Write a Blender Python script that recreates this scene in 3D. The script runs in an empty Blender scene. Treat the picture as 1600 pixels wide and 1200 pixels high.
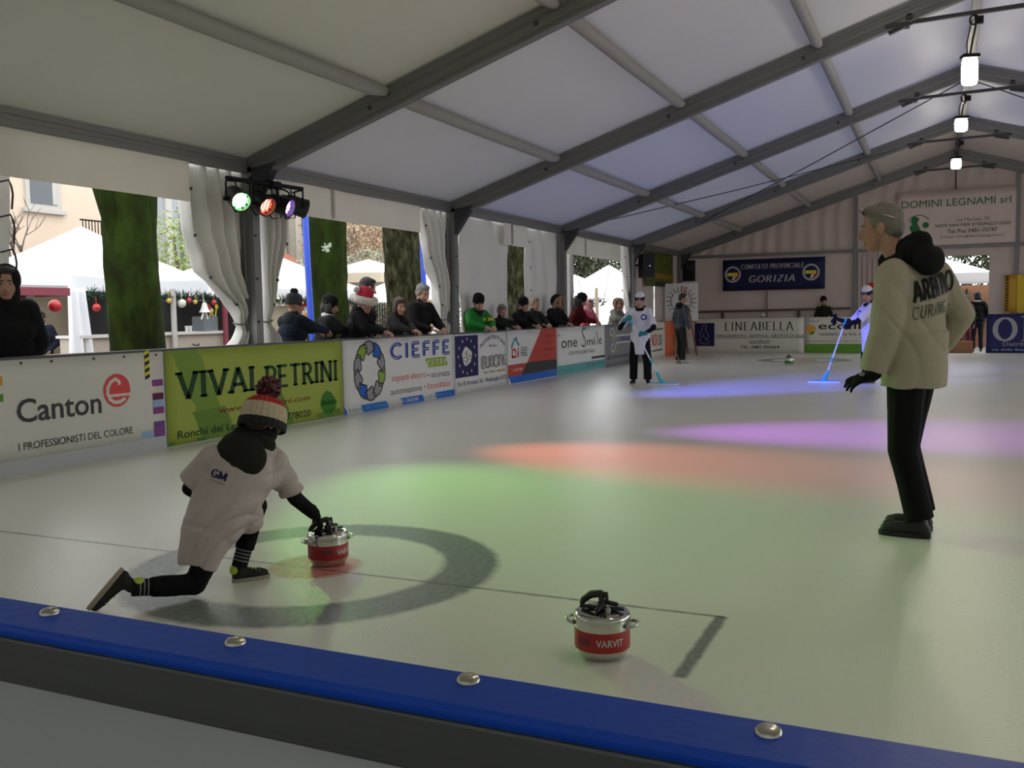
import bpy, bmesh, math, random
import numpy as np
from mathutils import Vector, Matrix, noise as mnoise

random.seed(7)
SC = bpy.context.scene
COL = SC.collection
PI = math.pi

# ---------------------------------------------------------------- camera
cam_data = bpy.data.cameras.new('camera')
cam = bpy.data.objects.new('camera', cam_data)
COL.objects.link(cam)
cam_data.sensor_fit = 'HORIZONTAL'
cam_data.sensor_width = 36.0
cam_data.lens = 36.0 * 1458.5 / 1600.0
cam_data.clip_start = 0.05
cam_data.clip_end = 400
YAW, PITCH, ROLL = -0.4279, 0.0754, -0.0168
_f = Vector((math.sin(YAW) * math.cos(PITCH), math.cos(YAW) * math.cos(PITCH), -math.sin(PITCH)))
_r = Vector((math.cos(YAW), -math.sin(YAW), 0))
_u = _r.cross(_f)
_r2 = _r * math.cos(ROLL) + _u * math.sin(ROLL)
_u2 = -_r * math.sin(ROLL) + _u * math.cos(ROLL)
cam.matrix_world = Matrix(((_r2.x, _u2.x, -_f.x, 0), (_r2.y, _u2.y, -_f.y, 0), (_r2.z, _u2.z, -_f.z, 1.294), (0, 0, 0, 1)))
SC.camera = cam

# ---------------------------------------------------------------- overcast daylight
SKY = 3.4
world = bpy.data.worlds.new('overcast_sky')
SC.world = world
world.use_nodes = True
_bg = world.node_tree.nodes['Background']
_bg.inputs['Color'].default_value = (0.95, 0.98, 1.0, 1)
_bg.inputs['Strength'].default_value = SKY

# ---------------------------------------------------------------- exposure / view
SC.view_settings.view_transform = 'Standard'
SC.view_settings.look = 'None'
SC.view_settings.exposure = 0.0
SC.view_settings.gamma = 1.0
SC.view_settings.use_curve_mapping = False
SC.cycles.use_denoising = True
SC.cycles.max_bounces = 8
SC.cycles.diffuse_bounces = 4
SC.cycles.glossy_bounces = 4
SC.cycles.transmission_bounces = 4
SC.cycles.sample_clamp_indirect = 6.0

LAMP_EMIT = 80.0     # the hanging lamps along the ridge
LED_POWER = 3.0      # scale of the four stage lights


def spot(name, loc, target, color, watts, half_deg, blend=1.0, radius=0.08):
    d = bpy.data.lights.new(name, 'SPOT')
    d.color = color
    d.energy = watts
    d.spot_size = math.radians(half_deg * 2)
    d.spot_blend = blend
    d.shadow_soft_size = radius
    d.specular_factor = 0.35
    o = bpy.data.objects.new(name, d)
    COL.objects.link(o)
    o.location = loc
    v = Vector(target) - Vector(loc)
    o.rotation_euler = v.to_track_quat('-Z', 'Y').to_euler()
    o['kind'] = 'helper'
    return o


# stage lights: name, can position, floor point aimed at, colour, power, half angle
LEDS = [
    ('green', (-6.93, 8.12, 2.58), (-2.0, 5.5, 0), (0.36, 1.0, 0.16), 290, 20),
    ('orange', (-6.93, 8.53, 2.57), (-2.35, 7.85, 0), (1.0, 0.22, 0.09), 420, 14),
    ('violet', (-6.93, 8.90, 2.58), (0.1, 10.3, 0), (0.56, 0.12, 1.0), 1050, 13),
    ('blue', (-6.93, 9.18, 2.60), (-2.0, 16.9, 0), (0.12, 0.14, 1.0), 2600, 12),
]
for _n, _p, _t, _c, _w, _h in LEDS:
    _d = (Vector(_t) - Vector(_p)).normalized()
    spot('led_beam', Vector(_p) + _d * 0.14, _t, _c, _w * LED_POWER, _h)

# ---------------------------------------------------------------- helpers: materials
MATS = {}


def lin(c):
    return tuple(((x / 12.92) if x <= 0.04045 else ((x + 0.055) / 1.055) ** 2.4) for x in c)


def M(name, color, rough=0.6, metal=0.0, var=0.0, vscale=6.0, bump=0.0, bscale=30.0, emit=None, estr=0.0,
      trans=None, spec=0.5, stretch=None):
    """procedural principled material; colour is scene-linear"""
    if name in MATS:
        return MATS[name]
    m = bpy.data.materials.new(name)
    m.use_nodes = True
    nt = m.node_tree
    b = nt.nodes['Principled BSDF']
    b.inputs['Roughness'].default_value = rough
    b.inputs['Metallic'].default_value = metal
    b.inputs['Specular IOR Level'].default_value = spec
    b.inputs['Base Color'].default_value = (*color, 1)
    if var or bump:
        tc = nt.nodes.new('ShaderNodeTexCoord')
        mp = nt.nodes.new('ShaderNodeMapping')
        if stretch:
            mp.inputs['Scale'].default_value = stretch
        nt.links.new(tc.outputs['Object'], mp.inputs['Vector'])
    if var:
        n = nt.nodes.new('ShaderNodeTexNoise')
        n.inputs['Scale'].default_value = vscale
        n.inputs['Detail'].default_value = 5
        nt.links.new(mp.outputs['Vector'], n.inputs['Vector'])
        mx = nt.nodes.new('ShaderNodeMix')
        mx.data_type = 'RGBA'
        mx.inputs['A'].default_value = (*[max(0, c * (1 - var)) for c in color], 1)
        mx.inputs['B'].default_value = (*[min(1, c * (1 + var)) for c in color], 1)
        nt.links.new(n.outputs['Fac'], mx.inputs['Factor'])
        nt.links.new(mx.outputs['Result'], b.inputs['Base Color'])
    if bump:
        n2 = nt.nodes.new('ShaderNodeTexNoise')
        n2.inputs['Scale'].default_value = bscale
        n2.inputs['Detail'].default_value = 4
        nt.links.new(mp.outputs['Vector'], n2.inputs['Vector'])
        bp = nt.nodes.new('ShaderNodeBump')
        bp.inputs['Strength'].default_value = bump
        bp.inputs['Distance'].default_value = 0.02
        nt.links.new(n2.outputs['Fac'], bp.inputs['Height'])
        nt.links.new(bp.outputs['Normal'], b.inputs['Normal'])
    if emit:
        b.inputs['Emission Color'].default_value = (*emit, 1)
        b.inputs['Emission Strength'].default_value = estr
    if trans:
        out = nt.nodes['Material Output']
        t = nt.nodes.new('ShaderNodeBsdfTranslucent')
        t.inputs['Color'].default_value = (*trans, 1)
        a = nt.nodes.new('ShaderNodeAddShader')
        nt.links.new(b.outputs[0], a.inputs[0])
        nt.links.new(t.outputs[0], a.inputs[1])
        nt.links.new(a.outputs[0], out.inputs['Surface'])
    MATS[name] = m
    return m


def bark(name, dark, mid, light, scale, spread=0.12):
    m = M(name, mid, 0.95, var=0.5, vscale=scale, bump=1.0, bscale=11, stretch=(1, 1, 0.4), spec=0.05)
    nt = m.node_tree
    b = nt.nodes['Principled BSDF']
    mp = nt.nodes['Mapping']
    n = nt.nodes.new('ShaderNodeTexNoise')
    n.inputs['Scale'].default_value = scale
    n.inputs['Detail'].default_value = 8
    n.inputs['Roughness'].default_value = 0.65
    nt.links.new(mp.outputs['Vector'], n.inputs['Vector'])
    r = nt.nodes.new('ShaderNodeValToRGB')
    e = r.color_ramp.elements
    e[0].position, e[0].color = 0.5 - spread, (*dark, 1)
    e[1].position, e[1].color = 0.5 + spread, (*light, 1)
    k = e.new(0.5)
    k.color = (*mid, 1)
    nt.links.new(n.outputs['Fac'], r.inputs[0])
    nt.links.new(r.outputs[0], b.inputs['Base Color'])
    return m


# ---------------------------------------------------------------- helpers: meshes
def frame(d, ref=None):
    d = Vector(d).normalized()
    r = Vector(ref) if ref is not None else (Vector((0, 0, 1)) if abs(d.z) < 0.9 else Vector((0, 1, 0)))
    a = d.cross(r)
    if a.length < 1e-6:
        a = d.cross(Vector((1, 0, 0.3)))
    a.normalize()
    return a, d.cross(a)


class MB:
    """collects shapes that are linked as one mesh"""

    def __init__(s):
        s.v, s.f, s.m, s.c = [], [], [], 0

    def add(s, vs, fs):
        n = len(s.v)
        s.v += [tuple(v) for v in vs]
        for f in fs:
            s.f.append([i + n for i in f])
            s.m.append(s.c)
        return s

    def mat(s, i):
        s.c = i
        return s

    def box(s, c, size, R=None):
        x, y, z = [k / 2 for k in size]
        vs = [Vector(p) for p in ((-x, -y, -z), (x, -y, -z), (x, y, -z), (-x, y, -z), (-x, -y, z), (x, -y, z), (x, y, z), (-x, y, z))]
        if R is not None:
            vs = [R @ v for v in vs]
        vs = [v + Vector(c) for v in vs]
        return s.add(vs, [(3, 2, 1, 0), (4, 5, 6, 7), (0, 1, 5, 4), (1, 2, 6, 5), (2, 3, 7, 6), (3, 0, 4, 7)])

    def bar(s, p, q, w, h, up=(0, 0, 1)):
        """box beam from p to q, w across, h along up"""
        p, q = Vector(p), Vector(q)
        d = (q - p).normalized()
        a = d.cross(Vector(up)).normalized()
        u = a.cross(d)
        vs = []
        for e in (p, q):
            for i, j in ((-1, -1), (1, -1), (1, 1), (-1, 1)):
                vs.append(e + a * (w / 2 * i) + u * (h / 2 * j))
        return s.add(vs, [(0, 1, 2, 3), (7, 6, 5, 4), (0, 4, 5, 1), (1, 5, 6, 2), (2, 6, 7, 3), (3, 7, 4, 0)])

    def profile(s, p, q, poly, up=(0, 0, 1)):
        """extrude a closed 2D outline (across, up) from p to q"""
        p, q = Vector(p), Vector(q)
        d = (q - p).normalized()
        a = d.cross(Vector(up)).normalized()
        u = a.cross(d)
        n = len(poly)
        vs = [e + a * x + u * y for e in (p, q) for x, y in poly]
        fs = [(i, (i + 1) % n, n + (i + 1) % n, n + i) for i in range(n)]
        fs += [tuple(range(n - 1, -1, -1)), tuple(range(n, 2 * n))]
        return s.add(vs, fs)

    def cyl(s, p, q, r0, r1=None, n=12, ref=None, flat=1.0, caps=True):
        p, q = Vector(p), Vector(q)
        r1 = r0 if r1 is None else r1
        a, b = frame(q - p, ref)
        vs = []
        for e, r in ((p, r0), (q, r1)):
            for i in range(n):
                t = 2 * PI * i / n
                vs.append(e + a * (r * math.cos(t)) + b * (r * math.sin(t) * flat))
        fs = [(i, (i + 1) % n, n + (i + 1) % n, n + i) for i in range(n)]
        if caps:
            fs += [tuple(range(n - 1, -1, -1)), tuple(range(n, 2 * n))]
        return s.add(vs, fs)

    def tube(s, pts, r, n=8, closed=False):
        pts = [Vector(p) for p in pts]
        rs = r if isinstance(r, (list, tuple)) else [r] * len(pts)
        vs, fs = [], []
        L = len(pts)
        a = None
        for k in range(L):
            d = (pts[(k + 1) % L] - pts[k - 1]) if (closed or 0 < k < L - 1) else (pts[1] - pts[0] if k == 0 else pts[-1] - pts[-2])
            d.normalize()
            if a is None:
                a, b = frame(d)
            else:
                a = (a - d * a.dot(d)).normalized()
                b = d.cross(a)
            for i in range(n):
                t = 2 * PI * i / n
                vs.append(pts[k] + (a * math.cos(t) + b * math.sin(t)) * rs[k])
        for k in range(L if closed else L - 1):
            k2 = (k + 1) % L
            for i in range(n):
                fs.append((k * n + i, k * n + (i + 1) % n, k2 * n + (i + 1) % n, k2 * n + i))
        if not closed:
            fs += [tuple(range(n - 1, -1, -1)), tuple(range((L - 1) * n, L * n))]
        return s.add(vs, fs)

    def lathe(s, prof, c=(0, 0, 0), n=32, axis=(0, 0, 1), ref=None):
        c = Vector(c)
        ax = Vector(axis).normalized()
        a, b = frame(ax, ref)
        vs, fs = [], []
        for r, z in prof:
            for i in range(n):
                t = 2 * PI * i / n
                vs.append(c + ax * z + (a * math.cos(t) + b * math.sin(t)) * r)
        for k in range(len(prof) - 1):
            for i in range(n):
                fs.append((k * n + i, k * n + (i + 1) % n, (k + 1) * n + (i + 1) % n, (k + 1) * n + i))
        if prof[0][0] > 1e-5:
            fs.append(tuple(range(n - 1, -1, -1)))
        if prof[-1][0] > 1e-5:
            fs.append(tuple(range((len(prof) - 1) * n, len(prof) * n)))
        return s.add(vs, fs)

    def ell(s, c, rad, R=None, n=14, m=9):
        c = Vector(c)
        vs = []
        for j in range(1, m):
            ph = PI * j / m
            for i in range(n):
                t = 2 * PI * i / n
                v = Vector((rad[0] * math.sin(ph) * math.cos(t), rad[1] * math.sin(ph) * math.sin(t), rad[2] * math.cos(ph)))
                vs.append(c + (R @ v if R is not None else v))
        top = Vector((0, 0, rad[2]))
        vs.append(c + (R @ top if R is not None else top))
        vs.append(c - (R @ top if R is not None else top))
        fs = []
        for j in range(m - 2):
            for i in range(n):
                fs.append((j * n + i, (j + 1) * n + i, (j + 1) * n + (i + 1) % n, j * n + (i + 1) % n))
        T, B = len(vs) - 2, len(vs) - 1
        for i in range(n):
            fs.append((i, (i + 1) % n, T))
            fs.append(((m - 2) * n + i, B, (m - 2) * n + (i + 1) % n))
        return s.add(vs, fs)

    def caps(s, p, q, r0, r1, n=12, ref=None, flat=1.0):
        """tapered capsule"""
        p, q = Vector(p), Vector(q)
        d = (q - p)
        L = d.length
        if L < 1e-6:
            return s.ell(p, (r0, r0, r0))
        d.normalize()
        a, b = frame(d, ref)
        rings = []
        for t in (-1.25, -0.8, -0.35, 0):
            rings.append((p + d * (r0 * math.sin(t)), r0 * math.cos(t)))
        for t in (0, 0.35, 0.8, 1.25):
            rings.append((q + d * (r1 * math.sin(t)), r1 * math.cos(t)))
        vs, fs = [], []
        for c, r in rings:
            for i in range(n):
                t = 2 * PI * i / n
                vs.append(c + a * (r * math.cos(t)) + b * (r * math.sin(t) * flat))
        K = len(rings)
        for k in range(K - 1):
            for i in range(n):
                fs.append((k * n + i, k * n + (i + 1) % n, (k + 1) * n + (i + 1) % n, (k + 1) * n + i))
        fs += [tuple(range(n - 1, -1, -1)), tuple(range((K - 1) * n, K * n))]
        return s.add(vs, fs)

    def chain(s, pts, rs, n=12, ref=None, flat=1.0):
        for k in range(len(pts) - 1):
            s.caps(pts[k], pts[k + 1], rs[k], rs[k + 1], n, ref, flat)
        return s

    def grid(s, nu, nv, fn):
        vs = [fn(i / nu, j / nv) for j in range(nv + 1) for i in range(nu + 1)]
        fs = [(j * (nu + 1) + i, j * (nu + 1) + i + 1, (j + 1) * (nu + 1) + i + 1, (j + 1) * (nu + 1) + i) for j in range(nv) for i in range(nu)]
        return s.add(vs, fs)

    def poly(s, pts):
        return s.add(pts, [tuple(range(len(pts)))])

    def slab(s, pts, d):
        """closed outline pushed along vector d"""
        d = Vector(d)
        n = len(pts)
        vs = [Vector(p) for p in pts] + [Vector(p) + d for p in pts]
        fs = [(i, (i + 1) % n, n + (i + 1) % n, n + i) for i in range(n)]
        fs += [tuple(range(n - 1, -1, -1)), tuple(range(n, 2 * n))]
        return s.add(vs, fs)


WL = {}
BENCH = bpy.data.scenes.new('bench')      # a scratch scene for converting text and melting shapes; removed at the end


def baked(o):
    BENCH.collection.objects.link(o)
    vl = BENCH.view_layers[0]
    vl.update()
    dg = vl.depsgraph
    dg.update()
    me = bpy.data.meshes.new_from_object(o.evaluated_get(dg))
    return me



def wl(o):
    return WL.get(o.name, Vector((0, 0, 0))) if o is not None else Vector((0, 0, 0))


def link_mesh(name, me, mats, parent, loc, smooth):
    o = bpy.data.objects.new(name, me)
    COL.objects.link(o)
    for m in mats if isinstance(mats, (list, tuple)) else [mats]:
        me.materials.append(m)
    if smooth:
        me.polygons.foreach_set('use_smooth', [True] * len(me.polygons))
    if parent is not None:
        o.parent = parent
        WL[o.name] = wl(parent)
    else:
        o.location = loc
        WL[o.name] = Vector(loc)
    return o


def build(name, mb, mats, parent=None, loc=(0, 0, 0), smooth=False, bevel=0.0, fix=True):
    """vertices are in world space; they are stored relative to the thing's own place"""
    org = wl(parent) if parent is not None else Vector(loc)
    me = bpy.data.meshes.new(name)
    me.from_pydata([(v[0] - org.x, v[1] - org.y, v[2] - org.z) for v in mb.v], [], mb.f)
    me.polygons.foreach_set('material_index', mb.m)
    if fix:
        bm = bmesh.new()
        bm.from_mesh(me)
        bmesh.ops.recalc_face_normals(bm, faces=bm.faces)
        bm.to_mesh(me)
        bm.free()
    me.update()
    o = link_mesh(name, me, mats, parent, loc, smooth)
    if bevel:
        b = o.modifiers.new('bevel', 'BEVEL')
        b.width = bevel
        b.segments = 2
        b.limit_method = 'ANGLE'
    if smooth:
        try:
            me.set_sharp_from_angle(angle=math.radians(50))
        except Exception:
            pass
    return o


def tag(o, label, cat, group=None):
    o['label'] = label
    o['category'] = cat
    if group:
        o['group'] = group
    return o


def thing(name, label, cat, loc, group=None):
    o = bpy.data.objects.new(name, None)
    o.empty_display_size = 0.1
    COL.objects.link(o)
    o.location = loc
    WL[o.name] = Vector(loc)
    return tag(o, label, cat, group)


def struct(o):
    o['kind'] = 'structure'
    return o


def stuff(o):
    o['kind'] = 'stuff'
    return o


def blob(name, mb, mats, voxel, parent=None, loc=(0, 0, 0), smooth=4, wrinkle=0.0, wscale=8.0, matfn=None, wdir=None):
    """melt overlapping closed shapes into one continuous surface"""
    org = wl(parent) if parent is not None else Vector(loc)
    t = bpy.data.meshes.new('tmp')
    t.from_pydata([(v[0] - org.x, v[1] - org.y, v[2] - org.z) for v in mb.v], [], mb.f)
    bm = bmesh.new()
    bm.from_mesh(t)
    bmesh.ops.recalc_face_normals(bm, faces=bm.faces)
    bm.to_mesh(t)
    bm.free()
    o = bpy.data.objects.new('tmp', t)
    r = o.modifiers.new('r', 'REMESH')
    r.mode = 'VOXEL'
    r.voxel_size = voxel
    r.adaptivity = 0
    if smooth:
        sm = o.modifiers.new('s', 'SMOOTH')
        sm.factor = 0.5
        sm.iterations = smooth
    me = baked(o)
    bpy.data.objects.remove(o)
    bpy.data.meshes.remove(t)
    me.name = name
    me.materials.clear()
    if wrinkle:
        n = len(me.vertices)
        co = np.empty(n * 3, 'f')
        me.vertices.foreach_get('co', co)
        no = np.empty(n * 3, 'f')
        me.vertex_normals.foreach_get('vector', no)
        k = np.empty(n)
        for i in range(n):
            q = Vector(((co[3 * i] + org.x) * wscale, (co[3 * i + 1] + org.y) * wscale, (co[3 * i + 2] + org.z) * wscale * 0.45))
            k[i] = mnoise.noise(q) + 0.5 * mnoise.noise(q * 2.3 + Vector((5, 1, 2)))
        co += no * np.repeat(k * wrinkle, 3).astype('f')
        me.vertices.foreach_set('co', co)
        me.update()
    if matfn:
        me.polygons.foreach_set('material_index', [matfn(p.center + org) for p in me.polygons])
    return link_mesh(name, me, mats, parent, loc, True)
# ---------------------------------------------------------------- lettering
def glyph_mesh(s, bold=0.0):
    cu = bpy.data.curves.new('t', 'FONT')
    cu.body = s
    cu.offset = bold
    cu.resolution_u = 3
    o = bpy.data.objects.new('t', cu)
    me = baked(o)
    vs = [(v.co.x, v.co.y) for v in me.vertices]
    fs = [tuple(p.vertices) for p in me.polygons]
    bpy.data.objects.remove(o)
    bpy.data.curves.remove(cu)
    bpy.data.meshes.remove(me)
    return vs, fs


def arc(cx, cy, rx, ry, a0, a1, n=10):
    return [(cx + rx * math.cos(math.radians(a0 + (a1 - a0) * i / n)), cy + ry * math.sin(math.radians(a0 + (a1 - a0) * i / n))) for i in range(n + 1)]


# stroke capitals: width, strokes, serif spots (x, y)
CAPS = {
    'A': (0.8, [[(0.08, 0), (0.4, 1)], [(0.4, 1), (0.72, 0)], [(0.2, 0.33), (0.6, 0.33)]], [(0.08, 0), (0.72, 0)]),
    'B': (0.66, [[(0.14, 0), (0.14, 1)], [(0.14, 0.95)] + arc(0.34, 0.73, 0.2, 0.22, 90, -90) + [(0.14, 0.51)], [(0.14, 0.51)] + arc(0.36, 0.28, 0.24, 0.23, 90, -90) + [(0.14, 0.05)]], [(0.1, 0), (0.1, 1)]),
    'C': (0.8, [arc(0.45, 0.5, 0.36, 0.46, 45, 315, 18)], []),
    'D': (0.8, [[(0.14, 0), (0.14, 1)], [(0.14, 0.95)] + arc(0.3, 0.5, 0.4, 0.45, 90, -90, 14) + [(0.14, 0.05)]], [(0.1, 0), (0.1, 1)]),
    'E': (0.66, [[(0.14, 0), (0.14, 1)], [(0.14, 0.95), (0.58, 0.95)], [(0.14, 0.5), (0.5, 0.5)], [(0.14, 0.05), (0.6, 0.05)]], [(0.1, 0), (0.1, 1)]),
    'F': (0.62, [[(0.14, 0), (0.14, 1)], [(0.14, 0.95), (0.56, 0.95)], [(0.14, 0.5), (0.5, 0.5)]], [(0.12, 0), (0.1, 1)]),
    'G': (0.84, [arc(0.45, 0.5, 0.36, 0.46, 45, 335, 18), [(0.76, 0.02), (0.76, 0.44)], [(0.5, 0.42), (0.8, 0.42)]], []),
    'I': (0.34, [[(0.17, 0), (0.17, 1)]], [(0.17, 0), (0.17, 1)]),
    'L': (0.62, [[(0.14, 0), (0.14, 1)], [(0.14, 0.05), (0.58, 0.05)]], [(0.1, 0), (0.14, 1)]),
    'M': (0.98, [[(0.12, 0), (0.12, 1)], [(0.12, 1), (0.49, 0.12)], [(0.49, 0.12), (0.86, 1)], [(0.86, 0), (0.86, 1)]], [(0.12, 0), (0.86, 0), (0.06, 1), (0.92, 1)]),
    'N': (0.84, [[(0.14, 0), (0.14, 1)], [(0.14, 1), (0.7, 0)], [(0.7, 0), (0.7, 1)]], [(0.14, 0), (0.08, 1), (0.7, 1)]),
    'O': (0.9, [arc(0.45, 0.5, 0.37, 0.46, 0, 360, 26)], []),
    'P': (0.66, [[(0.14, 0), (0.14, 1)], [(0.14, 0.95)] + arc(0.34, 0.7, 0.24, 0.25, 90, -90) + [(0.14, 0.45)]], [(0.14, 0), (0.1, 1)]),
    'R': (0.74, [[(0.14, 0), (0.14, 1)], [(0.14, 0.95)] + arc(0.34, 0.72, 0.22, 0.23, 90, -90) + [(0.14, 0.49)], [(0.34, 0.49), (0.64, 0)]], [(0.14, 0), (0.1, 1), (0.66, 0)]),
    'T': (0.72, [[(0.36, 0), (0.36, 1)], [(0.05, 0.95), (0.67, 0.95)]], [(0.36, 0)]),
    'U': (0.8, [[(0.14, 1), (0.14, 0.35)] + arc(0.4, 0.33, 0.26, 0.29, 180, 360) + [(0.66, 0.35), (0.66, 1)]], [(0.14, 1), (0.66, 1)]),
    'V': (0.8, [[(0.08, 1), (0.4, 0)], [(0.4, 0), (0.72, 1)]], [(0.08, 1), (0.72, 1)]),
    'Z': (0.7, [[(0.08, 0.95), (0.62, 0.95)], [(0.62, 0.97), (0.08, 0.03)], [(0.08, 0.05), (0.64, 0.05)]], []),
    'l': (0.34, [[(0.17, 0), (0.17, 1.05)]], [(0.17, 0), (0.12, 1.05)]),
    ' ': (0.36, [], []),
}


def ribbon(pts, tv, th):
    """2D polyline -> quads; vertical runs are tv thick, horizontal runs th"""
    L = len(pts)
    off = []
    for k in range(L):
        if k == 0:
            d = (pts[1][0] - pts[0][0], pts[1][1] - pts[0][1])
        elif k == L - 1:
            if math.hypot(pts[-1][0] - pts[0][0], pts[-1][1] - pts[0][1]) < 1e-4 and L > 3:
                d = (pts[1][0] - pts[-2][0], pts[1][1] - pts[-2][1])
            else:
                d = (pts[-1][0] - pts[-2][0], pts[-1][1] - pts[-2][1])
        else:
            d = (pts[k + 1][0] - pts[k - 1][0], pts[k + 1][1] - pts[k - 1][1])
        if k == 0 and math.hypot(pts[-1][0] - pts[0][0], pts[-1][1] - pts[0][1]) < 1e-4 and L > 3:
            d = (pts[1][0] - pts[-2][0], pts[1][1] - pts[-2][1])
        n = math.hypot(*d) or 1
        d = (d[0] / n, d[1] / n)
        w = math.sqrt((tv * d[1]) ** 2 + (th * d[0]) ** 2) / 2
        off.append((-d[1] * w, d[0] * w))
    vs, fs = [], []
    for (x, y), (a, b) in zip(pts, off):
        vs += [(x + a, y + b), (x - a, y - b)]
    for k in range(L - 1):
        fs.append((2 * k, 2 * k + 1, 2 * k + 3, 2 * k + 2))
    return vs, fs


def caps_mesh(s, tv=0.16, th=0.1, serif=0.0, sh=0.07, gap=0.06):
    V, F, x = [], [], 0.0
    for ch in s:
        w, strokes, ser = CAPS[ch]
        parts = [ribbon(p, tv, th) for p in strokes]
        if serif:
            for sx, sy in ser:
                y0 = sh / 2 if sy < 0.5 else sy - sh / 2
                parts.append(ribbon([(sx - serif, y0), (sx + serif, y0)], sh, sh))
        for vs, fs in parts:
            n = len(V)
            V += [(a + x, b) for a, b in vs]
            F += [tuple(i + n for i in f) for f in fs]
        x += w + gap
    return V, F


def lay(mb, vf, o, ux, uy, w, h, shear=0.0, bend=0.0, lift=0.0, wave=None):
    """place a flat glyph mesh in the box o, o+ux*w, o+uy*h"""
    V, F = vf
    x0, x1 = min(v[0] for v in V), max(v[0] for v in V)
    y0, y1 = min(v[1] for v in V), max(v[1] for v in V)
    o, ux, uy = Vector(o), Vector(ux), Vector(uy)
    n = ux.cross(uy)
    pts = []
    for x, y in V:
        a, b = (x - x0) / (x1 - x0), (y - y0) / max(1e-6, y1 - y0)
        X, Y = a * w + shear * b * h, b * h
        if bend:
            t = (a - 0.5)
            Y = Y - bend * (2 * t) ** 2
        p = o + ux * X + uy * Y + n * lift
        if wave:
            p = wave(p)
        pts.append(p)
    mb.add(pts, F)


LY, LZ = Vector((0, 1, 0)), Vector((0, 0, 1))
LX = Vector((1, 0, 0))


class Sign:
    """lettering collected per colour onto a plane"""

    def __init__(s, parent, ux, uy, org, lift=0.004):
        s.p, s.ux, s.uy, s.o, s.lift, s.by, s.lines = parent, Vector(ux), Vector(uy), Vector(org), lift, {}, []

    def at(s, a, b):
        return s.o + s.ux * a + s.uy * b

    def _mb(s, mat):
        return s.by.setdefault(mat.name, (MB(), mat))[0]

    def txt(s, t, a, b, w, h, mat, bold=0.0, shear=0.0, bend=0.0):
        mb = MB()
        s.lines.append((mb, mat))
        lay(mb, glyph_mesh(t, bold), s.at(a, b), s.ux, s.uy, w, h, shear, bend, s.lift)

    def caps(s, t, a, b, w, h, mat, tv=0.16, th=0.1, serif=0.0, sh=0.07, gap=0.06, shear=0.0, lift=0.0, bend=0.0):
        mb = MB()
        s.lines.append((mb, mat))
        lay(mb, caps_mesh(t, tv, th, serif, sh, gap), s.at(a, b), s.ux, s.uy, w, h, shear, bend, s.lift + lift)

    def shape(s, pts, mat, lift=0.0):
        n = s.ux.cross(s.uy)
        s._mb(mat).poly([s.at(a, b) + n * (s.lift + lift) for a, b in pts])

    def rect(s, a0, b0, a1, b1, mat, lift=-0.001):
        s.shape([(a0, b0), (a1, b0), (a1, b1), (a0, b1)], mat, lift)

    def disc(s, a, b, ra, rb, mat, lift=0.0, n=28):
        s.shape([(a + ra * math.cos(2 * PI * i / n), b + rb * math.sin(2 * PI * i / n)) for i in range(n)], mat, lift)

    def line(s, pts, w, mat, lift=0.0):
        n = s.ux.cross(s.uy)
        vs, fs = ribbon(pts, w, w)
        s._mb(mat).add([s.at(a, b) + n * (s.lift + lift) for a, b in vs], fs)

    def done(s, name='pattern'):
        for mb, mat in s.by.values():
            build(name, mb, mat, s.p, fix=False)
        for mb, mat in s.lines:
            build('lettering', mb, mat, s.p, fix=False)
# ---------------------------------------------------------------- the tent and the rink
EX, EZ = -7.36, 3.15          # left eave
RX, RZ = 0.43, 5.60           # ridge
REX = 2 * RX - EX             # right eave
SL = (RZ - EZ) / (RX - EX)
BAYS = [8.8 + 5 * k for k in range(-3, 5)]


def roof_z(x):
    return RZ - abs(x - RX) * SL


ALU = M('grey_aluminium', (0.165, 0.165, 0.16), 0.5, 0.35, var=0.05, vscale=3)
ALU_D = M('dark_steel', (0.045, 0.045, 0.05), 0.5, 0.5)
SLEEVE = M('purlin_fabric', (0.27, 0.265, 0.25), 0.7, var=0.08, vscale=4, bump=0.1, bscale=12)
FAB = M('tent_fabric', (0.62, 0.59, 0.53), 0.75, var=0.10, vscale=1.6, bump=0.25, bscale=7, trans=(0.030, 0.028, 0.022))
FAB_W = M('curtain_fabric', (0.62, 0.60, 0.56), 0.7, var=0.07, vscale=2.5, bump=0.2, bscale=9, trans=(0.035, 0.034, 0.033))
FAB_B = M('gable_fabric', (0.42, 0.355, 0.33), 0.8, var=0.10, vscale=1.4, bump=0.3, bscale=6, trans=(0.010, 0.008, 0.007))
ROOF = [  # bay tints put bluish light and tree shade into the fabric colour, beside sheet differences
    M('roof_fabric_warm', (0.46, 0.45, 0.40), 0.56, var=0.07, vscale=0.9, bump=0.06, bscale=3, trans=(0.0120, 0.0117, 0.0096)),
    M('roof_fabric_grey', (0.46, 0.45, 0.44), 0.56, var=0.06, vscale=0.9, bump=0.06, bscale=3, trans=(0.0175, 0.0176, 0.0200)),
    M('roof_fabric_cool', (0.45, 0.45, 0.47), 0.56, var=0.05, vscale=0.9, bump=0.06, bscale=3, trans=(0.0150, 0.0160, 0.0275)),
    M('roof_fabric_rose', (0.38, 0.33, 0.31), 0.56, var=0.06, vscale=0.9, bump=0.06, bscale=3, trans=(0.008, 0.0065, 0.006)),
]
ROOF_OF = {-3: 0, -2: 0, -1: 0, 0: 1, 1: 2, 2: 2, 3: 3}

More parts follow.
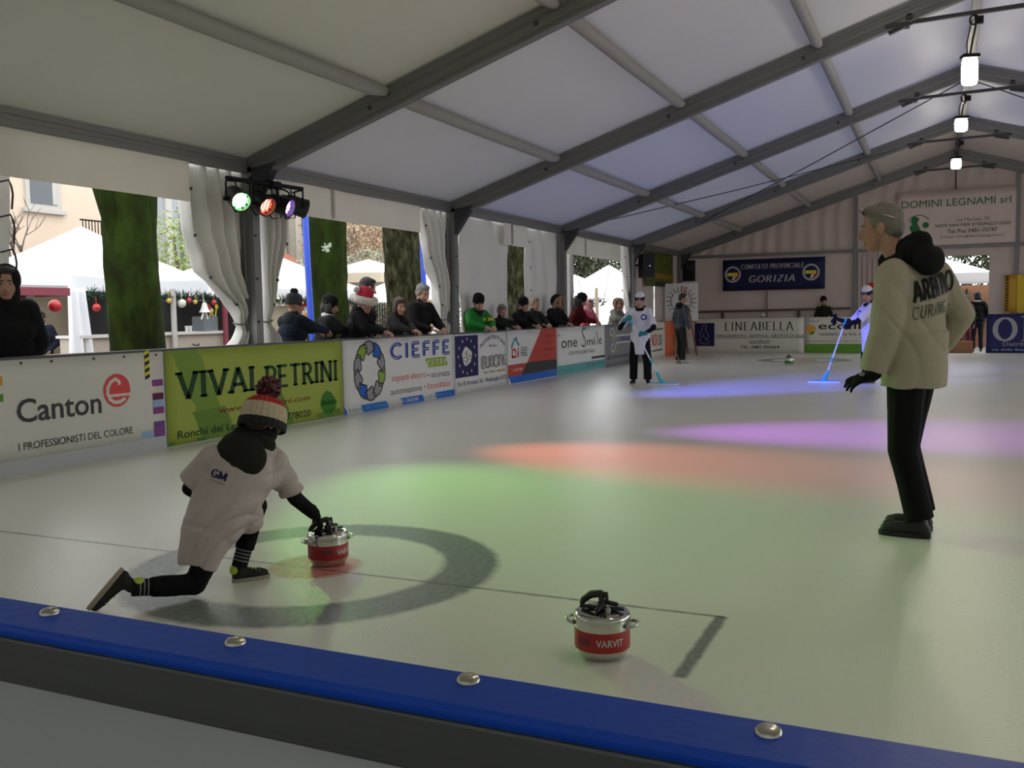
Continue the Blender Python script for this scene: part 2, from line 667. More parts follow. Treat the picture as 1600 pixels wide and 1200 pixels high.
# floor of ice, marks painted under the surface
def ice_material():
    m = bpy.data.materials.new('ice')
    m.use_nodes = True
    nt = m.node_tree
    N, Lk = nt.nodes, nt.links
    b = N['Principled BSDF']
    tc = N.new('ShaderNodeTexCoord')
    sep = N.new('ShaderNodeSeparateXYZ')
    Lk.new(tc.outputs['Object'], sep.inputs[0])

    def math_(op, a, c=None, clamp=False):
        n = N.new('ShaderNodeMath')
        n.operation = op
        n.use_clamp = clamp
        for i, v in enumerate((a, c)):
            if v is None:
                continue
            if isinstance(v, (int, float)):
                n.inputs[i].default_value = v
            else:
                Lk.new(v, n.inputs[i])
        return n.outputs[0]

    wob = N.new('ShaderNodeTexNoise')
    wob.inputs['Scale'].default_value = 14
    wob.inputs['Detail'].default_value = 4
    Lk.new(tc.outputs['Object'], wob.inputs['Vector'])
    wv = math_('MULTIPLY', math_('SUBTRACT', wob.outputs['Fac'], 0.5), 0.05)

    def dist(cx, cy):
        dx = math_('SUBTRACT', sep.outputs[0], cx)
        dy = math_('SUBTRACT', sep.outputs[1], cy)
        d = math_('SQRT', math_('ADD', math_('MULTIPLY', dx, dx), math_('MULTIPLY', dy, dy)))
        return math_('ADD', d, wv)

    def below(d, r, soft):          # 1 inside r
        return math_('DIVIDE', math_('SUBTRACT', r + soft / 2, d), soft, True)

    def seg(axis, c, half, lo, hi, soft=0.02):
        a = sep.outputs[axis]
        o = sep.outputs[1 - axis]
        d = math_('ADD', math_('ABSOLUTE', math_('SUBTRACT', a, c)), math_('MULTIPLY', wv, 0.4))
        k = below(d, half, soft)
        k = math_('MULTIPLY', k, below(o, hi, soft))
        return math_('MULTIPLY', k, math_('SUBTRACT', 1.0, below(o, lo, soft)))

    col = N.new('ShaderNodeTexNoise')
    col.inputs['Scale'].default_value = 0.5
    col.inputs['Detail'].default_value = 2
    Lk.new(tc.outputs['Object'], col.inputs['Vector'])
    ramp = N.new('ShaderNodeValToRGB')
    ramp.color_ramp.elements[0].color = (0.765, 0.77, 0.69, 1)
    ramp.color_ramp.elements[1].color = (0.79, 0.79, 0.72, 1)
    ramp.color_ramp.elements[0].position = 0.0
    ramp.color_ramp.elements[1].position = 1.0
    Lk.new(col.outputs['Fac'], ramp.inputs[0])
    cur = ramp.outputs[0]
    mot = N.new('ShaderNodeTexNoise')
    mot.inputs['Scale'].default_value = 30
    mot.inputs['Detail'].default_value = 3
    Lk.new(tc.outputs['Object'], mot.inputs['Vector'])
    mk = math_('ADD', 0.62, math_('MULTIPLY', mot.outputs['Fac'], 0.36))

    def paint(cur, mask, color, k=1.0):
        mx = N.new('ShaderNodeMix')
        mx.data_type = 'RGBA'
        Lk.new(math_('MULTIPLY', math_('MULTIPLY', mask, mk), k), mx.inputs['Factor'])
        Lk.new(cur, mx.inputs['A'])
        mx.inputs['B'].default_value = (*color, 1)
        return mx.outputs['Result']

    for cx, cy, r1, r0, rr, k in ((-2.93, 3.91, 0.955, 0.675, 0.235, 1.0), (-3.05, 24.4, 1.15, 0.78, 0.36, 0.75)):
        d = dist(cx, cy)
        ring = math_('MULTIPLY', below(d, r1, 0.05), math_('SUBTRACT', 1.0, below(d, r0, 0.05)))
        cur = paint(cur, ring, (0.075, 0.105, 0.115), k)
        cur = paint(cur, below(d, rr, 0.06), (0.52, 0.07, 0.06), k)
    for ax, c, half, lo, hi in ((1, 3.872, 0.010, -7.0, -0.80), (0, -0.812, 0.026, 3.16, 3.88), (1, 24.4, 0.02, -6.8, 1.0)):
        cur = paint(cur, seg(ax, c, half, lo, hi), (0.05, 0.06, 0.06), 0.95)
    Lk.new(cur, b.inputs['Base Color'])
    b.inputs['Specular IOR Level'].default_value = 0.55
    b.inputs['Roughness'].default_value = 0.24
    bn = N.new('ShaderNodeTexNoise')
    bn.inputs['Scale'].default_value = 110
    bn.inputs['Detail'].default_value = 4
    Lk.new(tc.outputs['Object'], bn.inputs['Vector'])
    bp = N.new('ShaderNodeBump')
    bp.inputs['Strength'].default_value = 0.22
    bp.inputs['Distance'].default_value = 0.01
    Lk.new(bn.outputs['Fac'], bp.inputs['Height'])
    Lk.new(bp.outputs['Normal'], b.inputs['Normal'])
    return m


struct(build('floor', MB().box((0.45, 14.55, -0.03), (15.0, 27.9, 0.06)), ice_material()))
# level ground around the tent
struct(build('ground', MB().box((-20, 20, -0.11), (120, 140, 0.08)), M('paving', (0.16, 0.15, 0.14), 0.8, var=0.25, vscale=1.5, bump=0.3, bscale=14)))

# roof fabric
mb = MB()
for k in range(-3, 4):
    y0 = 8.8 + 5 * k
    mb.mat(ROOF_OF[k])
    for xa, xb in ((EX - 0.05, RX), (RX, REX + 0.05)):
        def fn(u, v, xa=xa, xb=xb, y0=y0, k=k):
            x = xa + (xb - xa) * u
            y = y0 + (5 if k < 3 else 5.16) * v
            sag = 0.05 * math.sin(PI * v) * abs(math.sin(PI * u * 4)) - 0.04 * (1 - math.sin(PI * v)) * 0
            return (x, y, roof_z(x) - sag * 0.7 + 0.012 * mnoise.noise(Vector((x * 0.9, y * 0.9, 2))))
        mb.grid(24, 12, fn)
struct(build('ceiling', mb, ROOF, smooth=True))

# rafters, one bent beam per frame
RAFT = [(-0.06, 0), (0.06, 0), (0.06, -0.05), (0.048, -0.06), (0.048, -0.10), (0.06, -0.11), (0.06, -0.17), (0.048, -0.18), (0.048, -0.21), (0.06, -0.22), (0.06, -0.25),
        (-0.06, -0.25), (-0.06, -0.22), (-0.048, -0.21), (-0.048, -0.18), (-0.06, -0.17), (-0.06, -0.11), (-0.048, -0.10), (-0.048, -0.06), (-0.06, -0.05)]
ORD = ['behind the camera', 'overhead at the camera', 'just out of the picture', 'at the stage lights', 'beside the green jacket',
       'at the far end of the white curtains', 'beside the black loudspeaker', 'against the far gable wall']
for i, y in enumerate(BAYS):
    if y < 3:
        continue
    t = thing('tent_rafter', 'grey aluminium rafter pair rising from the post %s' % ORD[i], 'roof beam', (RX, y, RZ), 'tent rafters')
    yy = y - (0.0 if i < 7 else 0.06)
    for sx, x0 in ((1, EX), (-1, REX)):
        p = Vector((x0, yy, roof_z(x0) - 0.02))
        q = Vector((RX, yy, RZ - 0.02))
        up = Vector((-SL * sx, 0, 1)).normalized()
        build('beam', MB().profile(p, q, RAFT, up=up), ALU, t)
        for xr in ((-5.62, -3.66, -1.75) if sx > 0 else (2.6, 4.5, 6.5)):
            c = Vector((xr, yy - 0.062, roof_z(xr) - 0.16))
            build('fixing', MB().cyl(c, c + Vector((0, 0.02, 0)), 0.028, n=10), ALU_D, t)
    # tie rod under the ridge with its two brackets
    zt = 5.09
    xl, xr = RX - 0.93, RX + 0.80
    if i == len(BAYS) - 1:
        xl, xr = RX - 0.9, RX + 0.75
    tie = build('tie_rod', MB().bar((xl, yy, zt - 0.03), (xr, yy, zt), 0.05, 0.05), ALU_D, t)
    for x, s in ((xl, 1), (xr, -1)):
        zr = roof_z(x) - 0.26
        b = MB().bar((x - 0.16 * s, yy, roof_z(x - 0.16 * s) - 0.30), (x + 0.14 * s, yy, zt - 0.02), 0.07, 0.07)
        b.box((x - 0.05 * s, yy, zr - 0.02), (0.30, 0.15, 0.06))
        b.cyl((x + 0.1 * s, yy - 0.06, roof_z(x + .1 * s) - 0.22), (x + 0.1 * s, yy + 0.06, roof_z(x + .1 * s) - 0.22), 0.05, n=10)
        build('bracket', b, ALU_D, t, bevel=0.005)

# purlins between the rafters
PX = [-5.43, -3.46, -1.55]
ROWS = ['lowest', 'middle', 'upper']
BAYN = {2: 'nearest', 3: 'second nearest', 4: 'third nearest', 5: 'fourth', 6: 'farthest'}
for i in range(2, 7):
    y0, y1 = BAYS[i] + 0.06, BAYS[i + 1] - (0.06 if i < 6 else 0.12)
    for j, x in enumerate(PX + [2 * RX - q for q in PX]):
        z = roof_z(x) - 0.085
        m_ = MB().tube([(x, y0, z + 0.02), (x, y0 + 0.25, z), (x, (y0 + y1) / 2, z - 0.01), (x, y1 - 0.25, z), (x, y1, z + 0.02)], [0.055, 0.075, 0.075, 0.075, 0.055], n=12)
        side = 'left' if j < 3 else 'right'
        o = build('roof_purlin', m_, SLEEVE, None, (x, (y0 + y1) / 2, z), smooth=True)
        tag(o, '%s pale roof purlin on the %s slope in the %s bay' % (ROWS[j % 3], side, BAYN[i]), 'roof purlin', 'roof purlins')
    o = build('ridge_purlin', MB().bar((RX, y0, RZ - 0.10), (RX, y1, RZ - 0.10), 0.12, 0.14), ALU, None, (RX, (y0 + y1) / 2, RZ - 0.1))
    tag(o, 'grey ridge beam above the hanging lamps in the %s bay' % BAYN[i], 'roof beam', 'ridge beams')

# eave beams
for i in range(2, 7):
    for sx, x in ((1, EX), (-1, REX)):
        y0, y1 = BAYS[i] + 0.07, BAYS[i + 1] - 0.07
        prof = [(-0.05, -0.085), (0.05, -0.085), (0.05, -0.03), (0.04, -0.025), (0.04, 0.02), (0.05, 0.025), (0.05, 0.08), (-0.05, 0.08)]
        o = build('eave_beam', MB().profile((x, y0, EZ - 0.09), (x, y1, EZ - 0.09), prof), ALU, None, (x, (y0 + y1) / 2, EZ))
        tag(o, 'grey eave beam along the %s side of the %s bay' % ('left' if sx > 0 else 'right', BAYN[i]), 'eave beam', 'eave beams')

# posts
PROF = [(-0.06, -0.10), (0.06, -0.10), (0.06, -0.04), (0.05, -0.03), (0.05, 0.03), (0.06, 0.04), (0.06, 0.10), (-0.06, 0.10), (-0.06, 0.04), (-0.05, 0.03), (-0.05, -0.03), (-0.06, -0.04)]
for i in range(2, 8):
    for sx, x in ((1, EX), (-1, REX)):
        y = BAYS[i] - (0.06 if i == 7 else 0)
        t = thing('tent_post', 'grey aluminium tent post on the %s side %s' % ('left' if sx > 0 else 'right', ORD[i]), 'tent post', (x, y, -0.07), 'tent posts')
        build('shaft', MB().profile((x, y, -0.05), (x, y, EZ - 0.05), PROF, up=(1, 0, 0)), ALU, t)
        build('base_plate', MB().box((x, y, -0.055), (0.3, 0.3, 0.03)), ALU_D, t)
        g = MB().slab([(x + 0.10 * sx, y - 0.062, EZ - 0.13), (x + 0.45 * sx, y - 0.062, EZ - 0.08), (x + 0.10 * sx, y - 0.062, EZ - 0.55)], (0, 0.124, 0))
        build('gusset', g, ALU_D, t)
        for z in (1.25, 1.75, 2.25, 2.7):
            bl = MB().cyl((x + 0.10 * sx, y - 0.03, z), (x + 0.118 * sx, y - 0.03, z), 0.014, n=8)
            build('bolt', bl, ALU_D, t)

# bracing cables under the roof
for n, a, b in (('lower', (-7.2, 19.3, 3.13), (-0.9, 23.7, 4.93)), ('upper', (-5.5, 23.7, 3.5), (0.35, 18.9, 5.3))):
    a, b = Vector(a), Vector(b)
    cb = MB().tube([a, (a + b) / 2 - Vector((0, 0, 0.03)), b], 0.011, n=6)
    d = (b - a).normalized()
    o = tag(build('bracing_cable', cb, ALU_D, None, a), '%s of the two thin dark wires crossing under the left roof slope' % n, 'cable', 'bracing cables')
    build('turnbuckle', MB().cyl(a + d * 0.5, a + d * 0.72, 0.02, n=8), ALU_D, o)
a, b = Vector((6.4, 23.7, 3.5)), Vector((0.5, 18.9, 5.3))
tag(build('bracing_cable', MB().tube([a, b], 0.011, n=6), ALU_D, None, a), 'thin dark wire running down the right roof slope from the ridge', 'cable', 'bracing cables')

# far gable wall: pleated fabric above the beam, smoother sheets below
GY = 28.86
mb = MB()
def gtop(u, v):
    x = EX + (REX - EX) * u
    z = 2.93 + (roof_z(x) - 2.93) * v
    amp = 0.035 * (0.4 + 0.6 * abs(math.sin(x * 1.7)))
    return (x, GY + 0.03 + amp * math.sin(x * 15 + 1.5 * math.sin(z * 2) + v * x * 0.8), z)
mb.grid(260, 10, gtop)
def glow(x0, x1):
    def f(u, v):
        x = x0 + (x1 - x0) * u
        return (x, GY + 0.03 + 0.012 * math.sin(x * 5 + v * 2) + 0.02 * mnoise.noise(Vector((x * 1.3, v * 3, 4))), -0.04 + 2.97 * v)
    return f
mb.grid(60, 12, glow(EX, -2.19))
mb.grid(40, 12, glow(1.27, 8.22))
def gfold(u, v):
    x = -2.19 + 0.75 * u
    return (x, GY + 0.03 + 0.05 * math.sin(u * 34 + v), -0.04 + 2.97 * v)
mb.grid(60, 8, gfold)
def gdrop(u, v):
    x = -1.44 + 2.71 * u
    return (x, GY + 0.03 + 0.015 * math.sin(x * 6), 2.68 + 0.25 * v)
mb.grid(30, 4, gdrop)
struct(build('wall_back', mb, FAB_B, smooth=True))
gb = MB().box((RX, GY - 0.03, 2.93), (15.4, 0.10, 0.09))
tag(build('gable_beam', gb, ALU, None, (RX, GY - 0.03, 2.93)), 'grey horizontal beam across the far gable wall', 'beam')
for x, z1, w_ in ((-2.18, roof_z(-2.18) - 0.3, 'left of'), (1.93, roof_z(1.93) - 0.3, 'right of')):
    o = build('gable_mullion', MB().box((x, GY - 0.04, z1 / 2), (0.11, 0.1, z1)), ALU, None, (x, GY - 0.04, 0))
    tag(o, 'grey upright post on the far gable wall %s the white banner' % w_, 'tent post', 'gable uprights')
o = build('gable_rod', MB().cyl((0.05 + 0.35, GY - 0.05, 4.5), (0.05 + 0.35, GY - 0.05, 5.4), 0.018, n=8), ALU_D, None, (0.4, GY - 0.05, 4.5))
tag(o, 'thin dark rod above the white banner under the ridge', 'rod')
o = build('crowd_rail', MB().bar((-6.9, 28.80, 1.24), (-2.3, 28.80, 1.28), 0.05, 0.07).box((-6.0, 28.80, 0.6), (0.09, 0.06, 1.30)).box((-3.75, 28.80, 0.6), (0.09, 0.06, 1.30)), M('rail_wood', (0.10, 0.06, 0.045), 0.7, var=0.2, vscale=8), None, (-4.6, 28.80, 0))
tag(o, 'brown wooden rail behind the far white boards', 'rail')
o = build('seam_batten', MB().box((-4.68, 28.83, 1.5), (0.05, 0.03, 0.9)), M('batten', (0.22, 0.17, 0.15), 0.7), None, (-4.68, 28.83, 1.05))
tag(o, 'narrow seam strip on the far wall below the blue banner', 'batten')

# closed side sheet in the last bay, and the right side
mb = MB()
mb.grid(30, 10, lambda u, v: (EX - 0.02 + 0.015 * math.sin(u * 20), 23.9 + 2.1 * u, -0.05 + 3.1 * v))
mb.grid(30, 10, lambda u, v: (EX - 0.02 + 0.015 * math.sin(u * 17 + 1), 26.06 + 2.7 * u, -0.05 + 3.1 * v))
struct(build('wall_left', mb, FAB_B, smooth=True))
mb = MB()
mb.grid(90, 3, lambda u, v: (REX + 0.22 + 0.02 * math.sin(u * 120), 3.8 + 25.0 * u, 2.55 + 0.5 * v))
for k in range(5):
    mb.grid(14, 8, lambda u, v, k=k: (REX + 0.22 + 0.04 * math.sin(u * 26), 3.9 + 5 * k + 0.9 * u, -0.05 + 2.7 * v))
struct(build('wall_right', mb, FAB, smooth=True))
# the near end of the tent, behind the camera
mb = MB()
mb.grid(60, 10, lambda u, v: (EX - 0.1 + (REX - EX + 0.2) * u, -6.25 + 0.03 * math.sin(u * 90), -0.05 + (roof_z(EX - 0.1 + (REX - EX + 0.2) * u) + 0.04) * v))
for x_ in (EX, REX):
    mb.grid(30, 6, lambda u, v, x_=x_: (x_ + 0.03 * math.sin(u * 40), -6.2 + 9.8 * u, -0.05 + 3.15 * v))
struct(build('wall_front', mb, M('front_fabric', (0.62, 0.59, 0.53), 0.75, var=0.10, vscale=1.6, trans=(0.15, 0.155, 0.155)), smooth=True))

# valances and gathered curtains on the left side
def valance(y0, y1, zb, where):
    mb = MB().grid(40, 6, lambda u, v: (EX + 0.02 + 0.012 * math.sin(u * 9) + 0.01 * mnoise.noise(Vector((u * 6, v * 2, y0))), y0 + (y1 - y0) * u, zb + (3.0 - zb) * v))
    o = build('valance', mb, FAB, None, (EX, (y0 + y1) / 2, zb), smooth=True)
    tag(o, 'cream fabric strip under the eave %s' % where, 'valance', 'valances on the left side')
    y = y0 + (y1 - y0) * 0.33
    build('seam', MB().box((EX + 0.045, y, (zb + 3) / 2), (0.006, 0.05, 3.0 - zb - 0.05)), M('seam_cloth', (0.42, 0.39, 0.33), 0.8), o)
    return o


valance(3.9, 7.82, 2.55, 'above the mossy tree and the white paint shop sign')
valance(9.3, 12.75, 2.57, 'above the blue poles and the bobble hat')
valance(15.85, 16.9, 2.57, 'above the narrow gap between two curtains')
valance(18.95, 22.85, 2.56, 'above the far white gazebos')


def lerp_prof(prof, z):
    for (z0, a0), (z1, a1) in zip(prof, prof[1:]):
        if z0 >= z >= z1:
            t = (z0 - z) / (z0 - z1)
            t = t * t * (3 - 2 * t)
            return a0 + (a1 - a0) * t
    return prof[-1][1]


CX = EX - 0.16


def curtain(left, right, folds, label, tie=None, zb=0.0, mat=None, curl=0.0):
    """left / right: (z, y) outlines of the two edges"""
    left = [(z, y * 1.021) for z, y in left]
    right = [(z, y * 1.021) for z, y in right]
    def fn(u, v):
        z = 3.02 + (zb - 3.02) * v
        a, b = lerp_prof(left, z), lerp_prof(right, z)
        w = abs(b - a)
        amp = min(0.085, 0.11 / max(0.5, w) * 0.6)
        y = a + (b - a) * u
        x = CX + 0.06 + amp * math.sin(folds * 2 * PI * (u + 0.10 * mnoise.noise(Vector((u * 3, z * 0.8, a * 3)))) + 0.8 * math.sin(2.2 * z)) + 0.02 * mnoise.noise(Vector((u * 4, z * 2, a)))
        if tie and abs(z - tie) < 0.12:
            x = CX + 0.07 + (x - CX - 0.07) * (0.45 + 4.5 * abs(z - tie))
        if curl:
            x += curl * max(0, 1 - u * 3) * math.sin(PI * min(1, v * 1.6))
        return (x, y, z)
    o = build('curtain', MB().grid(70, 40, fn), mat or FAB_W, None, (EX, (left[0][1] + right[0][1]) / 2, zb), smooth=True)
    so = o.modifiers.new('thick', 'SOLIDIFY')
    so.thickness = 0.006
    tag(o, label, 'curtain', 'tent curtains')
    if tie:
        a, b = lerp_prof(left, tie), lerp_prof(right, tie)
        c = (a + b) / 2
        w = abs(b - a) / 2 + 0.03
        tb = MB().tube([(CX + 0.07 + 0.075 * math.cos(q), c + w * math.sin(q), tie + 0.012 * math.sin(2 * q)) for q in [2 * PI * k / 20 for k in range(20)]], 0.011, n=6, closed=True)
        build('tie_band', tb, M('tie_cord', (0.17, 0.16, 0.14), 0.8), o)
    for z in (2.7, 2.2, 1.75, 1.45):
        a = lerp_prof(left if folds % 2 else right, z)
        a = a + (0.05 if folds % 2 else -0.05)
        build('eyelet', MB().cyl((CX + 0.14, a, z), (CX + 0.156, a, z), 0.018, n=8), ALU_D, o)
    return o


curtain([(3.02, 7.66), (2.3, 7.68), (1.9, 7.82), (1.3, 8.42), (1.15, 8.45), (0.9, 8.28), (0, 8.2)], [(3.02, 8.75), (2, 8.74), (1.23, 8.72), (0, 8.75)], 5,
        'cream curtain tied back left of the stage lights', 1.23)
curtain([(3.02, 8.90), (1.23, 8.92), (0, 8.90)], [(3.02, 9.50), (2.4, 9.40), (1.7, 9.15), (1.23, 9.00), (1.0, 9.15), (0, 9.2)], 4,
        'narrow cream curtain tied back just right of the post under the stage lights', 1.25)
curtain([(3.02, 12.6), (2.4, 12.75), (1.6, 13.1), (1.22, 13.25), (0.95, 13.0), (0, 12.95)], [(3.02, 13.62), (2, 13.68), (1.22, 13.6), (0.9, 13.68), (0, 13.7)], 5,
        'white tied curtain beside the grey haired man in the dark coat', 1.22)
curtain([(3.02, 13.98), (0, 13.98)], [(3.02, 15.95), (2.5, 15.95), (0, 15.75)], 2, 'wide flat white curtain behind the green jacket')
curtain([(3.02, 16.65), (2.5, 16.75), (0, 16.72)], [(3.02, 18.66), (0, 18.62)], 3, 'wide white curtain behind the people in dark hats')
curtain([(3.02, 18.92), (0, 18.95)], [(3.02, 19.25), (2.2, 19.2), (0, 19.1)], 2, 'thin strip of curtain at the left edge of the far gazebo opening')
curtain([(3.02, 22.75), (2.0, 22.95), (1.2, 23.25), (0, 23.3)], [(3.02, 23.66), (0, 23.68)], 3, 'white curtain behind the boy with the broom in the white shirt')
# laced edge of the curtain at the left border
def edge(u, v):
    z = 3.02 - 3.02 * v
    return (CX + 0.05 + 0.04 * math.sin(u * 12), 4.4 + (1.36 + 0.03 * math.sin(z * 3)) * u, z)
o = tag(build('curtain', MB().grid(30, 20, edge), FAB_W, None, (EX, 5.0, 0), smooth=True), 'cream curtain edge with dark lacing loops at the left border', 'curtain', 'tent curtains')
for z in (2.80, 2.50, 2.2, 1.9, 1.62):
    build('lacing_loop', MB().tube([(CX + 0.08, 5.62, z), (CX + 0.12, 5.71, z + 0.03), (CX + 0.11, 5.74, z - 0.02), (CX + 0.11, 5.75, z - 0.09), (CX + 0.10, 5.74, z - 0.22)], 0.009, n=6), ALU_D, o)

# ---------------------------------------------------------------- rink boards
WHITE_PE = M('board_plastic', (0.55, 0.56, 0.55), 0.35, var=0.06, vscale=3)
DARK_RAIL = M('board_rail', (0.05, 0.055, 0.06), 0.5)
BLUE_PE = M('blue_plastic', (0.008, 0.075, 0.55), 0.42, var=0.10, vscale=5, bump=0.04, bscale=60, spec=0.2)
BX = -7.05
SEG = [(0.72, 4.1, 'next to the near left corner, out of the picture'), (4.1, 7.05, 'carrying the white paint shop sign'), (7.05, 10.13, 'carrying the green nursery sign'),
       (10.13, 13.22, 'carrying the sign with the ring logo'), (13.22, 15.26, 'carrying the pizzeria sign'), (15.26, 17.66, 'carrying the red and white sign'),
       (17.66, 20.72, 'carrying the dental sign'), (20.72, 23.75, 'carrying the grey wrench sign'), (23.75, 26.0, 'carrying the white and green framed sign'), (26.0, 28.3, 'carrying the orange sign by the corner')]


def board(p, q, label, nrm):
    """p, q: ends of the inner face at floor level; nrm points away from the ice"""
    p, q, n = Vector(p), Vector(q), Vector(nrm)
    t = thing('rink_board', label, 'rink board', (p + q) / 2, 'rink boards')
    d = (q - p).normalized() * 0.004
    build('panel', MB().slab([p + d, q - d, q - d + LZ * 0.97, p + d + LZ * 0.97], n * 0.045), WHITE_PE, t)
    build('top_rail', MB().slab([p + d + LZ * 0.972 - n * 0.004, q - d + LZ * 0.972 - n * 0.004, q - d + LZ * 1.0 - n * 0.004, p + d + LZ * 1.0 - n * 0.004], n * 0.085), DARK_RAIL, t, bevel=0.006)
    build('kick_strip', MB().slab([p + d - n * 0.003, q - d - n * 0.003, q - d - n * 0.003 + LZ * 0.13, p + d - n * 0.003 + LZ * 0.13], n * 0.003), M('kick_strip', (0.40, 0.41, 0.42), 0.4, var=0.1, vscale=4), t)
    fr = MB()
    L = (q - p).length
    for k in range(3):
        c = p + (q - p) * ((k + 0.5) / 3) + n * 0.065
        fr.bar(c, c + LZ * 0.96, 0.04, 0.04, up=n)
    build('back_frame', fr, ALU, t)
    return t


for a, b, s in SEG:
    board((BX, a, 0), (BX, b, 0), 'white rink board %s' % s, (-1, 0, 0))
FY = 28.40
board((-7.04, FY, 0), (-3.53, FY, 0), 'white rink board at the far end carrying the slimming salon sign', (0, 1, 0))
board((-3.52, FY, 0), (-1.2, FY, 0), 'white rink board at the far end carrying the eco clothing sign', (0, 1, 0))
board((1.2, FY, 0), (4.6, FY, 0), 'white rink board at the far end right of the doorway', (0, 1, 0))

# near board, under the camera
NY0, NY1 = 0.600, 0.668
t = thing('rink_board', 'near rink board with bolted blue top rail, in front of everything', 'rink board', (0, 0.63, 0), 'rink boards')
build('top_rail', MB().box((0, (NY0 + NY1) / 2, 0.9935), (6.4, NY1 - NY0, 0.013)), BLUE_PE, t, bevel=0.005)['label'] = 'blue plastic top rail'
build('channel', MB().box((0, 0.634, 0.963), (6.4, 0.060, 0.046)), M('channel_steel', (0.10, 0.105, 0.105), 0.42, 0.1, var=0.25, vscale=3, stretch=(0.3, 8, 30)), t, bevel=0.003)['label'] = 'grey metal channel'
build('panel', MB().box((0, 0.64, 0.47), (6.4, 0.024, 0.94)), WHITE_PE, t)
for k in range(-6, 9):
    x = -0.812 + 0.2365 * k
    bm_ = MB().lathe([(0.0098, 0), (0.0095, 0.0018), (0.0075, 0.0042), (0.004, 0.0052), (0.0, 0.0054)], (x, 0.645 + 0.002 * (k % 3), 1.0), n=20)
    bm_.lathe([(0.0026, 0.0050), (0.0024, 0.0060), (0.0, 0.0061)], (x, 0.645 + 0.002 * (k % 3), 1.0), n=8)
    build('bolt', bm_, M('bolt_steel', (0.55, 0.52, 0.45), 0.3, 1.0), t, smooth=True)
# ---------------------------------------------------------------- signs on the boards
def ink(n, c, r=0.5):
    return M('print_' + n, c, r, spec=0.15)


I_WHITE = ink('white', (0.62, 0.62, 0.60))
I_CREAM = ink('cream', (0.60, 0.58, 0.52))
I_BLACK = ink('black', (0.012, 0.012, 0.013))
I_GREY = ink('charcoal', (0.05, 0.05, 0.055))
I_RED = ink('red', (0.50, 0.035, 0.03))
I_CORAL = ink('coral', (0.62, 0.07, 0.075))
I_BLUE = ink('blue', (0.02, 0.12, 0.50))
I_DBLUE = ink('deep_blue', (0.02, 0.05, 0.30))
I_NAVY = ink('navy', (0.016, 0.014, 0.075))
I_GREEN = ink('green', (0.10, 0.26, 0.03))
I_LIME = ink('lime', (0.25, 0.38, 0.06))
I_DGREEN = ink('dark_green', (0.012, 0.045, 0.014))
I_TEAL = ink('teal', (0.10, 0.32, 0.32))
I_ORANGE = ink('orange', (0.60, 0.13, 0.05))
I_AMBER = ink('amber', (0.62, 0.30, 0.04))
I_LBLUE = ink('light_blue', (0.28, 0.40, 0.60))
I_PURPLE = ink('purple', (0.22, 0.05, 0.22))
I_PLUM = ink('plum', (0.10, 0.015, 0.05))
I_BROWN = ink('brown_red', (0.16, 0.02, 0.015))
I_SILVER = ink('silver', (0.27, 0.27, 0.29))
I_YEL = ink('yellow', (0.62, 0.55, 0.03))
I_GOLD = ink('gold', (0.50, 0.33, 0.06))
I_OLIVE = ink('olive', (0.30, 0.36, 0.065))


def side_sign(label, y0, y1, z0, z1, base):
    """a printed sheet fixed to the left boards; sign coordinates are (y, z) in metres"""
    x = BX + 0.006
    mb = MB()
    n = max(4, int((y1 - y0) * 6))
    mb.grid(n, 6, lambda u, v: (x + 0.0015 * math.sin(u * 19 + v * 3), y0 + (y1 - y0) * u, z0 + (z1 - z0) * v))
    o = build('advertising_sign', mb, base, None, (x, (y0 + y1) / 2, z0), smooth=True)
    tag(o, label, 'sign', 'advertising signs on the left boards')
    so = o.modifiers.new('thick', 'SOLIDIFY')
    so.thickness = 0.003
    so.offset = -1
    so.use_even_offset = False
    return Sign(o, LY, LZ, (x, 0, 0), 0.0045)


def far_sign(label, x0, x1, z0, z1, base, y=FY - 0.006, group='advertising signs on the far boards', name='advertising_sign', wob=0.0015, cat='sign'):
    mb = MB()
    n = max(4, int((x1 - x0) * 6))
    mb.grid(n, 6, lambda u, v: (x0 + (x1 - x0) * u, y + wob * math.sin(u * 17 + v * 4), z0 + (z1 - z0) * v))
    o = build(name, mb, base, None, ((x0 + x1) / 2, y, z0), smooth=True)
    tag(o, label, cat, group)
    so = o.modifiers.new('thick', 'SOLIDIFY')
    so.thickness = 0.003
    so.offset = 1
    return Sign(o, LX, LZ, (0, y, 0), 0.006 + wob * 2)


# Canton
s = side_sign('white paint shop sign with a round red logo on the left boards', 4.12, 7.03, 0.132, 0.975, ink('sheet_cream', (0.60, 0.585, 0.53)))
s.txt('Canton', 5.385, 0.437, 0.875, 0.205, I_GREY, bold=0.012)
s.txt('I PROFESSIONISTI DEL COLORE', 5.385, 0.205, 1.23, 0.066, I_GREY)
s.disc(6.45, 0.633, 0.158, 0.156, I_CORAL)
s.line([(6.45 + 0.115 * math.cos(math.radians(t)) * k, 0.628 + 0.115 * math.sin(math.radians(t)) * k) for t, k in
        [(62, 0.55), (75, 0.8), (100, 1), (130, 1), (160, 1), (190, 1), (220, 1), (250, 0.98), (285, 0.95), (320, 1.05)]], 0.035, I_CREAM, 0.002)
s.rect(6.34, 0.575, 6.60, 0.600, I_CREAM, 0.001)
s.rect(4.9, 0.77, 5.27, 0.845, I_AMBER)
s.rect(4.9, 0.636, 5.27, 0.70, I_GREEN)
for k, (z0, z1, m_) in enumerate([(0.635, 0.70, I_PURPLE), (0.500, 0.567, I_PLUM), (0.430, 0.498, I_LBLUE), (0.360, 0.428, I_PURPLE), (0.215, 0.285, ink('violet', (0.14, 0.06, 0.24))), (0.145, 0.213, I_PURPLE), (0.133, 0.143, I_DBLUE)]):
    s.rect(6.885, z0, 7.027, z1, m_)
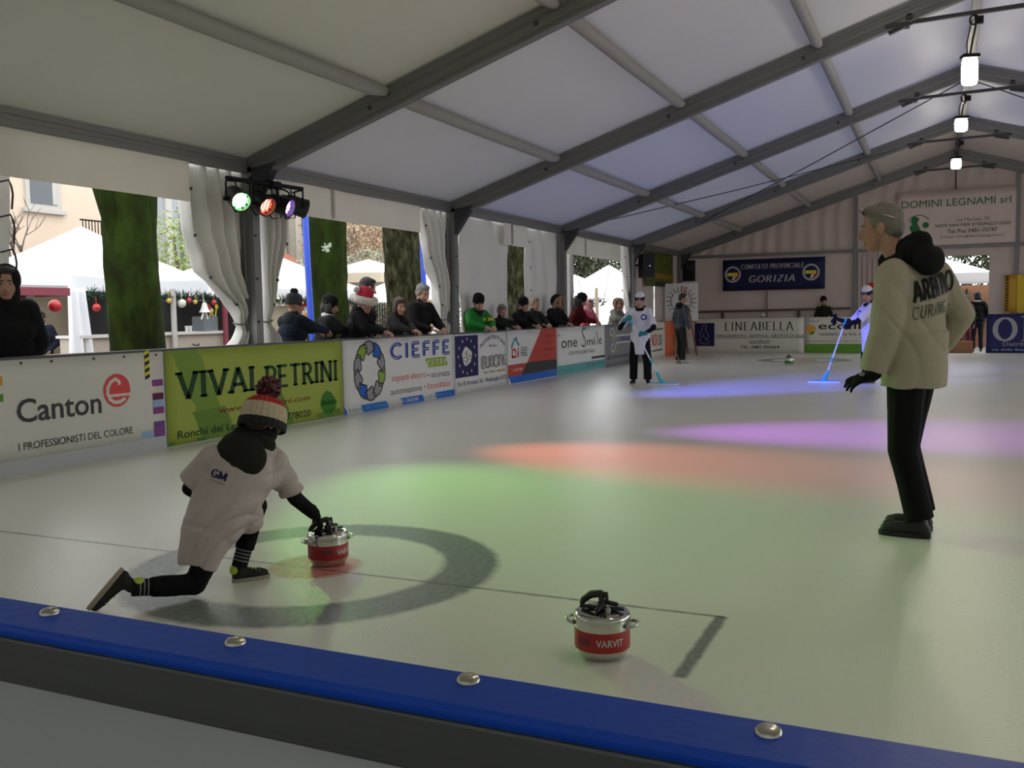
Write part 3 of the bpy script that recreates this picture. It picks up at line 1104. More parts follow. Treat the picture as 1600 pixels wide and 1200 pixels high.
s.rect(6.73, 0.134, 6.88, 0.20, I_LBLUE)
for k in range(8):
    z = 0.705 + k * 0.034
    s.shape([(6.80, z), (6.86, z + 0.025), (6.86, z + 0.059), (6.80, z + 0.034)], I_YEL if k % 2 else I_BLACK)
s.done()
for y in (5.45, 5.75, 6.2, 6.55, 6.95):
    build('eyelet', MB().cyl((BX + 0.008, y, 0.945), (BX + 0.013, y, 0.945), 0.013, n=10), ALU_D, s.p)

# nursery sign
s = side_sign('green plant nursery sign with dark slab letters behind the crouching child', 7.06, 10.12, 0.01, 0.978, I_OLIVE)
G2 = ink('leaf_green', (0.16, 0.26, 0.04))
s.shape([(7.06, 0.978), (7.62, 0.978), (8.2, 0.40), (7.5, 0.30), (7.06, 0.30)], G2, -0.002)
s.shape([(7.06, 0.31), (8.2, 0.36), (8.75, 0.52), (9.2, 0.30), (9.3, 0.01), (7.06, 0.01)], ink('moss_green', (0.115, 0.21, 0.03)), -0.0015)
s.shape([(9.25, 0.01), (9.6, 0.09), (10.12, 0.12), (10.12, 0.01)], ink('moss_green', (0.115, 0.21, 0.03)), -0.0015)
s.rect(7.06, 0.01, 7.6, 0.05, ink('stripe_green', (0.06, 0.16, 0.02)), -0.0008)
s.caps('VIVAI', 7.19, 0.463, 1.22, 0.295, I_DGREEN, tv=0.19, th=0.14, serif=0.14, sh=0.10, gap=0.02)
s.caps('PETRINI', 8.57, 0.458, 1.44, 0.29, I_DGREEN, tv=0.19, th=0.13, serif=0.13, sh=0.10, gap=0.03)
s.txt('www.vivaipetrini.com', 7.80, 0.250, 1.62, 0.082, I_BROWN, bold=0.01)
s.txt('Ronchi dei Legionari  0481 778020', 7.19, 0.048, 2.23, 0.105, I_DGREEN, bold=0.018)
s.shape([(9.62, 0.18), (9.66, 0.30), (9.76, 0.36), (9.86, 0.33), (9.98, 0.20), (9.95, 0.12), (9.84, 0.04), (9.72, 0.06)], ink('badge_green', (0.04, 0.17, 0.02)))
s.txt('Vivaisti', 9.64, 0.175, 0.30, 0.07, I_CREAM, bold=0.012)
s.txt('del Carso', 9.74, 0.085, 0.16, 0.03, I_DGREEN)
s.done()

# CIEFFE
s = side_sign('white electrician sign with a blue grey and green ring logo', 10.14, 13.21, 0.0, 0.978, I_WHITE)
s.rect(10.14, 0.0, 13.21, 0.098, I_BLUE)
for k in range(10):
    a = 90 - 36 * k
    col_ = [I_SILVER, I_BLUE, I_SILVER, I_LIME, I_SILVER, I_SILVER, I_BLUE, I_SILVER, I_SILVER, I_LIME][k]
    P_ = []
    for t, k2 in ((-24, 1), (-12, 1.05), (2, 1.06), (14, 1.02), (22, 0.94), (26, 0.82), (14, 0.70), (0, 0.60), (-10, 0.56), (-16, 0.66), (-14, 0.78), (-20, 0.88)):
        q = math.radians(a - t)
        P_.append((10.77 + 0.37 * k2 * math.cos(q), 0.547 + 0.385 * k2 * math.sin(q)))
    s.line(P_ + [P_[0]], 0.022, I_GREY, 0.0025)
    cx, cy = sum(p[0] for p in P_) / len(P_), sum(p[1] for p in P_) / len(P_)
    s.shape([(cx + (a_ - cx) * 0.94, cy + (b_ - cy) * 0.94) for a_, b_ in P_], col_, 0.0002 * k)
s.caps('CIEFFE', 11.29, 0.66, 1.78, 0.25, I_DBLUE, tv=0.20, th=0.24, gap=0.10)
s.caps('CIEFFE', 11.30, 0.675, 1.76, 0.22, I_WHITE, tv=0.012, th=0.045, gap=0.125, lift=0.002)
s.rect(12.11, 0.495, 13.08, 0.64, I_LIME)
s.txt('S Y S T E M', 12.2, 0.525, 0.80, 0.085, I_CREAM)
s.txt('impianti elettrici', 11.33, 0.325, 0.98, 0.125, I_RED, bold=0.0)
s.txt('• sicurezza', 12.36, 0.335, 0.70, 0.085, I_BLACK)
s.txt('automazione', 11.29, 0.165, 0.88, 0.085, I_BLACK)
s.txt('• fotovoltaico', 12.24, 0.165, 0.83, 0.10, I_RED)
s.txt('Roberto 392 0209838', 10.24, 0.022, 0.95, 0.055, I_TEAL, bold=0.01)
s.txt('393 1504298', 11.5, 0.022, 0.55, 0.055, I_CREAM, bold=0.01)
s.txt('info@cieffesystem.it', 12.2, 0.018, 0.9, 0.06, I_TEAL, bold=0.01)
s.done()

# EUROPA
s = side_sign('white pizzeria sign with a navy starred square', 13.23, 15.25, 0.01, 0.972, I_WHITE)
s.rect(13.25, 0.265, 14.08, 0.945, I_NAVY)
for k in range(12):
    q = 2 * PI * k / 12
    c = (13.67 + 0.31 * math.cos(q), 0.605 + 0.285 * math.sin(q))
    s.shape([(c[0] + (0.030 if j % 2 == 0 else 0.012) * math.sin(PI * j / 5), c[1] + (0.038 if j % 2 == 0 else 0.015) * math.cos(PI * j / 5)) for j in range(10)], I_CREAM, 0.0012)
s.shape([(13.67 + (0.17 + 0.018 * math.sin(5 * q)) * math.cos(q), 0.605 + (0.15 + 0.02 * math.cos(3 * q)) * math.sin(q)) for q in [2 * PI * j / 30 for j in range(30)]], I_CREAM, 0.0012)
random.seed(3)
for k in range(16):
    a, r = random.uniform(0, 6.28), random.uniform(0.02, 0.13)
    s.disc(13.67 + r * math.cos(a), 0.605 + r * 0.9 * math.sin(a), 0.02, 0.012, I_NAVY, 0.0024, 8)
s.txt('PIZZERIA TRATTORIA', 14.16, 0.86, 1.02, 0.065, I_NAVY, bold=0.0, bend=0.16)
s.txt('Ilii Coco', 14.52, 0.72, 0.3, 0.05, I_NAVY)
s.caps('EUROPA', 14.19, 0.36, 1.04, 0.22, I_BLACK, tv=0.34, th=0.25, gap=0.0)
s.caps('EUROPA', 14.205, 0.375, 1.01, 0.19, I_CREAM, tv=0.17, th=0.12, gap=0.06, lift=0.002)
s.txt('Tel. 0481 489088', 14.26, 0.27, 0.93, 0.045, I_GOLD, bold=0.014)
s.txt('Via III Armata, 56 - Redipuglia (GO)', 13.30, 0.105, 1.92, 0.10, I_NAVY, bold=0.004)
s.done()

# red and white sign
s = side_sign('white and red sign with a small house logo and blue strip', 15.27, 17.64, 0.02, 0.985, I_WHITE)
RD = ink('brick_red', (0.42, 0.055, 0.04))
s.shape([(16.86, 0.985), (17.64, 0.985), (17.64, 0.36), (16.15, 0.365)], RD)
s.rect(15.27, 0.15, 16.2, 0.362, RD)
s.shape([(16.15, 0.368), (17.64, 0.358), (17.64, 0.155), (15.86, 0.148)], ink('dark_band', (0.035, 0.035, 0.035)), 0.001)
s.rect(15.27, 0.02, 17.64, 0.15, I_BLUE, 0.0015)
s.shape([(15.27, 0.02), (15.27, 0.15), (15.4, 0.02)], I_WHITE, 0.003)
s.line([(15.43, 0.665), (15.60, 0.84), (15.78, 0.70)], 0.07, I_TEAL)
s.rect(15.66, 0.78, 15.70, 0.86, I_GREY)
s.line([(15.47, 0.49), (15.47, 0.62), (15.55, 0.645), (15.64, 0.60), (15.64, 0.50), (15.45, 0.50)], 0.045, I_RED)
s.line([(15.74, 0.49), (15.74, 0.60)], 0.05, I_RED)
s.rect(15.715, 0.62, 15.765, 0.655, I_RED)
for k, (w_, t_) in enumerate(((0.30, 'COSTRUZIONI'), (0.30, 'DESIGN'), (0.30, 'IMPIANTI'), (0.30, 'INTERNI'))):
    s.txt(t_, 15.85, 0.635 - 0.047 * k, w_, 0.032, I_GREY, bold=0.01)
for k, t_ in enumerate(('• ristrutturazioni', '• serramenti', '• climatizzazione')):
    s.txt(t_, 17.02, 0.82 - 0.13 * k, (0.42, 0.33, 0.50)[k], 0.04, I_CREAM)
s.txt('tel. 0481 790096', 15.50, 0.235, 0.42, 0.05, I_CREAM)
s.txt('www.impiantidi.it', 17.05, 0.255, 0.52, 0.045, I_CREAM)
s.done()

# dental sign
s = side_sign('white dental centre sign with thin black writing and teal strip', 17.67, 20.70, 0.01, 0.99, I_WHITE)
s.rect(17.67, 0.01, 20.70, 0.205, I_TEAL)
s.txt('one', 17.92, 0.56, 0.93, 0.15, I_BLACK)
s.line([(19.35, 0.93), (19.24, 0.95), (19.17, 0.90), (19.20, 0.82), (19.32, 0.72), (19.36, 0.62), (19.30, 0.55), (19.18, 0.56), (19.12, 0.60)], 0.035, I_BLACK)
s.txt('mi', 19.46, 0.56, 0.52, 0.17, I_BLACK)
s.line([(20.10, 0.86), (20.17, 0.74), (20.17, 0.64), (20.10, 0.55)], 0.03, I_BLACK)
s.txt('e', 20.25, 0.56, 0.22, 0.14, I_BLACK)
s.txt('CENTRO DENTALE', 18.34, 0.395, 1.62, 0.075, I_GREY)
s.txt('TEL. 0481 519 240', 19.4, 0.08, 1.2, 0.085, I_GREY)
s.rect(19.76, 0.245, 20.69, 0.30, I_GREY)
s.txt('STUDIO', 17.68, 0.80, 0.2, 0.05, I_GREY)
s.txt('DI MEDICINA', 17.72, 0.075, 0.9, 0.05, ink('teal_dark', (0.06, 0.22, 0.22)))
s.done()

# grey wrench sign
s = side_sign('grey car workshop sign with an outlined wrench behind the broom boy', 20.73, 23.73, 0.0, 0.985, ink('workshop_grey', (0.20, 0.20, 0.215)))
W_ = [(21.05, 0.80), (21.12, 0.88), (21.25, 0.90), (21.38, 0.82), (21.45, 0.70), (21.62, 0.72), (22.9, 0.72), (23.1, 0.82), (23.4, 0.78), (23.35, 0.60), (23.1, 0.50), (22.9, 0.54),
      (21.66, 0.55), (21.48, 0.52), (21.40, 0.38), (21.28, 0.33), (21.12, 0.40), (21.2, 0.50), (21.3, 0.52), (21.34, 0.66), (21.24, 0.76), (21.12, 0.74), (21.05, 0.80)]
s.line(W_, 0.035, I_CREAM)
s.caps('AUTO', 21.55, 0.84, 0.7, 0.11, I_CREAM, tv=0.12, th=0.10)
s.txt('officina', 21.75, 0.59, 0.9, 0.09, I_DBLUE)
s.txt('AUTORIPARAZIONI GOMME', 20.85, 0.17, 2.4, 0.09, I_GREY)
s.done()

# framed sign
s = side_sign('cream sign with red lettering in a green frame right of the broom boy', 23.77, 25.98, 0.0, 0.99, I_CREAM)
s.line([(24.2, 0.70), (24.5, 0.70), (24.52, 0.78), (25.75, 0.80), (25.72, 0.22), (24.2, 0.20)], 0.04, I_DGREEN)
s.rect(23.8, 0.33, 24.55, 0.56, RD)
s.caps('P', 23.95, 0.34, 0.35, 0.32, I_RED, tv=0.22, th=0.15)
s.caps('ANCRI', 24.40, 0.33, 0.82, 0.34, I_RED, tv=0.22, th=0.15)
s.txt('SI', 25.3, 0.34, 0.30, 0.30, I_DGREEN, bold=0.02)
s.done()
s = side_sign('plain orange red sign on the last left board under the dial board', 26.02, 28.28, 0.0, 0.99, I_ORANGE)
s.done()

# far boards
s = far_sign('long white slimming salon sign on the far boards', -6.78, -3.54, 0.005, 1.035, I_CREAM)
s.rect(-6.76, 0.20, -6.16, 0.90, I_NAVY)
s.line([(-6.52, 0.83), (-6.45, 0.86), (-6.40, 0.80), (-6.44, 0.72), (-6.38, 0.62), (-6.33, 0.50), (-6.40, 0.40), (-6.30, 0.31), (-6.40, 0.26), (-6.56, 0.28), (-6.62, 0.38), (-6.55, 0.46), (-6.60, 0.58), (-6.54, 0.68), (-6.52, 0.83)], 0.016, I_SILVER)
s.line([(-6.47, 0.62), (-6.50, 0.50), (-6.40, 0.40)], 0.014, I_SILVER)
s.caps('LINEABELLA', -5.86, 0.662, 2.03, 0.265, I_BLACK, tv=0.115, th=0.05, serif=0.11, sh=0.035, gap=0.10)
s.txt('DIMAGRIMENTO - ESTETICA - GROTTA DI SALE', -6.11, 0.462, 2.57, 0.085, I_BLACK)
s.rect(-6.11, 0.440, -3.54, 0.450, I_BLACK)
s.txt('SOLARIUM', -5.12, 0.295, 0.60, 0.085, I_BLACK)
s.rect(-5.12, 0.275, -4.52, 0.284, I_BLACK)
s.txt('TEL. 0481-956064', -5.38, 0.128, 1.14, 0.085, I_BLACK, bold=0.012)
s.txt('di Giovanna Benetti', -4.45, 0.60, 0.6, 0.035, I_SILVER)
s.done()
s = far_sign('white clothing shop sign with a green strip behind the far broom', -3.51, -1.21, 0.005, 1.04, I_CREAM)
s.rect(-3.51, 0.005, -1.21, 0.262, I_GREEN)
s.shape([(-3.48, 0.72), (-3.42, 0.82), (-3.30, 0.80), (-3.20, 0.74), (-3.22, 0.66), (-3.30, 0.62), (-3.36, 0.54), (-3.46, 0.60)], I_AMBER)
s.shape([(-3.40, 0.56), (-3.33, 0.63), (-3.23, 0.62), (-3.28, 0.54), (-3.36, 0.52)], I_GREEN, 0.002)
s.txt('ecofil', -3.14, 0.68, 1.15, 0.215, I_BLACK, bold=0.006)
s.txt('vestiamo la tua casa', -3.12, 0.505, 1.35, 0.095, I_BLACK)
s.txt('Ronchi dei Legionari (GO) • Tel. 0481 776543 • www.ecofil.it', -3.48, 0.312, 1.9, 0.05, I_BLACK)
s.txt('tende • tendaggi • tessuti • materassi • biancheria', -3.45, 0.165, 1.8, 0.045, I_LIME)
s.txt('l\'outlet di', -3.42, 0.90, 0.3, 0.05, I_DBLUE)
s.txt('trapunte • cuscini • tappeti', -3.1, 0.07, 1.3, 0.045, I_LIME)
s.done()
s = far_sign('navy sign with large pale serif letters right of the doorway', 1.21, 4.55, 0.01, 1.06, ink('navy_soft', (0.020, 0.022, 0.085)))
s.caps('O', 1.36, 0.33, 0.60, 0.64, I_SILVER, tv=0.20, th=0.07)
s.caps('l', 2.03, 0.33, 0.2, 0.67, I_SILVER, tv=0.16, th=0.06, serif=0.16, sh=0.05)
s.txt('ivi', 2.3, 0.33, 0.9, 0.60, I_SILVER)
s.txt('Distribuzione bevande', 1.62, 0.20, 1.7, 0.11, I_SILVER)
s.txt('via della Stazione • tel. 0481 60225', 1.35, 0.07, 2.2, 0.06, I_LBLUE)
s.done()

# banners hung on the tent walls
BL = ink('banner_blue', (0.010, 0.014, 0.050))
s = far_sign('dark blue banner with two round badges on the far wall', -5.98, -3.01, 1.86, 2.80, BL, GY - 0.10, 'banners on the far wall', 'banner', 0.006, 'banner')
I_DIM = ink('banner_grey', (0.36, 0.36, 0.37))
s.caps('COMITATO PROVINCIALE', -5.45, 2.50, 1.83, 0.155, I_DIM, tv=0.20, th=0.12, serif=0.09, sh=0.08, gap=0.10, shear=0.18)
s.caps('GORIZIA', -5.22, 2.10, 1.36, 0.215, I_DIM, tv=0.20, th=0.12, serif=0.09, sh=0.08, gap=0.12, shear=0.22)
for cx in (-5.68, -3.40):
    s.disc(cx, 2.36, 0.245, 0.245, I_DIM, 0.001)
    s.disc(cx, 2.36, 0.19, 0.19, BL, 0.002)
    s.rect(cx - 0.17, 2.31, cx + 0.15, 2.41, I_YEL, 0.003)
    s.txt('GMPT', cx - 0.15, 2.325, 0.28, 0.07, BL, bold=0.02)
    s.shape([(cx, 2.18), (cx + 0.10, 2.20), (cx + 0.17, 2.30), (cx + 0.04, 2.30)], I_RED, 0.003)
    s.shape([(cx - 0.03, 2.20), (cx + 0.03, 2.19), (cx + 0.09, 2.30), (cx + 0.02, 2.30)], I_WHITE, 0.0035)
s.line([(-5.98, 1.87), (-3.01, 1.87)], 0.02, I_BROWN)
s.done()
s = far_sign('white banner with green letters and tree emblem high on the far wall', -1.12, 1.88, 2.99, 4.49, M('print_banner_rose', (0.56, 0.47, 0.44), 0.6, var=0.08, vscale=2), GY - 0.10, 'banners on the far wall', 'banner', 0.008, 'banner')
I_FOR = ink('forest_green', (0.02, 0.14, 0.05))
s.txt('DOMINI LEGNAMI srl', -0.97, 4.05, 2.73, 0.20, I_FOR, bold=0.0)
s.txt('via Matteo, 70', 0.43, 3.60, 0.82, 0.11, ink('olive_text', (0.16, 0.16, 0.08)))
s.txt('34070 SAN PIER D\'ISONZO (GO)', -0.11, 3.45, 1.87, 0.115, ink('dark_text', (0.10, 0.12, 0.09)), bold=0.008)
s.txt('Tel./Fax 0481-70747', 0.21, 3.30, 1.23, 0.11, ink('dark_text', (0.10, 0.12, 0.09)), bold=0.008)
s.txt('e-mail: info@dominilegnami.it', 0.04, 3.155, 1.58, 0.085, ink('olive_text', (0.16, 0.16, 0.08)))
s.shape([(-0.62 + 0.10 * math.cos(q) * (1 + 0.2 * math.sin(4 * q)), 3.70 + 0.11 * math.sin(q)) for q in [2 * PI * j / 20 for j in range(20)]], I_FOR)
s.shape([(-0.70, 3.36), (-0.44, 3.36), (-0.50, 3.50), (-0.56, 3.62), (-0.68, 3.62), (-0.76, 3.50)], I_FOR, 0.0005)
s.disc(-0.34, 3.56, 0.085, 0.08, I_FOR)
s.line(arc(-0.52, 3.55, 0.30, 0.29, 30, 150, 14), 0.02, I_FOR)
s.done()
s = far_sign('yellow banner with a hazard striped edge at the right border', 1.64, 4.6, 1.10, 2.11, ink('banner_yellow', (0.42, 0.24, 0.03)), GY - 0.10, 'banners on the far wall', 'banner', 0.006, 'banner')
for k in range(12):
    s.shape([(1.67, 1.14 + k * 0.08), (1.74, 1.17 + k * 0.08), (1.74, 1.21 + k * 0.08), (1.67, 1.18 + k * 0.08)], I_BLACK)
s.rect(1.95, 1.1, 4.6, 2.11, ink('banner_gold', (0.50, 0.36, 0.03)))
s.txt('O', 2.35, 1.3, 0.5, 0.5, I_BLACK, bold=0.03)
s.done()
s = far_sign('small black banner in the far left corner of the tent', -7.24, -6.83, 2.20, 2.84, ink('banner_black', (0.010, 0.011, 0.014)), GY - 0.10, 'banners on the far wall', 'banner', 0.004, 'banner')
for k in range(7):
    s.txt('Comune di Monfalcone'[:20 - k], -7.15 + 0.01 * k, 2.76 - 0.035 * k, 0.24, 0.02, ink('banner_dim', (0.10, 0.11, 0.13)))
s.done()
# green banner on the left side sheet behind the speaker
x = EX + 0.07
mb = MB().grid(12, 6, lambda u, v: (x + 0.008 * math.sin(u * 11), 24.9 + 2.95 * u, 1.99 + 0.97 * v))
o = tag(build('banner', mb, ink('banner_olive', (0.075, 0.085, 0.012)), None, (x, 26.4, 1.99), smooth=True), 'dark green and yellow banner behind the black loudspeaker', 'banner')
o.modifiers.new('thick', 'SOLIDIFY').thickness = 0.003
s = Sign(o, LY, LZ, (x, 0, 0), 0.014)
s.rect(24.9, 2.22, 27.85, 2.36, ink('banner_mustard', (0.22, 0.13, 0.01)))
s.rect(25.9, 2.02, 27.85, 2.13, ink('banner_black', (0.010, 0.011, 0.014)))
s.txt('21', 26.6, 2.68, 0.6, 0.22, ink('banner_lime', (0.12, 0.15, 0.02)), bold=0.01)
s.line([(26.5, 2.62), (27.3, 2.62), (27.3, 2.92), (26.5, 2.92), (26.5, 2.62)], 0.02, ink('banner_black', (0.010, 0.011, 0.014)))
s.done()
# ---------------------------------------------------------------- lamps along the ridge
LAMP = M('lamp_glow', (0.9, 0.9, 0.88), 0.4, emit=(1.0, 0.90, 0.76), estr=LAMP_EMIT)
BLACK = M('black_plastic', (0.010, 0.010, 0.011), 0.45)
BLACKM = M('black_metal', (0.008, 0.008, 0.009), 0.55, 0.0, spec=0.15)
LAMPN = {2: 'overhead behind the camera', 3: 'above the stage lights, over the picture', 4: 'nearest and largest in the picture', 5: 'second one from the front in the picture', 6: 'smallest, closest to the far gable'}
for i in (2, 3, 4, 5, 6):
    y = BAYS[i]
    x = 0.33
    z0, z1 = (4.16, 4.50) if i < 5 else (4.40, 4.62)
    t = thing('hanging_lamp', 'bright white hanging lamp under the ridge, %s' % LAMPN[i], 'lamp', (x, y, z1), 'hanging lamps')
    w = 0.19 if i < 5 else 0.21
    R = Matrix.Rotation(0.3, 3, 'Z')
    d = MB().box((x, y, (z0 + z1) / 2), (w, 0.14, z1 - z0), R)
    build('diffuser', d, LAMP, t, bevel=0.05)
    build('cap', MB().box((x, y, z1 + 0.025), (w + 0.02, 0.16, 0.05), R), BLACKM, t, bevel=0.01)
    c = MB().tube([(x, y, z1 + 0.04), (x + 0.03, y + 0.02, z1 + 0.25), (x + 0.06, y, 4.9), (x + 0.05, y, 5.06)], 0.012, n=6)
    c.tube([(x - 0.03, y, z1 + 0.04), (x - 0.04, y + 0.02, z1 + 0.2), (x + 0.02, y, 5.0)], 0.007, n=6)
    build('cable', c, BLACKM, t)
    h = MB().tube([(x + 0.04 + 0.05 * math.cos(a), y - 0.03, 4.98 + 0.06 * math.sin(a)) for a in [2 * PI * k / 12 for k in range(12)]], 0.012, n=6, closed=True)
    h.box((x + 0.10, y - 0.02, 4.97), (0.10, 0.07, 0.09))
    build('hook', h, BLACKM, t)

# ---------------------------------------------------------------- stage lights on a bar at the first post
o = build('light_bar', MB().cyl((-6.98, 8.0, 2.80), (-6.98, 9.32, 2.83), 0.024, n=10).bar((-7.28, 8.80, 2.82), (-6.96, 8.80, 2.82), 0.05, 0.04).cyl((-6.98, 8.72, 2.815), (-6.98, 8.88, 2.815), 0.05, n=12), BLACKM, None, (-7.0, 8.7, 2.8))
tag(o, 'black bar clamped to the tent post carrying four stage lights', 'bar')
GLOW = {
    'green': [((0.70, 1.0, 0.50), 22.0), ((0.12, 1.0, 0.22), 10.0)],
    'orange': [((1.0, 0.48, 0.22), 12.0), ((1.0, 0.05, 0.03), 5.0)],
    'violet': [((0.75, 0.55, 1.0), 14.0), ((0.25, 0.1, 1.0), 7.0)],
    'blue': [((0.3, 0.4, 1.0), 4.0), ((0.1, 0.1, 1.0), 3.0)],
}
for n, p, tgt, c, w, h in LEDS:
    p = Vector(p)
    d = (Vector(tgt) - p).normalized()
    lab = {'green': 'round black stage light glowing green and white, leftmost on the bar', 'orange': 'round black stage light with red and orange rows of diodes',
           'violet': 'round black stage light glowing violet and white', 'blue': 'rightmost black stage light on the bar, turned away'}[n]
    t = thing('stage_light', lab, 'stage light', p, 'stage lights')
    hs = MB().lathe([(0.05, -0.24), (0.075, -0.235), (0.085, -0.17), (0.105, -0.15), (0.112, 0.06), (0.118, 0.07), (0.118, 0.085), (0.100, 0.085), (0.098, 0.02), (0.0, 0.018)], p, n=24, axis=d)
    build('housing', hs, BLACK, t, smooth=True)
    a, b = frame(d)
    for q, (gc, gs) in enumerate(GLOW[n]):
        g = MB()
        for i in range(-4, 5):
            for j in range(-4, 5):
                x, y = i * 0.0215, j * 0.0215
                r = math.hypot(x, y)
                if r > 0.092:
                    continue
                outer = r > 0.072 or (n == 'orange' and i % 2) or (n == 'violet' and (i + j) % 3 == 0)
                if outer != bool(q):
                    continue
                cc = p + d * 0.025 + a * x + b * y
                g.lathe([(0.0098, 0), (0.008, 0.006), (0.0, 0.009)], cc, n=8, axis=d)
        build('diode', g, M('diode_%s_%d' % (n, q), (0.05, 0.05, 0.05), 0.4, emit=gc, estr=gs), t)
    side = Vector((d.y, -d.x, 0)).normalized()
    top = Vector((p.x - 0.04, p.y, 2.80))
    yk = MB()
    L1, L2 = p + side * 0.135, p - side * 0.135
    up = Vector((0, 0, 1))
    yk.tube([L1, L1 + up * 0.17, top + side * 0.10 + up * -0.02, top - side * 0.10 + up * -0.02, L2 + up * 0.17, L2], 0.011, n=6)
    yk.cyl(L1 - side * 0.03, L1 + side * 0.03, 0.024, n=10)
    yk.cyl(L2 - side * 0.03, L2 + side * 0.03, 0.024, n=10)
    build('yoke', yk, BLACKM, t)
    cb = MB().tube([p - d * 0.23, p - d * 0.27 + Vector((0, 0, -0.12)), p - d * 0.2 + Vector((0, 0.05, -0.2)), p - d * 0.12 + Vector((0, 0.1, -0.16)), p - d * 0.1 + Vector((-0.05, 0.06, 0.2))], 0.008, n=6)
    build('cable', cb, BLACKM, t)

# ---------------------------------------------------------------- loudspeaker
t = thing('loudspeaker', 'black loudspeaker hanging on the last left tent post', 'loudspeaker', (-7.02, 24.1, 2.15))
R = Matrix.Rotation(math.radians(38), 3, 'Z')
build('cabinet', MB().box((-7.02, 24.1, 2.49), (0.34, 0.40, 0.64), R), BLACK, t, bevel=0.03)
fd = R @ Vector((0.0, -1, 0))
build('grille', MB().box(Vector((-7.02, 24.1, 2.49)) + fd * 0.205, (0.29, 0.012, 0.57), R), M('grille_black', (0.006, 0.006, 0.007), 0.7, bump=0.5, bscale=200), t, bevel=0.01)
build('bracket', MB().bar((-7.30, 23.86, 2.5), (-7.05, 24.05, 2.5), 0.05, 0.06), BLACKM, t)
build('indicator', MB().ell(Vector((-7.02, 24.1, 2.48)) + fd * 0.213, (0.012, 0.006, 0.012)), M('indicator_blue', (0.1, 0.1, 0.5), 0.4, emit=(0.35, 0.4, 1.0), estr=4), t)

# ---------------------------------------------------------------- pressure cooker stones
STEEL = M('polished_steel', (0.60, 0.58, 0.54), 0.14, 1.0, var=0.04, vscale=30)
STEEL_B = M('brushed_steel', (0.46, 0.45, 0.41), 0.28, 1.0)


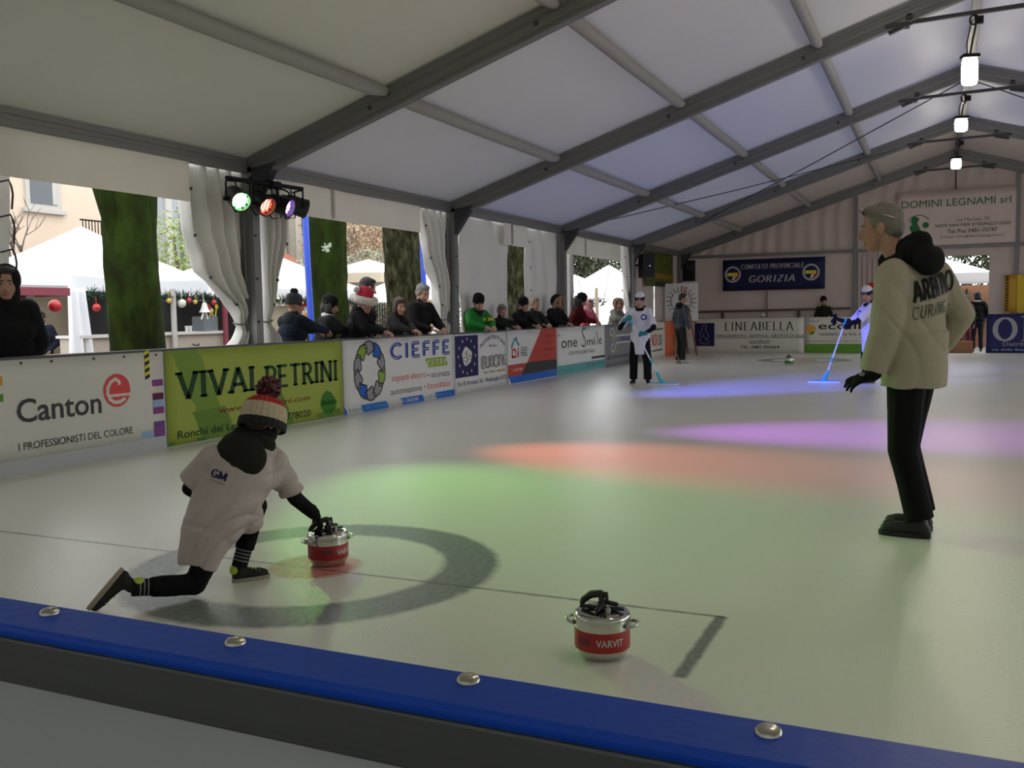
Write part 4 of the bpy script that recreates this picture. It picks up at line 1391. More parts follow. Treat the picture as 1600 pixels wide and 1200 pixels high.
def cooker(label, c, rot, band, word, tilt=0.0):
    """pan with a lid, two side handles, a lever and a printed band"""
    c = Vector(c)
    t = thing('pressure_cooker', label, 'pot', c, 'pressure cookers used as curling stones')
    def W(x, y, z):
        cs, sn = math.cos(rot), math.sin(rot)
        return c + Vector((x * cs - y * sn, x * sn + y * cs, z))
    build('pan', MB().lathe([(0.0, 0.0), (0.078, 0.0), (0.086, 0.006), (0.099, 0.030), (0.1035, 0.045), (0.104, 0.128), (0.104, 0.140), (0.108, 0.143), (0.108, 0.150), (0.1, 0.151), (0.0, 0.151)], c, n=48), STEEL, t, smooth=True)
    b = MB().lathe([(0.1046, 0.040), (0.1052, 0.042), (0.1052, 0.112), (0.1046, 0.114)], c, n=48)
    bo = build('band', b, band, t, smooth=True)
    bo['label'] = 'printed paper band'
    if word:
        mb = MB()
        vf = glyph_mesh(word, 0.012)
        x0, x1 = min(v[0] for v in vf[0]), max(v[0] for v in vf[0])
        y0, y1 = min(v[1] for v in vf[0]), max(v[1] for v in vf[0])
        V = []
        for x, y in vf[0]:
            a = rot - PI / 2 + 0.02 + (x - x0) / (x1 - x0) * 1.02
            V.append(c + Vector((0.1057 * math.cos(a), 0.1057 * math.sin(a), 0.064 + 0.027 * (y - y0) / (y1 - y0))))
        mb.add(V, vf[1])
        build('lettering', mb, I_WHITE, bo, fix=False)
        mb = MB()
        for k in range(4):
            a0 = rot - PI / 2 - 0.75 + k * 0.14
            for zz in (0.066, 0.076, 0.084):
                mb.poly([c + Vector((0.1057 * math.cos(a), 0.1057 * math.sin(a), z)) for a, z in ((a0, zz), (a0 + 0.11, zz), (a0 + 0.11, zz + 0.006), (a0, zz + 0.006))])
        build('lettering', mb, M('print_smudge', (0.05, 0.03, 0.035), 0.6), bo, fix=False)
    ld = MB().lathe([(0.106, 0.150), (0.1075, 0.156), (0.105, 0.166), (0.098, 0.171), (0.090, 0.168), (0.084, 0.170), (0.05, 0.176), (0.0, 0.178)], c, n=48)
    lid = build('lid', ld, STEEL, t, smooth=True)
    vb = MB().cyl(W(0.03, -0.03, 0.172), W(0.03, -0.03, 0.192), 0.010, n=12).cyl(W(0.03, -0.03, 0.192), W(0.03, -0.03, 0.198), 0.007, n=12)
    build('valve', vb, STEEL_B, lid)
    for sgn in (-1, 1):
        h = MB().tube([W(sgn * 0.100, -0.042, 0.128), W(sgn * 0.122, -0.036, 0.132), W(sgn * 0.136, -0.016, 0.134), W(sgn * 0.136, 0.016, 0.134), W(sgn * 0.122, 0.036, 0.132), W(sgn * 0.100, 0.042, 0.128)], 0.0065, n=8)
        h.box(W(sgn * 0.104, 0, 0.128), (0.008, 0.075, 0.016), Matrix.Rotation(rot, 3, 'Z'))
        build('handle', h, STEEL_B, t, smooth=True)
    # clamp lever across the lid
    lv = MB()
    lv.bar(W(-0.085, 0.0, 0.183), W(0.085, 0.0, 0.183), 0.020, 0.010)
    lv.cyl(W(0, 0, 0.172), W(0, 0, 0.205), 0.017, n=14)
    build('clamp_bar', lv, BLACK, t, bevel=0.002)
    hd = MB()
    pts = [W(-0.085, 0.03, 0.184), W(-0.075, 0.022, 0.202), W(-0.045, 0.012, 0.226), W(-0.005, 0.0, 0.236), W(0.010, -0.004, 0.232)]
    hd.chain(pts, [0.010, 0.013, 0.015, 0.014, 0.010], n=10)
    hd.tube([W(0.012, -0.004, 0.240), W(0.020, -0.006, 0.243), W(0.022, -0.008, 0.215), W(0.014, -0.004, 0.205)], 0.006, n=8)
    hd.chain([W(0.0, -0.004, 0.225), W(0.004, -0.010, 0.196), W(-0.006, -0.050, 0.186)], [0.013, 0.012, 0.010], n=10)
    hd.chain([W(0.01, 0, 0.205), W(0.055, 0.008, 0.197)], [0.010, 0.008], n=10)
    build('lever', hd, BLACK, t, smooth=True)
    return t


RED_BAND = M('band_red', (0.38, 0.014, 0.014), 0.45, var=0.05, vscale=8)
cooker('steel pressure cooker with a red VARVIT band standing alone on the near ice', (-1.135, 3.272, 0.0), math.radians(5.5), RED_BAND, 'VARVIT')
cooker('steel pressure cooker with red band under the hand of the crouching child', (-2.895, 3.985, 0.0), math.radians(60), M('band_crimson', (0.30, 0.010, 0.012), 0.45), 'VARVIT')
cooker('far pressure cooker with a green band on the ice before the distant ring', (-3.07, 22.05, 0.0), math.radians(-25), M('band_green', (0.05, 0.15, 0.03), 0.45), None)

# ---------------------------------------------------------------- sweeping mops
TEAL_P = M('teal_plastic', (0.02, 0.42, 0.50), 0.35)
MOPW = M('mop_white', (0.65, 0.65, 0.70), 0.6, bump=0.3, bscale=60)


def mop(label, top, foot, yaw):
    top, foot = Vector(top), Vector(foot)
    t = thing('mop', label, 'mop', foot, 'sweeping mops')
    d = (top - foot).normalized()
    build('shaft', MB().cyl(foot + d * 0.20, top, 0.013, n=10), MOPW, t)
    build('grip', MB().cyl(top - d * 0.16, top + d * 0.02, 0.017, n=10), TEAL_P, t)
    build('sleeve', MB().cyl(foot + d * 0.42, foot + d * 0.50, 0.018, n=10), TEAL_P, t)
    build('joint', MB().chain([foot + Vector((0, 0, 0.035)), foot + d * 0.10, foot + d * 0.24], [0.05, 0.032, 0.020]), TEAL_P, t, smooth=True)
    R = Matrix.Rotation(yaw, 3, 'Z')
    build('plate', MB().box(foot + Vector((0, 0, 0.030)), (0.50, 0.10, 0.014), R), TEAL_P, t, bevel=0.004)
    build('pad', MB().box(foot + Vector((0, 0, 0.012)), (0.54, 0.135, 0.024), R), MOPW, t, bevel=0.008)
    return t


mop('white and teal floor mop held by the boy in front of the grey sign', (-4.93, 15.80, 1.19), (-4.37, 15.98, 0.0), math.radians(8))
mop('white and teal floor mop held by the boy half hidden behind the referee', (-1.40, 16.66, 1.10), (-1.79, 17.05, 0.0), math.radians(6))
o = build('walking_stick', MB().cyl((-5.97, 22.2, 0.72), (-5.62, 22.2, 0.0), 0.014, n=8), M('stick_wood', (0.22, 0.12, 0.07), 0.6), None, (-5.8, 22.2, 0))
tag(o, 'thin brown stick held beside the legs of the person at the dial board', 'stick')

# ---------------------------------------------------------------- scoring dial on an easel
t = thing('score_dial', 'square white dial board with a ring of numbers and two red hands', 'sign', (-6.80, 26.9, 0))
DZ, DXC = 1.54, -6.80
face = build('dial_face', MB().box((DXC, 26.9, DZ), (0.98, 0.02, 1.10)), M('dial_white', (0.72, 0.72, 0.72), 0.5), t)
s = Sign(face, LX, LZ, (0, 26.889, 0), 0.003)
for k in range(16):
    a = math.radians(90 - (k - 7.5) * 18.5 + 5)
    ca, sa = math.cos(a), math.sin(a)
    s.line([(DXC + 0.345 * ca, DZ + 0.02 + 0.345 * sa), (DXC + 0.45 * ca, DZ + 0.02 + 0.45 * sa)], 0.018, I_BLACK)
    s.txt(str(k + 1), DXC + 0.295 * ca - 0.045, DZ + 0.02 + 0.295 * sa - 0.04, 0.085 if k > 8 else 0.05, 0.085, I_BLACK, bold=0.02)
s.done()
hm = MB()
for a in (88, 74):
    ca, sa = math.cos(math.radians(a)), math.sin(math.radians(a))
    hm.bar((DXC, 26.88, DZ), (DXC + 0.44 * ca, 26.88, DZ + 0.02 + 0.44 * sa), 0.028, 0.006, up=(0, 1, 0))
hm.cyl((DXC, 26.889, DZ), (DXC, 26.872, DZ), 0.03, n=12)
build('dial_hand', hm, I_RED, t)
WOODB = M('easel_wood', (0.20, 0.11, 0.07), 0.6, var=0.2, vscale=10)
for xa, ya, xb, yb in ((-6.62, 26.93, -6.30, 26.7), (-6.98, 26.93, -6.98, 26.75), (-6.80, 26.95, -6.80, 27.7)):
    build('leg', MB().bar((xa, ya, 1.5), (xb, yb, 0.0), 0.045, 0.03, up=(0, 1, 0)), WOODB, t)
build('ledge', MB().box((DXC, 26.88, 0.975), (0.9, 0.06, 0.03)), WOODB, t)

# ---------------------------------------------------------------- outside: trees
BARK = bark('mossy_bark', (0.007, 0.006, 0.003), (0.013, 0.021, 0.004), (0.024, 0.040, 0.006), 3.2, 0.18)
BARK2 = bark('dark_bark', (0.006, 0.006, 0.003), (0.022, 0.021, 0.010), (0.060, 0.056, 0.030), 9.0, 0.15)
TWIG = M('twig_brown', (0.14, 0.095, 0.07), 0.9)


def trunk(label, x, y, r, mat, lean=(0, 0), fork=None):
    t = thing('tree', label, 'tree', (x, y, -0.07), 'mossy trees outside')
    def fn(u, v):
        a = 2 * PI * u
        z = -0.1 + 9 * v
        rr = r * (1.0 + 0.35 * math.exp(-z * 2.2) - 0.018 * z + 0.08 * max(0, z - 2.4)) * (1 + 0.13 * mnoise.noise(Vector((math.cos(a) * 1.6 + x, math.sin(a) * 1.6 + y, z * 0.7))) + 0.08 * mnoise.noise(Vector((math.cos(a) * 5, math.sin(a) * 5, z * 2.5))))
        return (x + lean[0] * z + rr * math.cos(a), y + lean[1] * z + rr * math.sin(a), z)
    build('trunk', MB().grid(36, 70, fn), mat, t, smooth=True)
    b = MB()
    if fork:
        b.tube([(x, y, 2.0), (x + fork[0] * 0.35, y + fork[1] * 0.35, 2.5), (x + fork[0] * 0.7, y + fork[1] * 0.7, 3.2), (x + fork[0], y + fork[1], 4.6), (x + 1.5 * fork[0], y + 1.5 * fork[1], 8)], [r * 0.5, r * 0.42, r * 0.36, r * 0.32, 0.1], n=12)
    b.tube([(x, y, 6.0), (x + 1.2, y + 0.6, 7.6), (x + 2.2, y + 1.4, 10)], [0.16, 0.12, 0.04])
    b.tube([(x, y, 6.4), (x - 1.2, y - 0.8, 8.2), (x - 2.0, y - 1.4, 10.5)], [0.16, 0.12, 0.04])
    b.tube([(x, y, 8.6), (x + 0.2, y - 0.8, 11.5)], [0.22, 0.05])
    build('branch', b, mat, t, smooth=True)
    return t


trunk('thick mossy tree trunk seen above the white paint shop sign', -11.0, 10.52, 0.40, BARK, (0, -0.02), (0, -0.75))
t = trunk('mossy tree trunk with a pale patch between the two blue poles', -11.0, 15.45, 0.42, BARK, (0, -0.03))
pd = Vector((0.58, -0.81, 0))
LB = MB()
for dx_, dz_, r_ in ((0, 0, .075), (.07, .03, .05), (-.06, .02, .05), (.03, -.06, .05), (-.05, -.05, .035), (.09, .07, .03), (-.02, .07, .04)):
    LB.ell(Vector((-11, 15.37, 2.62 + dz_)) + pd * 0.395 + Vector((0.81, 0.58, 0)) * dx_, (r_, 0.03, r_ * 0.8), Matrix.Rotation(math.atan2(0.58, 0.81), 3, 'Z'), n=9, m=6)
build('lichen', LB, M('lichen', (0.30, 0.34, 0.26), 0.9, var=0.3, vscale=20), t, smooth=True)
trunk('dark rough tree trunk wrapped in netting behind the right blue pole', -11.0, 18.35, 0.43, BARK2, (0, -0.015))
trunk('dark tree trunk seen through the gap between the white curtains', -10.5, 23.3, 0.52, BARK2, (0, 0.0))
trunk('dark tree trunk at the left edge of the far gazebo opening', -11.0, 28.0, 0.42, BARK2)

BLUEP = M('blue_paint', (0.025, 0.07, 0.50), 0.45)
for y, w_ in ((13.42, 'left of the mossy trunk with the pale patch'), (17.45, 'in front of the netted trunk')):
    o = build('blue_pole', MB().tube([(-10.0, y + 0.14, -0.07), (-10.0, y + 0.05, 1.4), (-10.0, y, 2.5), (-10.0, y - 0.04, 5)], 0.055, n=12), BLUEP, None, (-10, y, -0.07), smooth=True)
    tag(o, 'blue pole standing %s' % w_, 'pole', 'blue poles')


def bare_tree(label, x, y, h, spread, seed, r=0.14, mat=TWIG, depth=5, name='bare_tree', z=-0.07):
    rnd = random.Random(seed)
    b = MB()
    def grow(p, d, L, r, k):
        q = p + d * L
        m_ = (p + q) / 2 + Vector((rnd.uniform(-.08, .08), rnd.uniform(-.08, .08), 0)) * L
        b.tube([p, m_, q], [r, r * 0.85, r * 0.7], n=5 if k > 2 else 8)
        if k >= depth:
            return
        for _ in range(3 if k < 3 else 2 + (rnd.random() < .5)):
            e = Vector((rnd.uniform(-1, 1), rnd.uniform(-1, 1), rnd.uniform(-0.25, 0.9))) * spread + d
            grow(q - d * L * rnd.uniform(0, 0.35), e.normalized(), L * rnd.uniform(0.6, 0.82), r * 0.6, k + 1)
    grow(Vector((x, y, z)), Vector((0.05, 0.02, 1)).normalized(), h * 0.3, r, 0)
    o = build(name, b, mat, None, (x, y, z))
    return tag(o, label, 'tree', 'bare trees behind the market')


bare_tree('bare branching tree in front of the beige building', -24.5, 19.3, 6.2, 0.75, 5, 0.11, M('twig_grey', (0.16, 0.13, 0.11), 0.9))
bare_tree('bare young tree at the far left of the beige building', -25.5, 17.9, 6.4, 0.6, 11, 0.09, M('twig_grey', (0.16, 0.13, 0.11), 0.9))


def foliage(name, label, c, rad, n, size, mat, seed, cat='shrub', group='shrubs behind the market'):
    """a bush of many small folded leaves around a stem"""
    rnd = random.Random(seed)
    c = Vector(c)
    t = thing(name, label, cat, (c.x, c.y, -0.07), group)
    b = MB()
    for _ in range(n):
        v = Vector((rnd.gauss(0, 1), rnd.gauss(0, 1), rnd.gauss(0, 1))).normalized() * (rnd.random() ** 0.45)
        p = c + Vector((v.x * rad[0], v.y * rad[1], v.z * rad[2]))
        a = Vector((rnd.uniform(-1, 1), rnd.uniform(-1, 1), rnd.uniform(-1, 1))).normalized() * size * rnd.uniform(0.6, 1.5)
        e = a.cross(Vector((rnd.uniform(-1, 1), rnd.uniform(-1, 1), rnd.uniform(-1, 1)))).normalized() * size * 0.35
        b.add([p - a, p - e + Vector((0, 0, size * .1)), p + a, p + e + Vector((0, 0, size * .1))], [(0, 1, 2, 3)])
    stuff(build('leaves', b, mat, t, fix=False))
    st = MB()
    for k in range(5):
        e = c + Vector((rnd.uniform(-.7, .7) * rad[0], rnd.uniform(-.7, .7) * rad[1], rad[2] * 0.6))
        st.tube([(c.x, c.y, -0.1), (c + e) / 2 - Vector((0, 0, rad[2] * .4)), e], [0.10, 0.07, 0.02], n=6)
    build('stem', st, TWIG, t)
    return t


foliage('shrub', 'bright green bamboo bush left of the tied back curtain', (-22.0, 23.0, 2.4), (1.5, 1.0, 2.6), 2600, 0.09, M('bamboo_leaf', (0.26, 0.33, 0.10), 0.7, var=0.4, vscale=3), 21)
foliage('shrub', 'russet winter hedge tree between the two blue poles', (-27.0, 42.0, 4.6), (4.0, 4.4, 4.8), 15000, 0.11, M('russet_leaf', (0.36, 0.25, 0.16), 0.8, var=0.5, vscale=1.5), 22)
foliage('shrub', 'second russet winter tree right of the netted trunk', (-26.0, 51.0, 4.4), (4.0, 4.0, 5.0), 12000, 0.12, M('tawny_leaf', (0.40, 0.29, 0.16), 0.8, var=0.5, vscale=1.5), 23)
foliage('shrub', 'grey green olive bush low between the two trunks', (-24.0, 37.5, 2.6), (2.4, 2.8, 1.9), 7000, 0.09, M('olive_leaf', (0.28, 0.30, 0.22), 0.8, var=0.35, vscale=2), 24)
foliage('shrub', 'grey green bush under the red tiled roof', (-24.0, 32.8, 2.3), (2.0, 1.7, 1.5), 4500, 0.09, M('olive_leaf', (0.28, 0.30, 0.22), 0.8, var=0.35, vscale=2), 25)
foliage('shrub', 'dark green tree top behind the far white gazebos', (-27.0, 63.0, 5.0), (7.0, 9.0, 4.6), 20000, 0.24, M('dark_leaf', (0.035, 0.045, 0.018), 0.8, var=0.5, vscale=1), 26)
foliage('shrub', 'dark evergreen hedge seen above the white umbrella in the doorway', (3.0, 44.0, 3.4), (7.0, 3.0, 3.0), 8000, 0.16, M('dark_leaf', (0.035, 0.045, 0.018), 0.8, var=0.5, vscale=1), 27)

# ---------------------------------------------------------------- outside: buildings
STUCCO = M('beige_stucco', (0.58, 0.46, 0.36), 0.85, var=0.08, vscale=1.5, bump=0.2, bscale=20)
TRIMC = M('pale_trim', (0.42, 0.40, 0.37), 0.7)
GLASS_D = M('dark_window_glass', (0.05, 0.06, 0.07), 0.08, spec=0.6)
t = thing('building', 'beige building with one tall window above the white market tents', 'building', (-33, 21, -0.07))
build('wall', MB().box((-33, 20.5, 5.0), (6.0, 13.4, 10.1)), STUCCO, t)
build('plinth', MB().box((-33, 20.5, 1.6), (6.06, 13.46, 0.12)), M('brick_red', (0.20, 0.08, 0.05), 0.9), t)
fr = build('window', MB().box((-29.98, 24.5, 6.4), (0.10, 1.5, 2.0)).box((-29.95, 24.5, 5.32), (0.25, 1.8, 0.14)), TRIMC, t)
build('pane', MB().box((-29.95, 24.5, 6.45), (0.08, 1.12, 1.75)), GLASS_D, fr)
build('curtain', MB().box((-29.93, 24.95, 6.45), (0.06, 0.2, 1.7)), TRIMC, fr)
t = thing('building', 'pale grey columned house corner right of the thick mossy trunk', 'building', (-25, 24.9, -0.07))
build('wall', MB().box((-25.2, 25.3, 3.6), (1.6, 1.2, 7.3)), M('pale_blue_wall', (0.30, 0.31, 0.33), 0.8, var=0.06), t)
build('pilaster', MB().box((-24.35, 24.9, 3.6), (0.12, 0.25, 7.3)), TRIMC, t)
build('downpipe', MB().cyl((-24.33, 25.5, 0), (-24.33, 25.5, 5), 0.05, n=8), M('pipe_grey', (0.12, 0.12, 0.13), 0.5), t)
t = thing('railing', 'black balcony railing between the beige building and the mossy trunk', 'railing', (-27, 24.8, 3.6))
rb = MB()
for k in range(22):
    rb.cyl((-27, 23.6 + 0.13 * k, 3.65), (-27, 23.6 + 0.13 * k, 4.75), 0.018, n=6)
build('baluster', rb, BLACKM, t)
build('handrail', MB().bar((-27, 23.5, 4.78), (-27, 26.5, 4.78), 0.06, 0.05).bar((-27, 23.5, 3.66), (-27, 26.5, 3.66), 0.06, 0.05), BLACKM, t)
build('slab', MB().box((-27.4, 25.0, 3.5), (1.6, 3.2, 0.25)), TRIMC, t)
build('pier', MB().box((-27.5, 25.0, 1.7), (1.2, 2.6, 3.5)), STUCCO, t)
t = thing('building', 'old pale house with a terracotta roof behind the bobble hat', 'building', (-28, 35, -0.07))
build('wall', MB().box((-31, 37, 4.5), (3, 9.5, 9.2)), M('old_wall', (0.55, 0.50, 0.42), 0.9, var=0.15, vscale=1.2), t)
cl = MB()
for k in range(5):
    cl.cyl((-29.3, 33.6 + 1.5 * k, 0), (-29.3, 33.6 + 1.5 * k, 9), 0.22, n=10)
build('pilaster', cl, M('old_stone', (0.26, 0.24, 0.20), 0.9, var=0.2), t)
rf = MB().slab([(-27.6, 32.2, 3.0), (-27.6, 36.5, 3.75), (-29.6, 36.5, 4.9), (-29.6, 32.2, 4.15)], (0, 0, 0.15))
build('roof', rf, M('terracotta', (0.26, 0.085, 0.05), 0.85, var=0.3, vscale=8), t)
build('annex', MB().box((-28.6, 34.3, 1.5), (1.6, 4.0, 3.0)), M('old_wall', (0.55, 0.50, 0.42), 0.9, var=0.15, vscale=1.2), t)
t = thing('building', 'tall ochre house front behind the winter trees', 'building', (-40, 58, -0.07))
build('wall', MB().box((-40, 52, 5), (4, 20, 10)), M('ochre_wall', (0.50, 0.42, 0.30), 0.9, var=0.15, vscale=0.8), t)
for yy in (46, 49.5, 53, 56.5):
    wf = build('window', MB().box((-37.97, yy, 6.5), (0.08, 1.3, 1.9)), TRIMC, t)
    build('pane', MB().box((-37.94, yy, 6.5), (0.06, 1.0, 1.6)), GLASS_D, wf)

# ---------------------------------------------------------------- outside: market tents
CANOPY = M('white_canopy', (0.72, 0.73, 0.75), 0.7, var=0.03, vscale=2, trans=(0.10, 0.10, 0.11))
STEELP = M('tent_leg_steel', (0.30, 0.30, 0.31), 0.4, 0.5)
WOODT = M('tan_wood', (0.28, 0.20, 0.13), 0.7, var=0.2, vscale=5)


def gazebo(label, cx, cy, w, d, eave, peak, val=0.26):
    t = thing('gazebo', label, 'market tent', (cx, cy, -0.07), 'white market tents')
    hx, hy = w / 2, d / 2
    mb = MB()
    cs = [(-hx, -hy), (hx, -hy), (hx, hy), (-hx, hy)]
    for k in range(4):
        a, b = cs[k], cs[(k + 1) % 4]
        def fn(u, v, a=a, b=b):
            x = (a[0] + (b[0] - a[0]) * u) * (1 - v)
            y = (a[1] + (b[1] - a[1]) * u) * (1 - v)
            z = eave + (peak - eave) * (v ** 1.12) - 0.06 * math.sin(PI * u) * (1 - v)
            return (cx + x, cy + y, z)
        mb.grid(10, 8, fn)
    build('canopy', mb, CANOPY, t, smooth=True)
    mb = MB()
    for k in range(4):
        a, b = cs[k], cs[(k + 1) % 4]
        mb.grid(24, 3, lambda u, v, a=a, b=b: (cx + (a[0] + (b[0] - a[0]) * u) * (1.003 + 0.004 * math.sin(u * 40) * v), cy + (a[1] + (b[1] - a[1]) * u) * (1.003 + 0.004 * math.sin(u * 40) * v), eave - 0.06 * math.sin(PI * u) - val * v))
    build('valance', mb, CANOPY, t, smooth=True)
    for a in cs:
        build('leg', MB().box((cx + a[0] * 0.97, cy + a[1] * 0.97, (eave - 0.05) / 2 - 0.035), (0.05, 0.05, eave + 0.02)), STEELP, t)
    return t


gazebo('large white gazebo behind the thick mossy trunk', -15.45, 13.45, 3.3, 3.35, 2.10, 3.16)
gazebo('white gazebo roof at the far left behind the grey hut', -18.6, 12.2, 3.3, 3.3, 2.35, 3.3)
gazebo('white gazebo right of the post under the stage lights', -16.0, 19.2, 3.6, 5.0, 2.02, 3.15)
gazebo('white gazebo right of the netted trunk', -16.5, 28.6, 3.0, 3.6, 2.05, 2.95)
gazebo('left one of two white gazebos in the far opening', -14.5, 38.6, 3.4, 3.4, 2.15, 2.95)
gazebo('right one of two white gazebos in the far opening', -15.5, 46.3, 4.4, 4.4, 2.25, 3.72)
gazebo('white gazebo at the very left edge of the far opening', -15.0, 33.6, 3.4, 3.4, 2.1, 2.9)

# white drape on the corner leg
mb = MB().grid(24, 16, lambda u, v: (-13.62 + 0.05 * math.sin(u * 16), 11.52 - 0.06 * v + (0.36 + 0.28 * v) * u, 1.86 - 1.9 * v))
o = tag(build('drape', mb, CANOPY, None, (-13.62, 11.7, 0), smooth=True), 'white drape hanging from the gazebo corner beside the maroon hut', 'curtain')

# maroon hut
MAROON = M('maroon_boards', (0.13, 0.022, 0.035), 0.7, var=0.2, vscale=3, bump=0.5, bscale=6, stretch=(0.2, 0.2, 6))
t = thing('market_hut', 'maroon wooden market hut with pale grey roof at the left edge', 'hut', (-11.6, 6.9, -0.07))
build('wall', MB().box((-11.7, 6.9, 0.8), (2.2, 2.9, 1.74)), MAROON, t)
build('corner_trim', MB().box((-10.59, 8.37, 0.8), (0.08, 0.10, 1.74)), M('trim_pale', (0.45, 0.36, 0.33), 0.7), t)
build('roof', MB().slab([(-10.3, 5.0, 1.72), (-10.3, 8.72, 1.72), (-11.9, 7.6, 2.55), (-11.9, 6.2, 2.55)], (0, 0, 0.03)).slab([(-13.5, 5.0, 1.72), (-13.5, 8.72, 1.72), (-11.9, 7.6, 2.55), (-11.9, 6.2, 2.55)], (0, 0, 0.03)).slab([(-10.3, 8.72, 1.72), (-13.5, 8.72, 1.72), (-11.9, 7.6, 2.55)], (0, 0, 0.03)), M('hut_roof', (0.34, 0.36, 0.36), 0.6, var=0.08), t)
build('fascia', MB().bar((-10.3, 5.0, 1.67), (-10.3, 8.72, 1.67), 0.06, 0.10).bar((-10.3, 8.72, 1.67), (-13.5, 8.72, 1.67), 0.06, 0.10), M('fascia_maroon', (0.20, 0.03, 0.05), 0.6), t)
t = thing('canvas_screen', 'tan canvas screen between the maroon hut and the white drape', 'screen', (-15.0, 11.9, -0.07))
build('canvas', MB().grid(20, 6, lambda u, v: (-15.0 + 0.05 * math.sin(u * 9), 11.2 + 1.5 * u, -0.07 + 2.0 * v)), M('tan_canvas', (0.30, 0.24, 0.16), 0.85, var=0.1), t, smooth=True)
build('strap', MB().tube([(-14.93, 11.9, 1.4), (-14.92, 12.0, 0.9), (-14.93, 12.02, 0.3)], 0.025, n=6), WOODT, t)
o = build('bench', MB().box((-13.2, 11.15, 0.72), (0.4, 0.9, 0.05)).box((-13.2, 10.8, 0.33), (0.3, 0.05, 0.76)).box((-13.2, 11.5, 0.33), (0.3, 0.05, 0.76)), WOODT, None, (-13.2, 11.15, -0.05))
tag(o, 'small wooden bench table beside the maroon hut', 'bench')

# stall under the large gazebo
t = thing('market_counter', 'pale market counter with a drawer pull behind the thick trunk', 'counter', (-13.8, 13.6, -0.07))
build('front', MB().box((-13.9, 13.55, 0.46), (0.5, 3.6, 1.06)), M('counter_paint', (0.40, 0.34, 0.28), 0.6, var=0.06), t)
build('top', MB().box((-13.88, 13.55, 1.01), (0.62, 3.7, 0.05)), M('counter_top', (0.55, 0.52, 0.49), 0.4), t)
build('drawer_pull', MB().tube([(-13.63, 14.43, 0.79), (-13.59, 14.47, 0.76), (-13.59, 14.57, 0.76), (-13.63, 14.61, 0.79)], 0.012, n=6), BLACKM, t)
o = build('stall_shade_sheet', MB().box((-16.6, 15.3, 0.95), (0.1, 7.8, 2.0)), M('stall_dark', (0.02, 0.018, 0.018), 0.8), None, (-16.6, 13.4, -0.05))  # near-black sheet stands in for the shade inside the stall
tag(o, 'near-black sheet standing in for shade inside the stall under the large gazebo', 'backdrop')
for y, m_, l_ in ((13.88, TRIMC, 'pale round post at the front of the stall right of the thick trunk'), (15.32, M('fascia_maroon', (0.20, 0.03, 0.05), 0.6), 'dark red post at the right end of the market counter'), (12.62, M('fascia_maroon', (0.20, 0.03, 0.05), 0.6), 'dark red post of the stall left of the thick trunk')):
    tag(build('stall_post', MB().cyl((-13.55, y, -0.07), (-13.55, y, 1.88), 0.055, n=12), m_, None, (-13.55, y, -0.07), smooth=True), l_, 'post')


def garland(label, p, q, n, seed, lights=False):
    rnd = random.Random(seed)
    p, q = Vector(p), Vector(q)
    t = thing('garland', label, 'garland', (p + q) / 2, 'pine garlands')
    b = MB()
    for k in range(n):
        c = p + (q - p) * rnd.random()
        v = Vector((rnd.gauss(0, 1), rnd.gauss(0, 1), rnd.gauss(0, 1))).normalized()
        b.cyl(c + Vector((0, 0, -0.05 * rnd.random())), c + v * rnd.uniform(0.08, 0.2), 0.011, 0.003, n=3, caps=False)
    stuff(build('needles', b, M('pine_green', (0.010, 0.035, 0.016), 0.8, var=0.4, vscale=5), t, fix=False))
    if lights:
        for k in range(14):
            c = p + (q - p) * ((k + .5) / 14) + Vector((0.10, 0, rnd.uniform(-.1, .06)))
            build('fairy_light', MB().ell(c, (0.025, 0.025, 0.025), n=8, m=6), M('fairy_glow', (0.8, 0.5, 0.1), 0.3, emit=(1.0, 0.6, 0.15), estr=1.6), t)
    return t


garland('dark pine garland under the edge of the large gazebo', (-13.6, 11.9, 1.76), (-13.6, 15.2, 1.72), 900, 1)
garland('pine garland with golden lights right of the bobble hat', (-14.1, 17.2, 1.72), (-14.1, 21.4, 1.68), 800, 2, True)
BALLS = [((-13.5, 12.0, 1.52), 0.07, 'ball_red', (0.45, 0.02, 0.02), 'red bauble left of the thick trunk near the white drape'),
         ((-13.5, 12.42, 1.56), 0.05, 'ball_rose', (0.5, 0.10, 0.08), 'small rose bauble close to the thick trunk on its left'),
         ((-13.5, 14.05, 1.60), 0.085, 'ball_white', (0.6, 0.55, 0.48), 'round white ornament right of the thick trunk'),
         ((-13.5, 14.25, 1.66), 0.05, 'ball_red', (0.45, 0.02, 0.02), 'red bauble beside the round white ornament'),
         ((-13.5, 14.42, 1.63), 0.045, 'ball_gold', (0.6, 0.35, 0.05), 'golden bauble left of the white bell ornament'),
         ((-13.5, 14.95, 1.62), 0.055, 'ball_red', (0.45, 0.02, 0.02), 'red bauble right of the white bell ornament'),
         ((-13.5, 13.72, 1.65), 0.05, 'ball_gold', (0.6, 0.35, 0.05), 'golden bauble just right of the thick trunk'),
         ((-10.9, 9.0, 1.50), 0.085, 'ball_red', (0.45, 0.02, 0.02), 'large red bauble hanging under the hut roof')]
for c, r, n, col_, l_ in BALLS:
    o = tag(build('bauble', MB().ell(c, (r, r, r), n=16, m=10), M(n, col_, 0.35), None, c, smooth=True), l_, 'bauble', 'hanging baubles')
    build('cord', MB().cyl((c[0], c[1], c[2] + r), (c[0], c[1], c[2] + r + 0.13), 0.006, n=5), M(n, col_, 0.35), o)
o = build('bell_ornament', MB().lathe([(0.0, 0.20), (0.04, 0.19), (0.07, 0.08), (0.11, 0.0), (0.0, 0.0)], (-13.45, 14.62, 1.42), n=16), M('ornament_white', (0.62, 0.62, 0.60), 0.6), None, (-13.45, 14.62, 1.42), smooth=True)
tag(o, 'white bell shaped ornament above the market counter', 'ornament')
